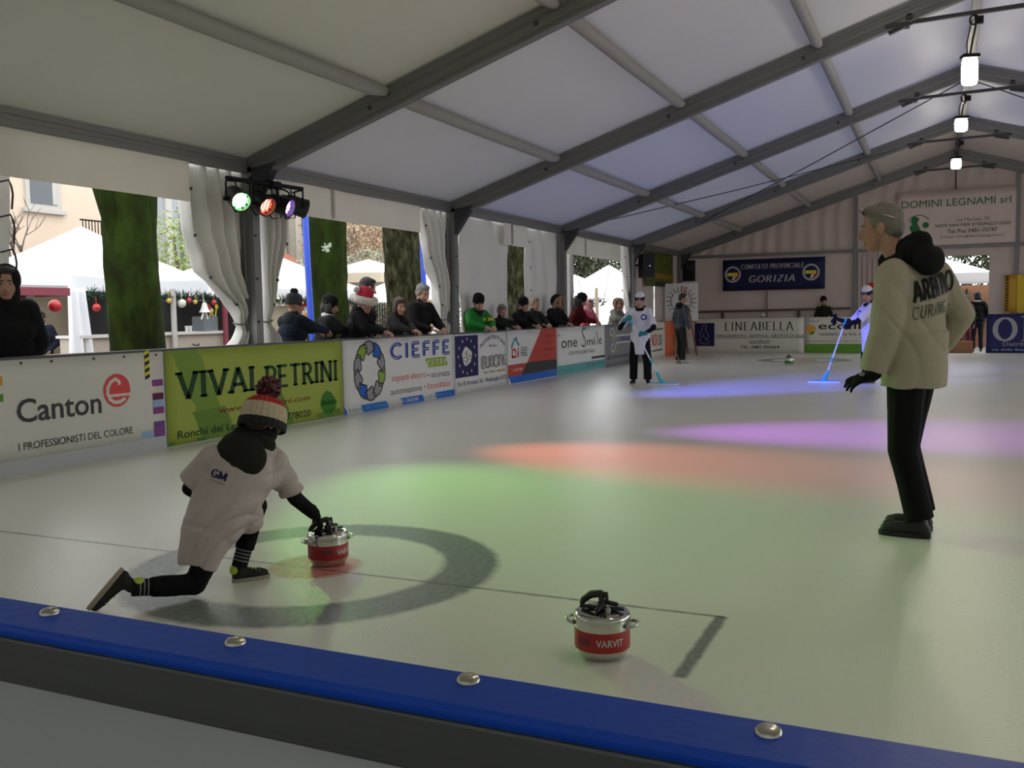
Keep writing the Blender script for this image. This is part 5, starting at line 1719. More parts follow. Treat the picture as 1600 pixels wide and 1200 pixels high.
build('cord', MB().cyl((-13.45, 14.62, 1.61), (-13.50, 14.62, 1.85), 0.006, n=5), M('ornament_white', (0.62, 0.62, 0.60), 0.6), o)
build('legs', MB().cyl((-13.45, 14.58, 1.42), (-13.45, 14.52, 1.28), 0.018, n=6).cyl((-13.45, 14.66, 1.42), (-13.45, 14.70, 1.28), 0.018, n=6), M('ornament_white', (0.62, 0.62, 0.60), 0.6), o)
t = thing('basket', 'grey box of yellow and red trinkets on the market counter', 'box', (-13.8, 15.0, 1.035))
build('box', MB().box((-13.8, 15.0, 1.19), (0.3, 0.42, 0.30)), M('box_grey', (0.14, 0.16, 0.17), 0.5), t)
tr = random.Random(5)
for k in range(7):
    c = Vector((-13.68, 14.82 + 0.06 * k, 1.34))
    e = c + Vector((tr.uniform(-.05, .05), tr.uniform(-.08, .08), tr.uniform(.1, .22)))
    build('trinket', MB().cyl(c, e, 0.012, n=6).ell(e, (0.035, 0.035, 0.05), n=8, m=6), [I_YEL, I_RED, I_CREAM][k % 3], t)
for k, (y, l_) in enumerate(((14.42, 'left'), (14.52, 'right'))):
    tag(build('paper_cup', MB().lathe([(0.028, 0), (0.038, 0.12)], (-13.75, y, 1.035), n=14), I_WHITE, None, (-13.75, y, 1.035)), '%s one of two white cups on the market counter' % l_, 'cup', 'white cups')
tag(build('notice', MB().box((-13.45, 15.62, 1.32), (0.015, 0.26, 0.36)).box((-13.47, 15.62, 0.6), (0.03, 0.05, 1.3)), I_WHITE, None, (-13.45, 15.62, -0.05)), 'white notice on a stand left of the tied back curtain', 'notice')

# stall right of the post
t = thing('market_stall', 'beige stall front with a painted Santa right of the bobble hat', 'stall', (-14.4, 19.3, -0.07))
fr = build('front', MB().box((-14.4, 19.3, 0.75), (0.12, 4.4, 1.64)), M('stall_beige', (0.36, 0.29, 0.20), 0.8, var=0.08), t)
s = Sign(fr, LY, LZ, (-14.34, 0, 0), 0.004)
s.shape([(18.95, 1.50), (19.30, 1.55), (19.25, 1.78), (19.10, 1.92), (19.0, 1.75)], I_RED)
s.disc(19.33, 1.75, 0.05, 0.06, I_RED)
s.disc(19.13, 1.42, 0.18, 0.13, I_CREAM, 0.001)
s.disc(19.13, 1.30, 0.12, 0.10, I_AMBER, 0.002)
s.shape([(18.95, 1.10), (19.32, 1.12), (19.30, 1.25), (18.98, 1.22)], I_RED, 0.001)
s.disc(19.25, 1.02, 0.09, 0.10, I_RED)
s.done('picture')
build('post', MB().box((-14.35, 20.9, 0.9), (0.12, 0.12, 1.95)), WOODT, t)
t = thing('umbrella', 'large white market umbrella with lettered beige edge behind the tall man', 'umbrella', (-19.8, 30.4, -0.07))
um = MB()
for k in range(8):
    a0, a1 = 2 * PI * k / 8, 2 * PI * (k + 1) / 8
    um.grid(4, 4, lambda u, v, a0=a0, a1=a1: (-19.8 + 2.1 * (1 - v) * (math.cos(a0) * (1 - u) + math.cos(a1) * u), 30.4 + 2.1 * (1 - v) * (math.sin(a0) * (1 - u) + math.sin(a1) * u), 2.85 + 0.6 * v))
build('canopy', um, CANOPY, t, smooth=True)
um = MB()
for k in range(8):
    a0, a1 = 2 * PI * k / 8, 2 * PI * (k + 1) / 8
    um.grid(4, 1, lambda u, v, a0=a0, a1=a1: (-19.8 + 2.105 * (math.cos(a0) * (1 - u) + math.cos(a1) * u), 30.4 + 2.105 * (math.sin(a0) * (1 - u) + math.sin(a1) * u), 2.86 - 0.35 * v))
build('edge', um, M('umbrella_beige', (0.42, 0.36, 0.26), 0.8), t)
build('pole', MB().cyl((-19.8, 30.4, -0.07), (-19.8, 30.4, 3.45), 0.035, n=10), WOODT, t)
t = thing('railing', 'ornate dark fence railing behind the tall man', 'railing', (-17.5, 27.4, -0.07))
rb = MB()
for k in range(20):
    y = 25.9 + 0.16 * k
    rb.cyl((-17.5, y, 0), (-17.5, y, 2.2), 0.016, n=6)
    rb.tube([(-17.5, y + 0.07 * math.cos(a), 2.02 + 0.10 * math.sin(a)) for a in [2 * PI * j / 10 for j in range(10)]], 0.014, n=5, closed=True)
build('scrollwork', rb, BLACKM, t)
build('handrail', MB().bar((-17.5, 25.8, 1.86), (-17.5, 29.1, 1.86), 0.04, 0.06).bar((-17.5, 25.8, 2.2), (-17.5, 29.1, 2.2), 0.04, 0.05), TRIMC, t)
t = thing('market_stall', 'yellowish stall front behind the man in the dark coat', 'stall', (-15.0, 26.6, -0.07))
build('front', MB().box((-15.0, 26.6, 0.85), (0.12, 3.2, 1.85)), M('stall_yellow', (0.32, 0.22, 0.09), 0.8, var=0.25, vscale=5), t)
build('counter', MB().box((-14.8, 26.6, 0.95), (0.5, 3.3, 0.06)), WOODT, t)
t = thing('market_stall', 'tan stall interior under the far white gazebos', 'stall', (-16.5, 41, -0.07))
build('back', MB().box((-17.0, 41, 1.0), (0.1, 12, 2.2)), M('stall_tan', (0.40, 0.30, 0.22), 0.8, var=0.12), t)
for yy in (36.9, 40.4, 42.6):
    build('post', MB().box((-12.9, yy, 1.1), (0.10, 0.10, 2.4)), WOODT, t)
tag(build('tarpaulin', MB().box((-12.9, 41.5, 2.02), (0.06, 2.3, 0.42)), BLUEP, None, (-12.9, 41.5, 1.8), bevel=0.02), 'blue cloth strip hanging in the far gazebo opening', 'cloth')
for k, (p, q, l_) in enumerate((((-7.5, 19.2, 3.02), (-8.6, 25.3, -0.07), 'falling to the right'), ((-7.5, 22.8, 3.02), (-8.8, 24.8, -0.07), 'falling to the left'))):
    tag(build('guy_rope', MB().cyl(p, q, 0.008, n=6), M('rope_grey', (0.25, 0.23, 0.2), 0.8), None, q), 'thin guy rope %s across the far gazebo opening' % l_, 'rope', 'guy ropes')
# seen through the doorway of the far wall
t = thing('umbrella', 'white umbrella outside the doorway right of the referee', 'umbrella', (0.2, 32.5, -0.07))
um = MB()
cs = [(-1.5, -1.4), (1.3, -1.4), (1.3, 1.4), (-1.5, 1.4)]
for k in range(4):
    a, b = cs[k], cs[(k + 1) % 4]
    um.grid(6, 5, lambda u, v, a=a, b=b: (0.2 + (a[0] + (b[0] - a[0]) * u) * (1 - v), 32.5 + (a[1] + (b[1] - a[1]) * u) * (1 - v), 2.28 + 0.5 * v))
build('canopy', um, CANOPY, t, smooth=True)
um = MB()
for k in range(4):
    a, b = cs[k], cs[(k + 1) % 4]
    um.grid(6, 1, lambda u, v, a=a, b=b: (0.2 + a[0] + (b[0] - a[0]) * u, 32.5 + a[1] + (b[1] - a[1]) * u, 2.28 - 0.27 * v))
build('edge', um, CANOPY, t)
build('pole', MB().cyl((0.2, 32.5, -0.07), (0.2, 32.5, 2.75), 0.03, n=10), WOODT, t)
t = thing('market_stall', 'brown wooden stall outside the far doorway', 'stall', (0.5, 34.5, -0.07))
build('back', MB().box((0.5, 34.6, 0.95), (4.6, 0.1, 2.05)), M('stall_brown', (0.22, 0.10, 0.05), 0.8, var=0.2), t)
build('shelf', MB().box((1.35, 34.4, 1.3), (1.0, 0.3, 0.04)).box((1.35, 34.4, 0.9), (1.0, 0.3, 0.04)).box((0.86, 34.4, 0.9), (0.06, 0.3, 1.9)), M('stall_dark', (0.02, 0.018, 0.018), 0.8), t)
tag(build('wooden_step', MB().box((0.45, 28.72, 0.16), (0.9, 0.5, 0.32)), M('stall_brown', (0.22, 0.10, 0.05), 0.8, var=0.2), None, (0.45, 28.72, 0), bevel=0.01), 'brown wooden block on the floor of the far doorway', 'step')
# ---------------------------------------------------------------- people
SKIN = M('skin', (0.36, 0.19, 0.125), 0.5, var=0.10, vscale=18)
LIPS = M('lips', (0.27, 0.10, 0.08), 0.5)
EYEW = M('eye_white', (0.30, 0.27, 0.24), 0.4)
EYED = M('eye_dark', (0.015, 0.012, 0.010), 0.25)
HAIR = {k: M('hair_' + k, c, 0.65, var=0.35, vscale=25, bump=0.5, bscale=70, stretch=(1, 1, 0.3)) for k, c in
        {'black': (0.012, 0.010, 0.009), 'brown': (0.045, 0.024, 0.014), 'grey': (0.16, 0.155, 0.15), 'silver': (0.165, 0.15, 0.12), 'blond': (0.26, 0.17, 0.09), 'greyblond': (0.19, 0.155, 0.10), 'auburn': (0.16, 0.075, 0.035)}.items()}


def cloth(name, c, rough=0.85, var=0.12, bump=0.25):
    return M('cloth_' + name, c, rough, var=var, vscale=9, bump=bump, bscale=45, spec=0.12)


C_BLACK = cloth('black', (0.009, 0.009, 0.010))
C_NAVY = cloth('navy', (0.012, 0.016, 0.028))
C_CHAR = cloth('charcoal', (0.022, 0.021, 0.020))
C_TROUSER = cloth('trouser_black', (0.007, 0.007, 0.008))
C_JEANS = cloth('dark_jeans', (0.018, 0.022, 0.035))
SOLE = M('shoe_sole', (0.30, 0.26, 0.20), 0.7)
SHOEB = M('shoe_black', (0.009, 0.009, 0.009), 0.55)
V3 = Vector


def basis(fwd, up=(0, 0, 1)):
    """rotation whose x is the person's right, y forward, z up"""
    f = V3(fwd).normalized()
    u = V3(up)
    u = (u - f * u.dot(f)).normalized()
    r = f.cross(u)
    return Matrix((r, f, u)).transposed()


def head_prims(mb, c, R, s=1.0, neck_to=None):
    def W(x, y, z):
        return c + R @ V3((x * s, y * s, z * s))
    e = lambda p, r, Q=None: mb.ell(W(*p), [k * s for k in r], (R @ Q) if Q else R)
    e((0, -0.012, 0.032), (0.076, 0.097, 0.092))
    e((0, 0.030, -0.030), (0.062, 0.068, 0.088))
    e((0, 0.052, -0.092), (0.040, 0.040, 0.028))
    e((0.035, 0.058, -0.035), (0.027, 0.030, 0.030))
    e((-0.035, 0.058, -0.035), (0.027, 0.030, 0.030))
    e((0, 0.078, 0.022), (0.052, 0.018, 0.011))
    mb.caps(W(0, 0.092, 0.008), W(0, 0.116, -0.034), 0.010 * s, 0.0145 * s, 10)
    e((0, 0.100, -0.040), (0.020, 0.014, 0.010))
    e((0, 0.086, -0.068), (0.025, 0.013, 0.007))
    e((0, 0.084, -0.079), (0.022, 0.012, 0.007))
    for sx in (-1, 1):
        e((sx * 0.078, -0.008, -0.012), (0.010, 0.021, 0.034))
    if neck_to is not None:
        mb.caps(W(0, -0.022, -0.05), neck_to, 0.056 * s, 0.060 * s, 12)


def hand_prims(mb, w, d, n, s=1.0, side=1, curl=0.5, spread=0.10, ct=0.25, k=1.0):
    """w wrist, d finger direction, n back-of-hand normal, side +1 thumb on cross(d,n)"""
    d = V3(d).normalized()
    n = V3(n)
    n = (n - d * n.dot(d)).normalized()
    x = d.cross(n) * side
    mb.caps(w - d * 0.02 * s, w + d * 0.02 * s, 0.025 * s * k, 0.027 * s * k, 10)
    for t in (-0.024, -0.008, 0.008, 0.024):
        mb.caps(w + d * 0.02 * s + x * t * 0.7 * s, w + d * 0.088 * s + x * t * s, 0.014 * s * k, 0.0125 * s * k, 8)
    for i, (t, L, sp) in enumerate(((0.030, 0.92, 1.0), (0.010, 1.0, 0.3), (-0.010, 0.94, -0.4), (-0.029, 0.76, -1.2))):
        p = w + d * (0.085 - 0.004 * abs(i - 1)) * s + x * t * s
        dd = (d + x * spread * sp).normalized()
        a = 0.0
        for j, l in enumerate((0.042, 0.027, 0.022)):
            a += curl * (0.55 + 0.35 * j) * (1 + 0.08 * i)
            q = p + (dd * math.cos(a) - n * math.sin(a)) * (l * L * s)
            mb.caps(p, q, (0.0098 - 0.0008 * j) * s * k, (0.0090 - 0.0008 * j) * s * k, 8)
            p = q
    p = w + d * 0.025 * s + x * 0.026 * s
    q = p + (d * 0.62 + x * 0.72 - n * ct).normalized() * 0.045 * s
    r = q + (d * 0.86 + x * 0.25 - n * (ct + curl * 0.4)).normalized() * 0.032 * s
    u = r + (d * 0.9 + x * 0.0 - n * (ct + curl * 0.6)).normalized() * 0.024 * s
    mb.caps(p, q, 0.0135 * s * k, 0.0115 * s * k, 8)
    mb.caps(q, r, 0.0115 * s * k, 0.0105 * s * k, 8)
    mb.caps(r, u, 0.0105 * s * k, 0.0088 * s * k, 8)


def shoe(parent, ankle, toe, s, mat, sole=None, up=(0, 0, 1), lace=None, name='shoe'):
    """ankle point, toe point on the sole line"""
    sole = sole or SOLE
    a, t = V3(ankle), V3(toe)
    u = V3(up)
    d = (t - a)
    d = (d - u * d.dot(u)).normalized()
    u = (u - d * u.dot(d)).normalized()
    h = (a - t).dot(u)
    base = a - u * h          # under the ankle at sole level
    heel = base - d * 0.055 * s
    L = (t - base).dot(d) + 0.055 * s
    x = d.cross(u)
    mb = MB()
    mb.chain([heel + d * 0.035 * s + u * 0.045 * s, heel + d * L * 0.45 + u * 0.047 * s, heel + d * L * 0.72 + u * 0.038 * s, heel + d * (L - 0.04 * s) + u * 0.034 * s],
             [0.036 * s, 0.037 * s, 0.040 * s, 0.032 * s], n=12)
    mb.caps(base + u * 0.05 * s, base + u * max(0.075 * s, h * 0.9), 0.040 * s, 0.042 * s, 12)
    mb.caps(base + u * 0.07 * s, heel + d * L * 0.55 + u * 0.055 * s, 0.036 * s, 0.026 * s, 12)
    o = blob(name, mb, mat, 0.008 if s > .6 else 0.007, parent, smooth=3)
    out = []
    n = 22
    for i in range(n):
        q = 2 * PI * i / n
        y = (math.cos(q) * 0.5 + 0.5) * L
        w = 0.044 * s * (0.80 + 0.25 * (y / L)) * (abs(math.sin(q)) ** 0.6) * (1 if math.sin(q) > 0 else -1)
        out.append(heel + d * y + x * w)
    build('sole', MB().slab(out, u * 0.026 * s), sole, o, smooth=False)
    if lace:
        lb = MB()
        for k in range(3):
            c = heel + d * (L * (0.52 + 0.09 * k)) + u * (0.083 - 0.008 * k) * s
            lb.caps(c - x * 0.024 * s, c + x * 0.024 * s, 0.005 * s, 0.005 * s, 6)
        build('laces', lb, lace, o)
    return o


def hair_prims(mb, c, R, s, style):
    def W(x, y, z):
        return c + R @ V3((x * s, y * s, z * s))
    e = lambda p, r: mb.ell(W(*p), [k * s for k in r], R)
    if style == 'short':
        e((0, -0.024, 0.050), (0.084, 0.098, 0.086))
        e((0, -0.060, -0.005), (0.074, 0.058, 0.070))
        e((0, 0.020, 0.095), (0.066, 0.068, 0.034))
        for sx in (-1, 1):
            e((sx * 0.068, 0.010, 0.030), (0.014, 0.034, 0.036))
    elif style == 'bob':
        e((0, -0.022, 0.050), (0.090, 0.104, 0.092))
        e((0, -0.062, -0.030), (0.084, 0.060, 0.100))
        e((0, 0.030, 0.092), (0.070, 0.062, 0.036))
        for sx in (-1, 1):
            e((sx * 0.076, 0.000, -0.030), (0.024, 0.050, 0.090))
    elif style == 'long':
        e((0, -0.022, 0.050), (0.090, 0.104, 0.092))
        e((0, -0.070, -0.060), (0.086, 0.055, 0.150))
        e((0, 0.030, 0.092), (0.070, 0.062, 0.036))
        for sx in (-1, 1):
            e((sx * 0.078, -0.010, -0.060), (0.026, 0.050, 0.120))


def hat_prims(mb, c, R, s, low=0.015, tall=0.0):
    def W(x, y, z):
        return c + R @ V3((x * s, y * s, z * s))
    mb.ell(W(0, -0.016, 0.072 + tall / 2), [0.092 * s, 0.110 * s, (0.076 + tall / 2) * s], R)
    mb.ell(W(0, -0.045, 0.045), [0.086 * s, 0.078 * s, 0.060 * s], R)


def limb(mb, pts, rs):
    mb.chain([V3(p) for p in pts], rs, 12)


def figure(label, J, top, legs, s=1.0, group='spectators along the boards', voxel=0.010, hair=None, hat=None, glove=None, hood=None, scarf=None, shoes=None,
           top_name='coat', skirt=0.0, fat=1.0, eyes=True, hs=None, wr=0.006, hands=True, short=False, top_short=None, hand_dirs=None, curl=0.5, legfat=1.0, collar=False, tend=0.03, name='person', smooth=3, cat='person'):
    """J: joints in world space. Body is one skin mesh; clothes and hair are parts of it"""
    J = {k: V3(v) if not isinstance(v, Matrix) else v for k, v in J.items()}
    hs = hs or s
    R = J['HR']
    T = J['TR']                          # torso basis
    base = V3(((J['ankL'].x + J['ankR'].x) / 2, (J['ankL'].y + J['ankR'].y) / 2, min(J['toeL'].z, J['toeR'].z)))
    mb = MB()
    head_prims(mb, J['head'], R, hs, J['neck'])
    # torso
    pel, che, nek = J['pelvis'], J['chest'], J['neck']
    mb.ell(pel, (0.145 * s, 0.095 * s, 0.11 * s), T)
    mb.ell(pel.lerp(che, 0.45), (0.125 * s, 0.085 * s, 0.16 * s), T)
    mb.ell(che, (0.150 * s, 0.095 * s, 0.16 * s), T)
    mb.caps(che, nek, 0.09 * s, 0.055 * s)
    mb.caps(J['shL'], J['shR'], 0.050 * s, 0.050 * s)
    for q in 'LR':
        limb(mb, [pel.lerp(J['hip' + q], 0.9), J['knee' + q], J['ank' + q]], [0.078 * s, 0.052 * s, 0.036 * s])
        limb(mb, [J['sh' + q], J['el' + q], J['wr' + q]], [0.046 * s, 0.036 * s, 0.025 * s])
        if hands:
            d = (J['hd' + q] if ('hd' + q) in J else (J['wr' + q] - J['el' + q])).normalized()
            n = J['hn' + q] if ('hn' + q) in J else V3((0, 0, 1))
            hand_prims(mb, J['wr' + q], d, n, s, side=1 if q == 'L' else -1, curl=curl)
    H = J['head']
    def face_mat(p):
        v = R.transposed() @ (p - H) / hs
        return 1 if (v.y > 0.07 and -0.086 < v.z < -0.060 and abs(v.x) < 0.026) else 0
    body = blob(name, mb, [SKIN, LIPS], min(voxel, 0.0075 * max(0.8, s)), None, base, smooth=2, matfn=face_mat)
    tag(body, label, cat, group)
    if eyes:
        for sx in (-1, 1):
            c = H + R @ V3((sx * 0.031 * hs, 0.0755 * hs, 0.000))
            e = build('eye', MB().ell(c, [0.0125 * hs] * 3, R, n=10, m=7), EYEW, body, smooth=True)
            build('iris', MB().ell(c + R @ V3((0, 0.0088 * hs, 0)), [0.0075 * hs, 0.0045 * hs, 0.0070 * hs], R, n=8, m=6), EYED, e, smooth=True)
            build('eyebrow', MB().caps(H + R @ V3((sx * 0.016 * hs, 0.096 * hs, 0.024 * hs)), H + R @ V3((sx * 0.046 * hs, 0.082 * hs, 0.026 * hs)), 0.0045 * hs, 0.0035 * hs, 6), HAIR[hair[0]] if hair else HAIR['brown'], body)
    # trousers
    mb = MB()
    mb.ell(pel, (0.158 * s * fat, 0.112 * s * fat, 0.125 * s), T)
    for q in 'LR':
        limb(mb, [pel.lerp(J['hip' + q], 0.9), J['knee' + q]], [0.092 * s * legfat, 0.070 * s * legfat])
        mb.caps(J['knee' + q], J['ank' + q].lerp(J['knee' + q], max(0.3, tend + 0.2)), 0.069 * s * legfat, 0.060 * s * legfat)
        mb.cyl(J['knee' + q], J['ank' + q].lerp(J['knee' + q], tend), 0.066 * s * legfat, 0.064 * s * legfat, n=14)
    blob('trousers', mb, legs, voxel, body, smooth=2, wrinkle=wr, wscale=9 / s)
    # coat / shirt
    mb = MB()
    mb.ell(pel.lerp(che, 0.5), (0.160 * s * fat, 0.115 * s * fat, 0.20 * s), T)
    mb.ell(che, (0.178 * s * fat, 0.122 * s * fat, 0.17 * s), T)
    mb.ell(pel + (che - pel) * 0.05, (0.168 * s * fat, 0.125 * s * fat, 0.12 * s), T)
    mb.caps(che, nek - (nek - che) * 0.12, 0.11 * s, 0.068 * s)
    mb.caps(J['shL'], J['shR'], 0.070 * s * fat, 0.070 * s * fat)
    if collar:
        mb.caps(nek - (nek - che) * 0.10, nek.lerp(J['head'], 0.28), 0.088 * s, 0.080 * s)
    if skirt:
        dn = (pel - che).normalized()
        mb.cyl(pel + dn * skirt * s, pel.lerp(che, 0.3), 0.205 * s * fat, 0.172 * s * fat, n=20, ref=T @ V3((0, 1, 0)), flat=0.80)
    for q in 'LR':
        if short:
            mb.caps(J['sh' + q], J['sh' + q].lerp(J['el' + q], 0.25), 0.070 * s, 0.074 * s)
            mb.cyl(J['sh' + q], J['sh' + q].lerp(J['el' + q], 0.86), 0.068 * s, 0.080 * s, n=14)
        else:
            limb(mb, [J['sh' + q], J['el' + q], J['wr' + q].lerp(J['el' + q], 0.08)], [0.072 * s * fat, 0.058 * s * fat, 0.045 * s])
    blob(top_name, mb, top, voxel, body, smooth=2, wrinkle=wr, wscale=7 / s)
    if short:
        mb = MB()
        for q in 'LR':
            limb(mb, [J['sh' + q].lerp(J['el' + q], 0.4), J['el' + q], J['wr' + q].lerp(J['el' + q], 0.05)], [0.052 * s, 0.048 * s, 0.036 * s])
        blob('sleeves', mb, top_short or C_BLACK, voxel, body, smooth=2, wrinkle=wr * 0.6, wscale=12 / s)
    if hood:
        mb = MB()
        b_ = nek.lerp(che, 0.1)
        mb.ell(b_ + T @ V3((0, -0.070 * s, 0.015 * s)), (0.125 * s, 0.085 * s, 0.085 * s), T)
        mb.ell(b_ + T @ V3((0, 0.0, 0.005 * s)), (0.115 * s, 0.100 * s, 0.045 * s), T)
        blob('hood', mb, hood, voxel, body, smooth=2, wrinkle=wr, wscale=12 / s)
    if scarf:
        mb = MB()
        c = nek.lerp(H, 0.15)
        mb.ell(c, (0.105 * s, 0.105 * s, 0.045 * s), T)
        mb.ell(c + T @ V3((0.0, 0.06 * s, -0.03 * s)), (0.07 * s, 0.05 * s, 0.05 * s), T)
        blob('scarf', mb, scarf, voxel, body, smooth=2, wrinkle=0.008)
    for q in 'LR':
        sh_ = shoes or (SHOEB, None, None)
        shoe(body, J['ank' + q], J['toe' + q], s, sh_[0], sh_[1], J['su' + q] if 'su' + q in J else (0, 0, 1), sh_[2])
        if glove:
            mb = MB()
            d = (J['hd' + q] if ('hd' + q) in J else (J['wr' + q] - J['el' + q])).normalized()
            n = J['hn' + q] if ('hn' + q) in J else V3((0, 0, 1))
            hand_prims(mb, J['wr' + q], d, n, s, side=1 if q == 'L' else -1, curl=curl, k=1.25)
            mb.caps(J['wr' + q] - d * 0.05 * s, J['wr' + q], 0.036 * s, 0.032 * s)
            blob('glove', mb, glove, 0.0055 * max(0.8, s), body, smooth=2)
    if hair:
        mb = MB()
        hair_prims(mb, H, R, hs, hair[1])
        blob('hair', mb, HAIR[hair[0]], min(voxel, 0.008), body, smooth=2, wrinkle=0.004, wscale=40)
    if hat:
        kind, mats = hat[0], hat[1:]
        mb = MB()
        W = lambda x, y, z: H + R @ V3((x * hs, y * hs, z * hs))
        if kind in ('beanie', 'bobble'):
            hat_prims(mb, H, R, hs, 0.012, 0.02)
            ho = blob('hat', mb, mats[0], min(voxel, 0.009), body, smooth=2, wrinkle=0.003, wscale=30)
            build('brim', MB().cyl(W(0, -0.022, 0.014), W(0, -0.006, 0.074), 0.090 * hs, 0.093 * hs, n=24, ref=R @ V3((0, 1, 0)), flat=1.14), mats[1] if len(mats) > 1 else mats[0], ho, smooth=True, bevel=0.004)
            if kind == 'bobble':
                pom(ho, W(0, -0.02, 0.175), 0.045 * hs, mats[2] if len(mats) > 2 else mats[0], 260)
        elif kind == 'santa':
            hat_prims(mb, H, R, hs, 0.03, 0.03)
            mb.caps(W(0, -0.03, 0.12), W(0.07, -0.04, 0.13), 0.05 * hs, 0.03 * hs)
            ho = blob('hat', mb, mats[0], voxel, body, smooth=2)
            tr = MB().tube([W(0.106 * math.cos(a), -0.012 + 0.12 * math.sin(a), 0.022) for a in [2 * PI * k / 20 for k in range(20)]], 0.046 * hs, n=10, closed=True)
            tr_ = blob('fur_trim', tr, mats[1], 0.009, ho, smooth=1, wrinkle=0.010, wscale=40)
            pom(ho, W(0.11, -0.04, 0.125), 0.036 * hs, mats[1], 200)
        elif kind == 'furhood':
            mb.ell(W(0, -0.035, 0.01), [0.115 * hs, 0.115 * hs, 0.135 * hs], R)
            ho = blob('hood', mb, mats[0], voxel, body, smooth=2, wrinkle=0.005)
            cut = MB().tube([W(0.098 * math.cos(a), 0.050, -0.005 + 0.125 * math.sin(a)) for a in [2 * PI * k / 22 for k in range(22)]], 0.034 * hs, n=10, closed=True)
            blob('fur_trim', cut, mats[1], 0.009, ho, smooth=1, wrinkle=0.012, wscale=40)
        elif kind == 'hoodup':
            mb.ell(W(0, -0.030, 0.022), [0.102 * hs, 0.112 * hs, 0.125 * hs], R)
            mb.caps(W(0, -0.04, -0.06), nek, 0.095 * hs, 0.10 * hs)
            blob('hood', mb, mats[0], voxel, body, smooth=2, wrinkle=0.004)
    return body


def folds(o, parent, d, view, amp, k=1.0, fa=2.6, ft=9.0, low=None):
    """press cloth creases that run along d into a surface"""
    org = np.array(wl(parent))
    me = o.data
    n = len(me.vertices)
    co = np.empty(n * 3, 'f')
    me.vertices.foreach_get('co', co)
    no = np.empty(n * 3, 'f')
    me.vertex_normals.foreach_get('vector', no)
    co, no = co.reshape(-1, 3), no.reshape(-1, 3)
    P = co + org
    d = V3(d).normalized()
    t = d.cross(V3(view).normalized()).normalized()
    c = d.cross(t)
    a_, t_, c_ = P @ np.array(d), P @ np.array(t), P @ np.array(c)
    A = np.array([-max(0.0, 1 - 2.6 * abs(mnoise.noise(V3((float(a) * fa, float(u) * ft + 1.2 * math.sin(float(a) * 5), float(w) * 1.5))))) ** 2 + 0.5 * mnoise.noise(V3((float(a) * 3, float(u) * ft * 1.5, float(w) * 3 + 3))) for a, u, w in zip(a_, t_, c_)])
    L = np.clip((low[0] - P[:, 2]) / low[1], 0.3, 1.0) if low else 1.0
    co += no * (A * amp * L)[:, None].astype('f')
    me.vertices.foreach_set('co', co.reshape(-1))
    me.update()


def pom(parent, c, r, mat, n, name='pom_pom', mat2=None):
    rnd = random.Random(int(abs(c[0] * 97 + c[1] * 31)) + n)
    b = MB()
    b.ell(c, (r * 0.75,) * 3, n=10, m=7)
    for k in range(n):
        v = V3((rnd.gauss(0, 1), rnd.gauss(0, 1), rnd.gauss(0, 1))).normalized()
        if mat2 and rnd.random() < 0.4:
            b.mat(1)
        else:
            b.mat(0)
        b.cyl(V3(c) + v * r * 0.5, V3(c) + v * r * rnd.uniform(0.92, 1.15), r * 0.10, r * 0.07, n=4)
    return stuff(build(name, b, [mat, mat2] if mat2 else mat, parent, fix=False))


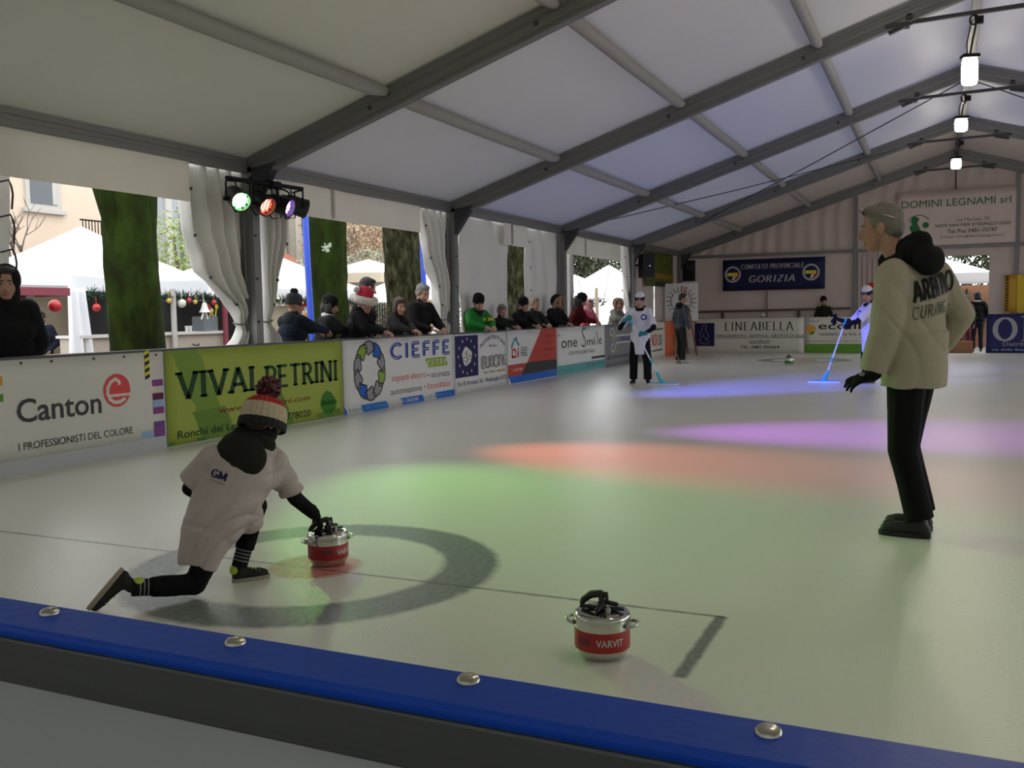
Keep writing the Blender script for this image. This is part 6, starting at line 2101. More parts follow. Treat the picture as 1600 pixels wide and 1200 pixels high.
def stand(loc, face, h, lean=0.0, arms='rest', head=(0, 0), step=0.0, rail=1.01, z0=-0.07, stance=0.11, twist=0.0, handx=None):
    """joints of a standing adult; face = heading angle (0 = +X, 90 = +Y) in degrees; lean forward in metres at the neck"""
    s = h / 1.76
    a = math.radians(face)
    f = V3((math.cos(a), math.sin(a), 0))
    r = V3((f.y, -f.x, 0))
    o = V3((loc[0], loc[1], z0))
    P = lambda x, y, z: o + r * (x * s) + f * (y * s) + V3((0, 0, z * s))
    J = {}
    L = lean / s
    dz = -0.5 * L * L * 0.9
    for q, sx in (('L', -1), ('R', 1)):
        J['ank' + q] = P(sx * stance, -0.02 + sx * step, 0.085)
        J['toe' + q] = P(sx * (stance + 0.035), 0.155 + sx * step, 0.0)
        J['knee' + q] = P(sx * stance * 0.95, 0.02 + sx * step * 0.5, 0.49)
        J['hip' + q] = P(sx * 0.09, -0.02 - L * 0.15, 0.90)
    J['pelvis'] = P(0, -0.02 - L * 0.15, 0.94)
    J['chest'] = P(0, L * 0.55, 1.25 + dz * 0.5)
    J['neck'] = P(0, L * 0.95 - 0.01, 1.475 + dz)
    up = (J['neck'] - J['pelvis']).normalized()
    fw = (f - up * f.dot(up)).normalized()
    tw = Matrix.Rotation(math.radians(twist), 3, 'Z')
    fw = tw @ fw
    J['TR'] = basis(fw, up)
    J['TR'] = Matrix((J['TR'].col[0], J['TR'].col[1], J['TR'].col[2])).transposed()
    rt = J['TR'] @ V3((1, 0, 0))
    for q, sx in (('L', -1), ('R', 1)):
        J['sh' + q] = J['neck'] - up * (0.055 * s) + rt * (sx * 0.165 * s)
    yaw, pit = math.radians(head[0]), math.radians(head[1])
    hf = f * math.cos(yaw) * math.cos(pit) + r * math.sin(yaw) * math.cos(pit) + V3((0, 0, math.sin(pit)))
    J['HR'] = basis(hf, V3((0, 0, 1)) + f * 0.15 * L)
    J['head'] = J['neck'] + V3((0, 0, 0.165 * s)) + f * (0.035 * s) + hf * 0.005
    for q, sx in (('L', -1), ('R', 1)):
        hx = (handx[0 if q == 'L' else 1] if handx else sx * 0.10)
        if arms == 'rest':          # forearms on the rail
            zz = (rail - z0) / s
            J['el' + q] = P(sx * 0.25, L * 0.9 + 0.10, zz + 0.13)
            J['wr' + q] = P(hx, L * 0.9 + 0.34, zz + 0.065)
            J['hd' + q] = (f * 0.8 - r * sx * 0.5 - V3((0, 0, 0.25))).normalized()
        elif arms == 'down':
            J['el' + q] = P(sx * 0.26, L * 0.6 - 0.04, 1.14)
            J['wr' + q] = P(sx * 0.25, L * 0.6 + 0.06, 0.88)
            J['hd' + q] = V3((0, 0, -1)) + f * 0.15
            J['hn' + q] = r * sx
        elif arms == 'pocket':
            J['el' + q] = P(sx * 0.28, -0.08 + L * 0.6, 1.14)
            J['wr' + q] = P(sx * 0.17, 0.06 + L * 0.4, 0.97)
            J['hd' + q] = V3((0, 0, -1)) + f * 0.3
            J['hn' + q] = r * sx
    return J, s
# ---------------------------------------------------------------- spectators
def spect(label, loc, face, h, top, arms='rest', lean=0.16, head=(0, 0), legs=None, **kw):
    a = {k: kw.pop(k) for k in ('rail', 'twist', 'handx', 'step', 'z0') if k in kw}
    J, s = stand(loc, face, h, lean, arms, head, **a)
    kw.setdefault('fat', 1.28)
    kw.setdefault('collar', True)
    kw.setdefault('hs', s * 1.12)
    return figure(label, J, top, legs or C_JEANS, s, **kw)


C_DGREEN = cloth('dark_green', (0.012, 0.020, 0.012))
C_GREEN = cloth('bright_green', (0.02, 0.16, 0.03))
C_WINE = cloth('wine', (0.075, 0.007, 0.009))
C_PINK = cloth('pink', (0.50, 0.10, 0.16))
C_WHITE = cloth('white', (0.60, 0.58, 0.57))
C_CREAM = cloth('cream', (0.42, 0.36, 0.28))
C_FUR = M('fur_white', (0.62, 0.57, 0.50), 0.95, var=0.15, vscale=30, bump=0.8, bscale=120)
C_TAN = M('fur_tan', (0.26, 0.16, 0.09), 0.95, var=0.5, vscale=25, bump=0.8, bscale=120)
C_GREYK = cloth('grey_knit', (0.045, 0.050, 0.058))

spect('person in a black hooded coat looking over the white paint shop sign', (-7.33, 5.55), -20, 1.82, C_BLACK, arms='pocket', lean=0.04, head=(20, -6), hat=('hoodup', C_BLACK), hair=('black', 'short'), fat=1.35)
spect('person in a grey bobble hat and dark padded jacket seen from behind', (-7.42, 9.55), 80, 1.62, C_NAVY, lean=0.08, head=(15, -5), hat=('bobble', C_GREYK, C_GREYK, C_GREYK), fat=1.4, rail=1.05, handx=(0.05, 0.30), hood=C_GREYK, top_name='padded_jacket')
spect('person in a black hat with a pale scarf, left of the red fur trimmed hat', (-7.60, 10.48), 55, 1.62, C_BLACK, lean=0.10, head=(30, -15), hat=('beanie', C_BLACK), scarf=C_WHITE, hair=('black', 'bob'))
spect('person in a red hat with white fur trim bending over the board', (-7.36, 10.72), 20, 1.70, C_BLACK, lean=0.24, head=(30, -14), hood=C_BLACK, hat=('santa', cloth('santa_red', (0.42, 0.03, 0.06)), C_FUR), hs=1.22, handx=(0.0, 0.22))
spect('tall man with short dark hair standing behind the red fur trimmed hat', (-7.95, 12.02), 10, 1.92, C_BLACK, arms='pocket', lean=0.06, head=(-50, -15), hair=('black', 'short'))
spect('person with dark bobbed hair and dark coat leaning beside the grey haired man', (-7.42, 11.86), 10, 1.62, C_CHAR, lean=0.18, head=(40, -8), hair=('brown', 'bob'), handx=(0.10, 0.30), scarf=C_BLACK)
spect('grey haired man in a long black coat smiling down at the ice', (-7.42, 12.72), -15, 1.83, C_BLACK, lean=0.12, head=(5, -22), hair=('grey', 'short'), handx=(-0.12, 0.16), skirt=0.3, scarf=C_CHAR)
b = spect('person in a bright green jacket and black beanie before the flat white curtain', (-7.36, 14.55), -25, 1.68, C_GREEN, lean=0.14, head=(10, -20), hat=('beanie', C_BLACK), scarf=C_BLACK, hood=C_GREEN, hair=('black', 'short'))
cm_ = [c_ for c_ in b.children if c_.name.startswith('coat')][0]
spect('small person with short grey hair beside the green jacket', (-7.36, 15.42), -5, 1.52, C_DGREEN, lean=0.14, head=(30, -25), hair=('silver', 'short'), fat=1.2)
spect('person in a dark coat and black knitted hat left of the blond glasses wearer', (-7.36, 16.42), -15, 1.64, C_BLACK, lean=0.14, head=(5, -12), hat=('beanie', C_BLACK), hood=C_BLACK, hair=('black', 'short'))
b2 = spect('person with short blond hair beside the black knitted hat', (-7.38, 17.08), -20, 1.66, C_CHAR, lean=0.12, head=(0, -12), hair=('greyblond', 'short'), fat=1.15)
spect('person in a black coat with a pale fur hood leaning with clasped hands', (-7.34, 18.02), -10, 1.72, C_BLACK, lean=0.18, head=(15, -30), hat=('furhood', C_BLACK, C_TAN), handx=(0.02, 0.12))
spect('person in a wine red coat and black hat leaning far over the dental sign', (-7.36, 19.32), 25, 1.76, C_WINE, lean=0.22, head=(25, -25), hat=('beanie', C_BLACK), hair=('black', 'bob'), fat=1.4)
spect('dark haired person just behind the wine red coat', (-7.72, 20.55), -10, 1.72, C_BLACK, arms='pocket', lean=0.06, head=(0, -15), hair=('black', 'bob'))
J, s = stand((-7.36, 20.28), -20, 1.28, 0.10, 'rest', (10, -10), z0=0.28)
figure('small child in a pink hooded jacket standing at the board beside the wine red coat', J, C_PINK, C_JEANS, s, hat=('hoodup', cloth('pink_pale', (0.55, 0.24, 0.28))), hs=s * 1.2, hair=('brown', 'short'), fat=1.15)
tag(build('wooden_box', MB().box((-7.36, 20.28, 0.10), (0.40, 0.6, 0.34)), WOODT, None, (-7.36, 20.28, -0.07)), 'wooden box behind the board that the pink child stands on', 'box')
spect('person in a tan fur hood and pale jacket behind the boy with the mop', (-7.42, 22.45), -10, 1.68, cloth('pale_grey', (0.16, 0.15, 0.13)), lean=0.12, head=(40, -10), hat=('furhood', C_CHAR, C_TAN))
spect('person in a dark green jacket and black cap behind the far boards', (-3.03, 28.655), -95, 1.60, C_DGREEN, arms='down', lean=0.0, head=(-25, 0), hat=('beanie', C_BLACK), group='people at the far boards', voxel=0.012, z0=0.0, fat=0.95)
spect('small child in a white hat whose head just shows above the far boards', (-4.77, 28.66), -90, 1.15, C_CHAR, arms='down', lean=0.0, hat=('beanie', C_WHITE), group='people at the far boards', voxel=0.012, z0=0.0, fat=0.95)
spect('person in dark clothes behind the white drape of the large gazebo', (-14.6, 11.75), -60, 1.52, C_NAVY, arms='pocket', lean=0.0, hair=('black', 'short'), scarf=C_WHITE, group='market visitors', voxel=0.012)
spect('child in a dark jacket and rose leggings in the far doorway', (0.68, 28.95), 75, 1.58, cloth('dark_olive', (0.030, 0.032, 0.022)), arms='down', lean=0.12, head=(30, -20), legs=cloth('rose', (0.20, 0.03, 0.05)), hair=('black', 'long'), group='people in the far doorway', voxel=0.012, z0=0.0, shoes=(C_WHITE, None, None), step=0.14)
spect('person in a black coat with pale scarf in the far doorway', (1.02, 29.35), 100, 1.66, C_BLACK, arms='pocket', lean=0.05, head=(-40, -15), hair=('black', 'bob'), scarf=C_WHITE, group='people in the far doorway', voxel=0.012, z0=0.0)

# ---------------------------------------------------------------- players far down the rink
C_SHIRT = cloth('player_white', (0.62, 0.60, 0.64), var=0.05)
C_TEALG = cloth('teal_glove', (0.03, 0.22, 0.22))


def badge(parent, c, n, r, m1, m2):
    n = V3(n).normalized()
    a, b = frame(n)
    P = [V3(c) + (a * math.cos(q) + b * math.sin(q)) * r for q in [2 * PI * k / 18 for k in range(18)]]
    build('badge', MB().slab(P, n * 0.004), m1, parent)
    P = [V3(c) + n * 0.005 + (a * math.cos(q) * (1 + 0.3 * math.cos(3 * q)) + b * math.sin(q)) * r * 0.5 for q in [2 * PI * k / 18 for k in range(18)]]
    build('emblem', MB().slab(P, n * 0.003), m2, parent)


J, s = stand((-4.80, 16.05), -80, 1.60, 0.02, 'down', (5, -6), z0=0.0, stance=0.14)
J['elR'], J['wrR'] = V3((-5.14, 15.93, 1.00)), V3((-4.98, 15.78, 1.15))
J['hdR'], J['hnR'] = V3((0.85, -0.1, 0.35)), V3((-0.3, -0.9, 0.2))
J['elL'], J['wrL'] = V3((-4.52, 15.95, 1.00)), V3((-4.66, 15.80, 0.90))
J['hdL'], J['hnL'] = V3((-0.7, 0.0, -0.1)), V3((0.0, -0.9, 0.3))
b = figure('boy in a white shirt and navy hat with mop before the grey sign', J, C_SHIRT, C_TROUSER, s, group='players far down the rink', hat=('beanie', C_WHITE, cloth('hat_navy', (0.012, 0.014, 0.05))), hood=C_BLACK, glove=C_TEALG,
           short=True, top_name='shirt', skirt=0.34, curl=1.2, shoes=(cloth('shoe_navy', (0.012, 0.014, 0.04)), None, None), fat=1.08, legfat=1.25, hair=('brown', 'short'), hs=s * 1.05)
badge(b, (-4.68, 15.865, 1.19), (0.17, -0.98, 0.1), 0.055, I_DBLUE, I_CREAM)

J, s = stand((-1.05, 16.88), 205, 1.62, 0.02, 'down', (-40, -8), z0=0.0, stance=0.12)
J['elL'], J['wrL'] = V3((-1.22, 16.62, 1.06)), V3((-1.36, 16.66, 1.04))
J['elR'], J['wrR'] = V3((-1.36, 17.12, 1.02)), V3((-1.62, 17.10, 1.12))
b = figure('boy in a white shirt and red topped hat half behind the referee', J, C_SHIRT, C_TROUSER, s, group='players far down the rink', hat=('beanie', C_WHITE, cloth('hat_navy', (0.012, 0.014, 0.05))), hood=C_BLACK, glove=C_BLACK,
           short=True, top_name='shirt', skirt=0.34, curl=1.2, fat=1.05, legfat=1.2, hair=('brown', 'short'), hs=s * 1.05)
pom(b, (-1.03, 16.88, 1.665), 0.05, cloth('hat_red', (0.45, 0.03, 0.03)), 160)
badge(b, (-1.20, 16.79, 1.2), (-0.7, -0.7, 0.1), 0.05, I_DBLUE, I_CREAM)

J, s = stand((-5.70, 22.5), 50, 1.70, 0.03, 'down', (35, -6), z0=0.0, stance=0.10)
b = figure('person in a grey jacket with back print standing before the dial board', J, cloth('grey_top', (0.055, 0.060, 0.075)), cloth('dark_olive_trousers', (0.020, 0.022, 0.018)), s, group='players far down the rink', hair=('black', 'short'), hood=C_BLACK,
           shoes=(cloth('pale_shoe', (0.34, 0.33, 0.32)), None, None), fat=1.02)
up = V3((0, 0, 1))
bk = V3((-math.cos(math.radians(50)), -math.sin(math.radians(50)), 0))
mb = MB()
c0 = V3((-5.70, 22.5, 1.16)) + bk * 0.125
sd = up.cross(bk).normalized()
for k in range(16):
    q = 2 * PI * k / 16
    mb.ell(c0 + sd * (0.085 * math.cos(q)) + up * (0.14 * math.sin(q)), (0.014, 0.014, 0.020), n=6, m=5)
for p in ((-0.035, 0.03), (0.035, 0.03), (0, -0.05), (-0.03, -0.10), (0.03, -0.10), (0, 0.09)):
    mb.ell(c0 + sd * p[0] + up * p[1] + bk * 0.008, (0.016, 0.016, 0.020), n=6, m=5)
build('back_print', mb, cloth('print_pale', (0.10, 0.11, 0.13)), b)

# ---------------------------------------------------------------- crouching child, seen from behind
J = {k: V3(v) for k, v in dict(
    pelvis=(-3.115, 3.390, 0.300), hipL=(-3.155, 3.430, 0.290), hipR=(-3.065, 3.355, 0.275), kneeR=(-3.125, 3.262, 0.062), ankR=(-3.290, 3.055, 0.085), toeR=(-3.425, 2.905, 0.018),
    kneeL=(-3.055, 3.625, 0.365), ankL=(-3.105, 3.545, 0.085), toeL=(-3.020, 3.665, 0.0), chest=(-3.075, 3.500, 0.530), neck=(-3.040, 3.600, 0.690),
    shL=(-3.165, 3.470, 0.640), shR=(-2.985, 3.690, 0.560), elL=(-3.265, 3.400, 0.480), wrL=(-3.215, 3.560, 0.360), elR=(-2.955, 3.805, 0.375), wrR=(-2.912, 3.905, 0.275),
    head=(-3.018, 3.668, 0.785), hdR=(0.15, 0.45, -0.85), hnR=(0.55, 0.6, 0.5), hdL=(0.3, 0.8, -0.5), hnL=(-0.6, 0.2, 0.6)).items()}
upv = (J['neck'] - J['pelvis']).normalized()
J['TR'] = basis(V3((-0.35, 0.80, -0.35)), upv)
J['HR'] = basis(V3((0.25, 0.93, -0.25)), V3((0.06, 0.15, 1)))
J['suR'] = V3((0.56, 0.49, -0.67))
KS = 0.74
SHIRT_P = cloth('shirt_rose_white', (0.46, 0.40, 0.37), var=0.05, bump=0.12)
HOODG = cloth('hood_green_black', (0.020, 0.021, 0.015))
kid = figure('crouching child in a white shirt and red and cream bobble hat sliding a pot', J, C_BLACK, C_TROUSER, KS, group='players on the near ice', voxel=0.008, hs=0.86, top_name='undershirt', short=False, hands=True, 
             glove=C_BLACK, curl=0.75, wr=0.003, tend=0.26, hair=('brown', 'short'), fat=0.9, shoes=(M('shoe_knit', (0.007, 0.008, 0.006), 0.8, var=0.3, vscale=60), SOLE, M('lace_lime', (0.42, 0.55, 0.05), 0.6)))
# loose shirt
T = J['TR']
fwk = T @ V3((0, 1, 0))
mb = MB()
mb.chain([V3(p) for p in ((-3.035, 3.585, 0.640), (-3.062, 3.520, 0.550), (-3.085, 3.455, 0.440), (-3.110, 3.390, 0.340), (-3.120, 3.345, 0.250))], [0.105, 0.158, 0.160, 0.154, 0.116], n=20, ref=fwk, flat=0.86)
mb.cyl((-3.118, 3.350, 0.290), (-3.136, 3.290, 0.128), 0.126, 0.092, n=24)
mb.caps((-3.085, 3.440, 0.430), (-3.02, 3.52, 0.33), 0.13, 0.085)
sl = ((V3((-3.150, 3.445, 0.620)), V3((-3.262, 3.398, 0.505))), (V3((-2.990, 3.680, 0.575)), V3((-2.958, 3.785, 0.405))))
for p, q in sl:
    mb.caps(p, p.lerp(q, 0.6), 0.078, 0.070)
    mb.cyl(p.lerp(q, 0.2), q, 0.074, 0.068, n=18)
mb.caps((-3.150, 3.445, 0.620), (-2.990, 3.680, 0.590), 0.072, 0.072)
mb.caps((-2.990, 3.680, 0.560), (-3.03, 3.55, 0.46), 0.085, 0.10)
shirt = blob('shirt', mb, SHIRT_P, 0.0065, kid, smooth=12)
folds(shirt, kid, V3((-2.99, 3.68, 0.56)) - V3((-3.13, 3.36, 0.28)), V3((0, 0, 1.294)) - V3((-3.07, 3.45, 0.45)), 0.016, low=(0.64, 0.2))
# big hood lying on the back
mb = MB()
mb.ell((-3.062, 3.535, 0.668), (0.105, 0.075, 0.080), T)
mb.ell((-3.035, 3.482, 0.652), (0.110, 0.060, 0.088), T)
mb.ell((-2.998, 3.480, 0.632), (0.116, 0.060, 0.102), T)
mb.ell((-3.005, 3.600, 0.690), (0.090, 0.078, 0.052), T)
mb.caps((-3.085, 3.560, 0.728), (-2.990, 3.660, 0.722), 0.042, 0.044)
blob('hood', mb, HOODG, 0.0065, kid, smooth=10, wrinkle=0.003, wscale=10)
# knitted hat
HR = J['HR']
H = J['head']
W = lambda x, y, z: H + HR @ V3((x, y, z))
hatR = HR @ Matrix.Rotation(math.radians(-6), 3, 'X') @ Matrix.Rotation(math.radians(-9), 3, 'Y')
K_CREAM = M('knit_cream', (0.52, 0.44, 0.30), 0.9, var=0.25, vscale=60, bump=0.6, bscale=90)
K_RED = M('knit_red', (0.42, 0.018, 0.012), 0.9, var=0.2, vscale=60, bump=0.6, bscale=90)
K_BLACK = M('knit_black', (0.012, 0.012, 0.015), 0.9, bump=0.6, bscale=90)
prof = [(0.100, -0.022), (0.108, -0.018), (0.110, 0.010), (0.105, 0.012)]
mb = MB()
def ribbed(z, r):
    return r
rows = [(-0.010, 0.1070, 0), (0.012, 0.1090, 0), (0.034, 0.1085, 0), (0.056, 0.1045, 0), (0.076, 0.0970, 0), (0.092, 0.0860, 1), (0.106, 0.0700, 1), (0.116, 0.0480, 1), (0.122, 0.020, 1)]
NP = 96
vs, fs, ms = [], [], []
for z, r, m_ in rows:
    for i in range(NP):
        a = 2 * PI * i / NP
        rr = r + 0.0022 * (1 if (i // 2) % 2 else -1)
        vs.append(H + hatR @ V3((rr * 0.93 * math.cos(a), -0.012 + rr * 1.08 * math.sin(a), z)))
for k in range(len(rows) - 1):
    mb.mat(rows[k + 1][2])
    n0 = len(mb.v)
    if k == 0:
        mb.v += [tuple(v) for v in vs]
    for i in range(NP):
        mb.f.append([k * NP + i, k * NP + (i + 1) % NP, (k + 1) * NP + (i + 1) % NP, (k + 1) * NP + i])
        mb.m.append(rows[k + 1][2])
mb.mat(1)
mb.f.append([(len(rows) - 1) * NP + i for i in range(NP)])
mb.m.append(1)
hat = build('hat', mb, [K_CREAM, K_RED], kid, smooth=True)
mb = MB()
for i in range(NP):
    a = 2 * PI * i / NP
    rr = 0.112 + 0.0022 * (1 if (i // 2) % 2 else -1)
    for z, d_ in ((-0.046, -0.004), (-0.042, 0.002), (-0.006, 0.001), (0.000, -0.005)):
        mb.v.append(tuple(H + hatR @ V3(((rr + d_) * 0.93 * math.cos(a), -0.012 + (rr + d_) * 1.08 * math.sin(a), z))))
for i in range(NP):
    for k in range(3):
        j = (i + 1) % NP
        mb.f.append([i * 4 + k, j * 4 + k, j * 4 + k + 1, i * 4 + k + 1])
        mb.m.append(0)
build('brim', mb, K_BLACK, hat, smooth=True)
pom(hat, H + hatR @ V3((0, -0.014, 0.165)), 0.058, M('yarn_plum', (0.10, 0.012, 0.025), 0.9), 420, mat2=M('yarn_pale', (0.22, 0.12, 0.13), 0.9))
# striped socks
for q in 'LR':
    a, k_ = J['ank' + q], J['knee' + q]
    d = (k_ - a).normalized()
    sk = build('sock', MB().cyl(a - d * 0.01, a + d * 0.085, 0.038, 0.040, n=16), C_BLACK, kid, smooth=True)
    st = MB()
    for n_ in range(4):
        z = 0.022 + 0.017 * n_
        st.cyl(a + d * z, a + d * (z + 0.005), 0.0405, 0.0408, n=16)
    build('stripe', st, I_SILVER, sk)
    x = d.cross(V3((0, 0, 1))).normalized()
build('heel_tab', MB().ell(J['ankL'] + V3((-0.014, -0.026, -0.022)), (0.024, 0.020, 0.026)), MATS['lace_lime'], kid, smooth=True)
build('heel_tab', MB().ell(J['ankR'] + V3((0.018, 0.012, 0.026)), (0.026, 0.024, 0.022)), MATS['lace_lime'], kid, smooth=True)
# initials on the back
tb = T @ V3((0, -1, 0))
o_ = J['pelvis'].lerp(J['chest'], 0.78)
view = (V3((0, 0, 1.294)) - o_).normalized()

# ---------------------------------------------------------------- referee
J = {k: V3(v) for k, v in dict(
    pelvis=(-0.125, 5.760, 0.940), hipL=(-0.155, 5.690, 0.905), hipR=(-0.105, 5.835, 0.905), kneeL=(-0.165, 5.655, 0.490), kneeR=(-0.160, 5.830, 0.495), ankL=(-0.070, 5.640, 0.090), ankR=(-0.060, 5.850, 0.095),
    toeL=(-0.290, 5.670, 0.0), toeR=(-0.275, 5.900, 0.0), chest=(-0.110, 5.760, 1.270), neck=(-0.195, 5.765, 1.530), shL=(-0.225, 5.605, 1.475), shR=(-0.020, 5.890, 1.475),
    elL=(-0.255, 5.545, 1.185), wrL=(-0.325, 5.555, 0.915), elR=(0.120, 5.950, 1.240), wrR=(0.020, 6.010, 1.060), head=(-0.300, 5.770, 1.745),
    hdL=(-0.95, 0.05, -0.30), hnL=(-0.15, -0.55, 0.80), hdR=(-0.7, 0.1, -0.3), hnR=(0.2, 0.5, 0.6)).items()}
J['TR'] = basis(V3((-0.82, 0.57, -0.08)), V3((-0.10, 0, 1)))
J['HR'] = basis(V3((-0.985, 0.12, -0.13)), V3((-0.06, 0, 1)))
C_REF = M('cloth_referee', (0.34, 0.298, 0.222), 0.85, var=0.05, vscale=4, bump=0.15, bscale=60)
R_ = J['TR']
ref = figure('grey haired referee in a long cream shirt and black trousers standing on the right', J, C_BLACK, C_TROUSER, 1.04, group='players on the near ice', voxel=0.009, hs=1.08, top_name='undershirt', hands=False, glove=None, curl=0.35, wr=0.003,
             hair=('silver', 'short'), fat=0.85, legfat=1.14, shoes=(SHOEB, M('sole_black', (0.010, 0.010, 0.010), 0.7), None))
# ---------------------------------------------------------------- the referee's clothes
from mathutils.bvhtree import BVHTree


def wrap(vf, target, o, ux, uy, w, h, mat, parent, name='lettering', lift=0.004, sub=2, shear=0.0):
    """print a flat glyph mesh onto a cloth surface"""
    org = wl(target)
    me = target.data
    bvh = BVHTree.FromPolygons([v.co + org for v in me.vertices], [tuple(p.vertices) for p in me.polygons])
    V, F = vf
    x0, x1 = min(v[0] for v in V), max(v[0] for v in V)
    y0, y1 = min(v[1] for v in V), max(v[1] for v in V)
    bm = bmesh.new()
    vs = [bm.verts.new(((x - x0) / (x1 - x0), (y - y0) / (y1 - y0), 0)) for x, y in V]
    for f in F:
        try:
            bm.faces.new([vs[i] for i in f])
        except ValueError:
            pass
    bmesh.ops.triangulate(bm, faces=bm.faces)
    bmesh.ops.subdivide_edges(bm, edges=bm.edges, cuts=sub, use_grid_fill=True)
    o, ux, uy = Vector(o), Vector(ux).normalized(), Vector(uy).normalized()
    n = ux.cross(uy).normalized()
    bm.verts.index_update()
    pts, ok = [], []
    for v in bm.verts:
        p = o + ux * (v.co.x * w + shear * v.co.y * h) + uy * (v.co.y * h)
        hit, nn, i, d = bvh.ray_cast(p + n * 0.5, -n)
        ok.append(hit is not None)
        pts.append((hit + nn * lift) if hit is not None else p)
    mb = MB()
    mb.add(pts, [[v.index for v in f.verts] for f in bm.faces if all(ok[v.index] for v in f.verts)])
    bm.free()
    return build(name, mb, mat, parent, fix=False)


T = J['TR']
fw = T @ V3((0, 1, 0))
mb = MB()
mb.cyl((-0.122, 5.765, 0.838), (-0.118, 5.762, 1.16), 0.205, 0.206, n=28, ref=fw, flat=0.84)
mb.cyl((-0.120, 5.762, 1.13), (-0.125, 5.762, 1.40), 0.208, 0.190, n=28, ref=fw, flat=0.74)
mb.ell(J['chest'] + V3((0.0, 0, 0.06)), (0.205, 0.150, 0.20), T)
mb.caps(J['shL'] - V3((0, 0, 0.012)), J['shR'] - V3((0, 0, 0.012)), 0.085, 0.085)
mb.caps(J['chest'] + V3((-0.02, 0, 0.12)), J['neck'] + V3((0.02, 0, -0.03)), 0.12, 0.075)
mb.caps(J['shL'], J['elL'], 0.092, 0.086)
mb.cyl(J['shL'].lerp(J['elL'], 0.5), J['elL'], 0.090, 0.088, n=18)
mb.ell(J['elL'], (0.086, 0.086, 0.086))
mb.cyl(J['elL'], J['elL'].lerp(J['wrL'], 0.93), 0.086, 0.078, n=18)
mb.caps(J['shR'], J['elR'], 0.092, 0.080)
mb.caps(J['elR'], J['wrR'], 0.078, 0.066)
jersey = blob('jersey', mb, C_REF, 0.0085, ref, smooth=5, wrinkle=0.006, wscale=5)
folds(jersey, ref, (0.08, 0.0, 1), (0, -1, 0), 0.010, fa=1.1, ft=6.5)
bn = V3((0.62, -0.78, 0)).normalized()
ux = V3((0, 0, 1)).cross(bn).normalized()
c = V3((-0.118, 5.762, 0)) + bn * 0.16
wrap(caps_mesh('ARBITRO', tv=0.30, th=0.16, gap=0.03), jersey, c - ux * 0.115 + V3((0, 0, 1.305)), ux + V3((0, 0, 0.24)), (0, 0, 1), 0.33, 0.125, I_BLACK, jersey)
wrap(caps_mesh('CURING B', tv=0.10, th=0.06, serif=0.09, sh=0.04, gap=0.06), jersey, c - ux * 0.115 + V3((0, 0, 1.215)), ux + V3((0, 0, 0.20)), (0, 0, 1), 0.29, 0.075, I_BLACK, jersey)
# cuff and hem seams
# black hood and collar
mb = MB()
N_ = J['neck']
mb.ell(N_ + V3((0.020, -0.010, 0.020)), (0.115, 0.120, 0.060), T)
mb.ell(N_ - fw * 0.105 + V3((0.0, 0, 0.055)), (0.125, 0.085, 0.085), T)
mb.ell(N_ - fw * 0.175 + V3((0.0, 0, 0.005)), (0.115, 0.070, 0.085), T)
mb.ell(N_ + fw * 0.07 + V3((0.0, 0, 0.030)), (0.075, 0.060, 0.060), T)
mb.caps(N_ + fw * 0.05 + V3((0, 0, 0.06)), N_ - fw * 0.12 + V3((0, 0, 0.11)), 0.062, 0.070)
blob('hood', mb, C_BLACK, 0.008, ref, smooth=3, wrinkle=0.006, wscale=14)
# glove on the near hand
mb = MB()
hand_prims(mb, J['wrL'], J['hdL'], J['hnL'], 1.0, side=1, curl=0.30, spread=0.28, k=1.22)
mb.caps(J['wrL'].lerp(J['elL'], 0.18), J['wrL'], 0.040, 0.036)
gl = blob('glove', mb, C_BLACK, 0.0055, ref, smooth=2)
build('patch', MB().ell(J['wrL'] + J['hdL'].normalized() * 0.05 + J['hnL'].normalized() * 0.030, (0.018, 0.010, 0.012)), I_SILVER, gl, smooth=True)
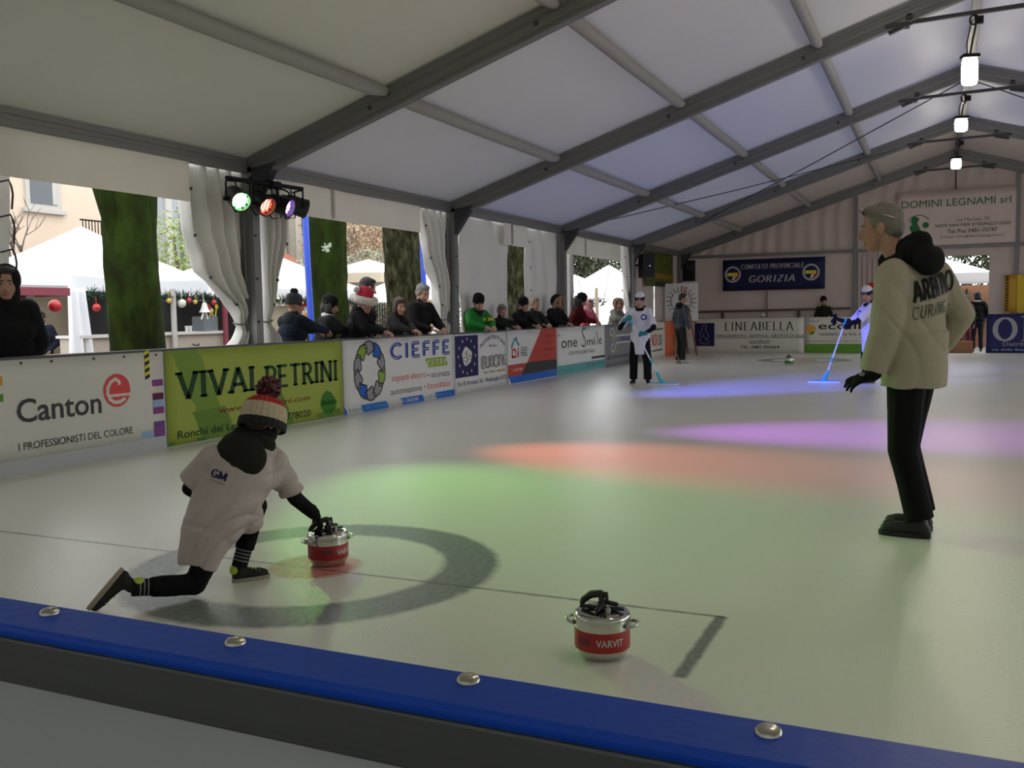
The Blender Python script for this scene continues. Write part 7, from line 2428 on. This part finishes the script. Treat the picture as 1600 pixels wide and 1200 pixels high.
# sunglasses pushed up on the head
H, R = J['head'], J['HR']
W = lambda x, y, z: H + R @ (V3((x, y, z)) * 1.08)
g = MB()
for sx in (-1, 1):
    g.tube([W(sx * 0.072, 0.060, 0.088), W(sx * 0.086, 0.02, 0.075), W(sx * 0.086, -0.05, 0.050), W(sx * 0.080, -0.085, 0.030)], 0.0035, n=6)
    g.tube([W(sx * 0.036 + 0.030 * math.cos(a), 0.082 + 0.012 * math.sin(a), 0.098 + 0.018 * math.sin(a)) for a in [2 * PI * k / 14 for k in range(14)]], 0.003, n=6, closed=True)
g.tube([W(-0.008, 0.090, 0.100), W(0.008, 0.090, 0.100)], 0.003, n=6)
gl = build('sunglasses', g, M('frame_metal', (0.16, 0.14, 0.11), 0.35, 1.0), ref, smooth=True)
for sx in (-1, 1):
    lens = [W(sx * 0.036 + 0.028 * math.cos(a), 0.082 + 0.011 * math.sin(a), 0.098 + 0.017 * math.sin(a)) for a in [2 * PI * k / 14 for k in range(14)]]
    build('lens', MB().slab(lens, R @ V3((0, 0.002, 0.001))), M('lens_dark', (0.02, 0.015, 0.01), 0.1), gl)

# initials on the crouching child's back
o_ = V3((-3.055, 3.470, 0.530))
n_ = (V3((0, 0, 1.294)) - o_).normalized()
ux = V3((0, 0, 1)).cross(n_).normalized()
uy = n_.cross(ux)
o_ = o_ + ux * -0.105 + uy * 0.015
wrap(caps_mesh('GM', tv=0.24, th=0.16, serif=0.10, sh=0.08, gap=0.10), shirt, o_, ux - uy * 0.45, uy + ux * 0.35, 0.075, 0.040, I_NAVY, shirt, lift=0.003)
wrap(glyph_mesh('gomme monfalcone'), shirt, o_ - uy * 0.018 - ux * 0.004, ux - uy * 0.45, uy + ux * 0.35, 0.075, 0.009, I_NAVY, shirt, lift=0.003)

# glowing print on the green jacket
wrap(glyph_mesh('\u2248\u2248\u2248', 0.03), cm_, (-7.1, 14.52, 1.17), (0.1, 1, 0), (0, 0, 1), 0.20, 0.06, I_YEL, cm_, lift=0.006)

bpy.data.scenes.remove(BENCH)
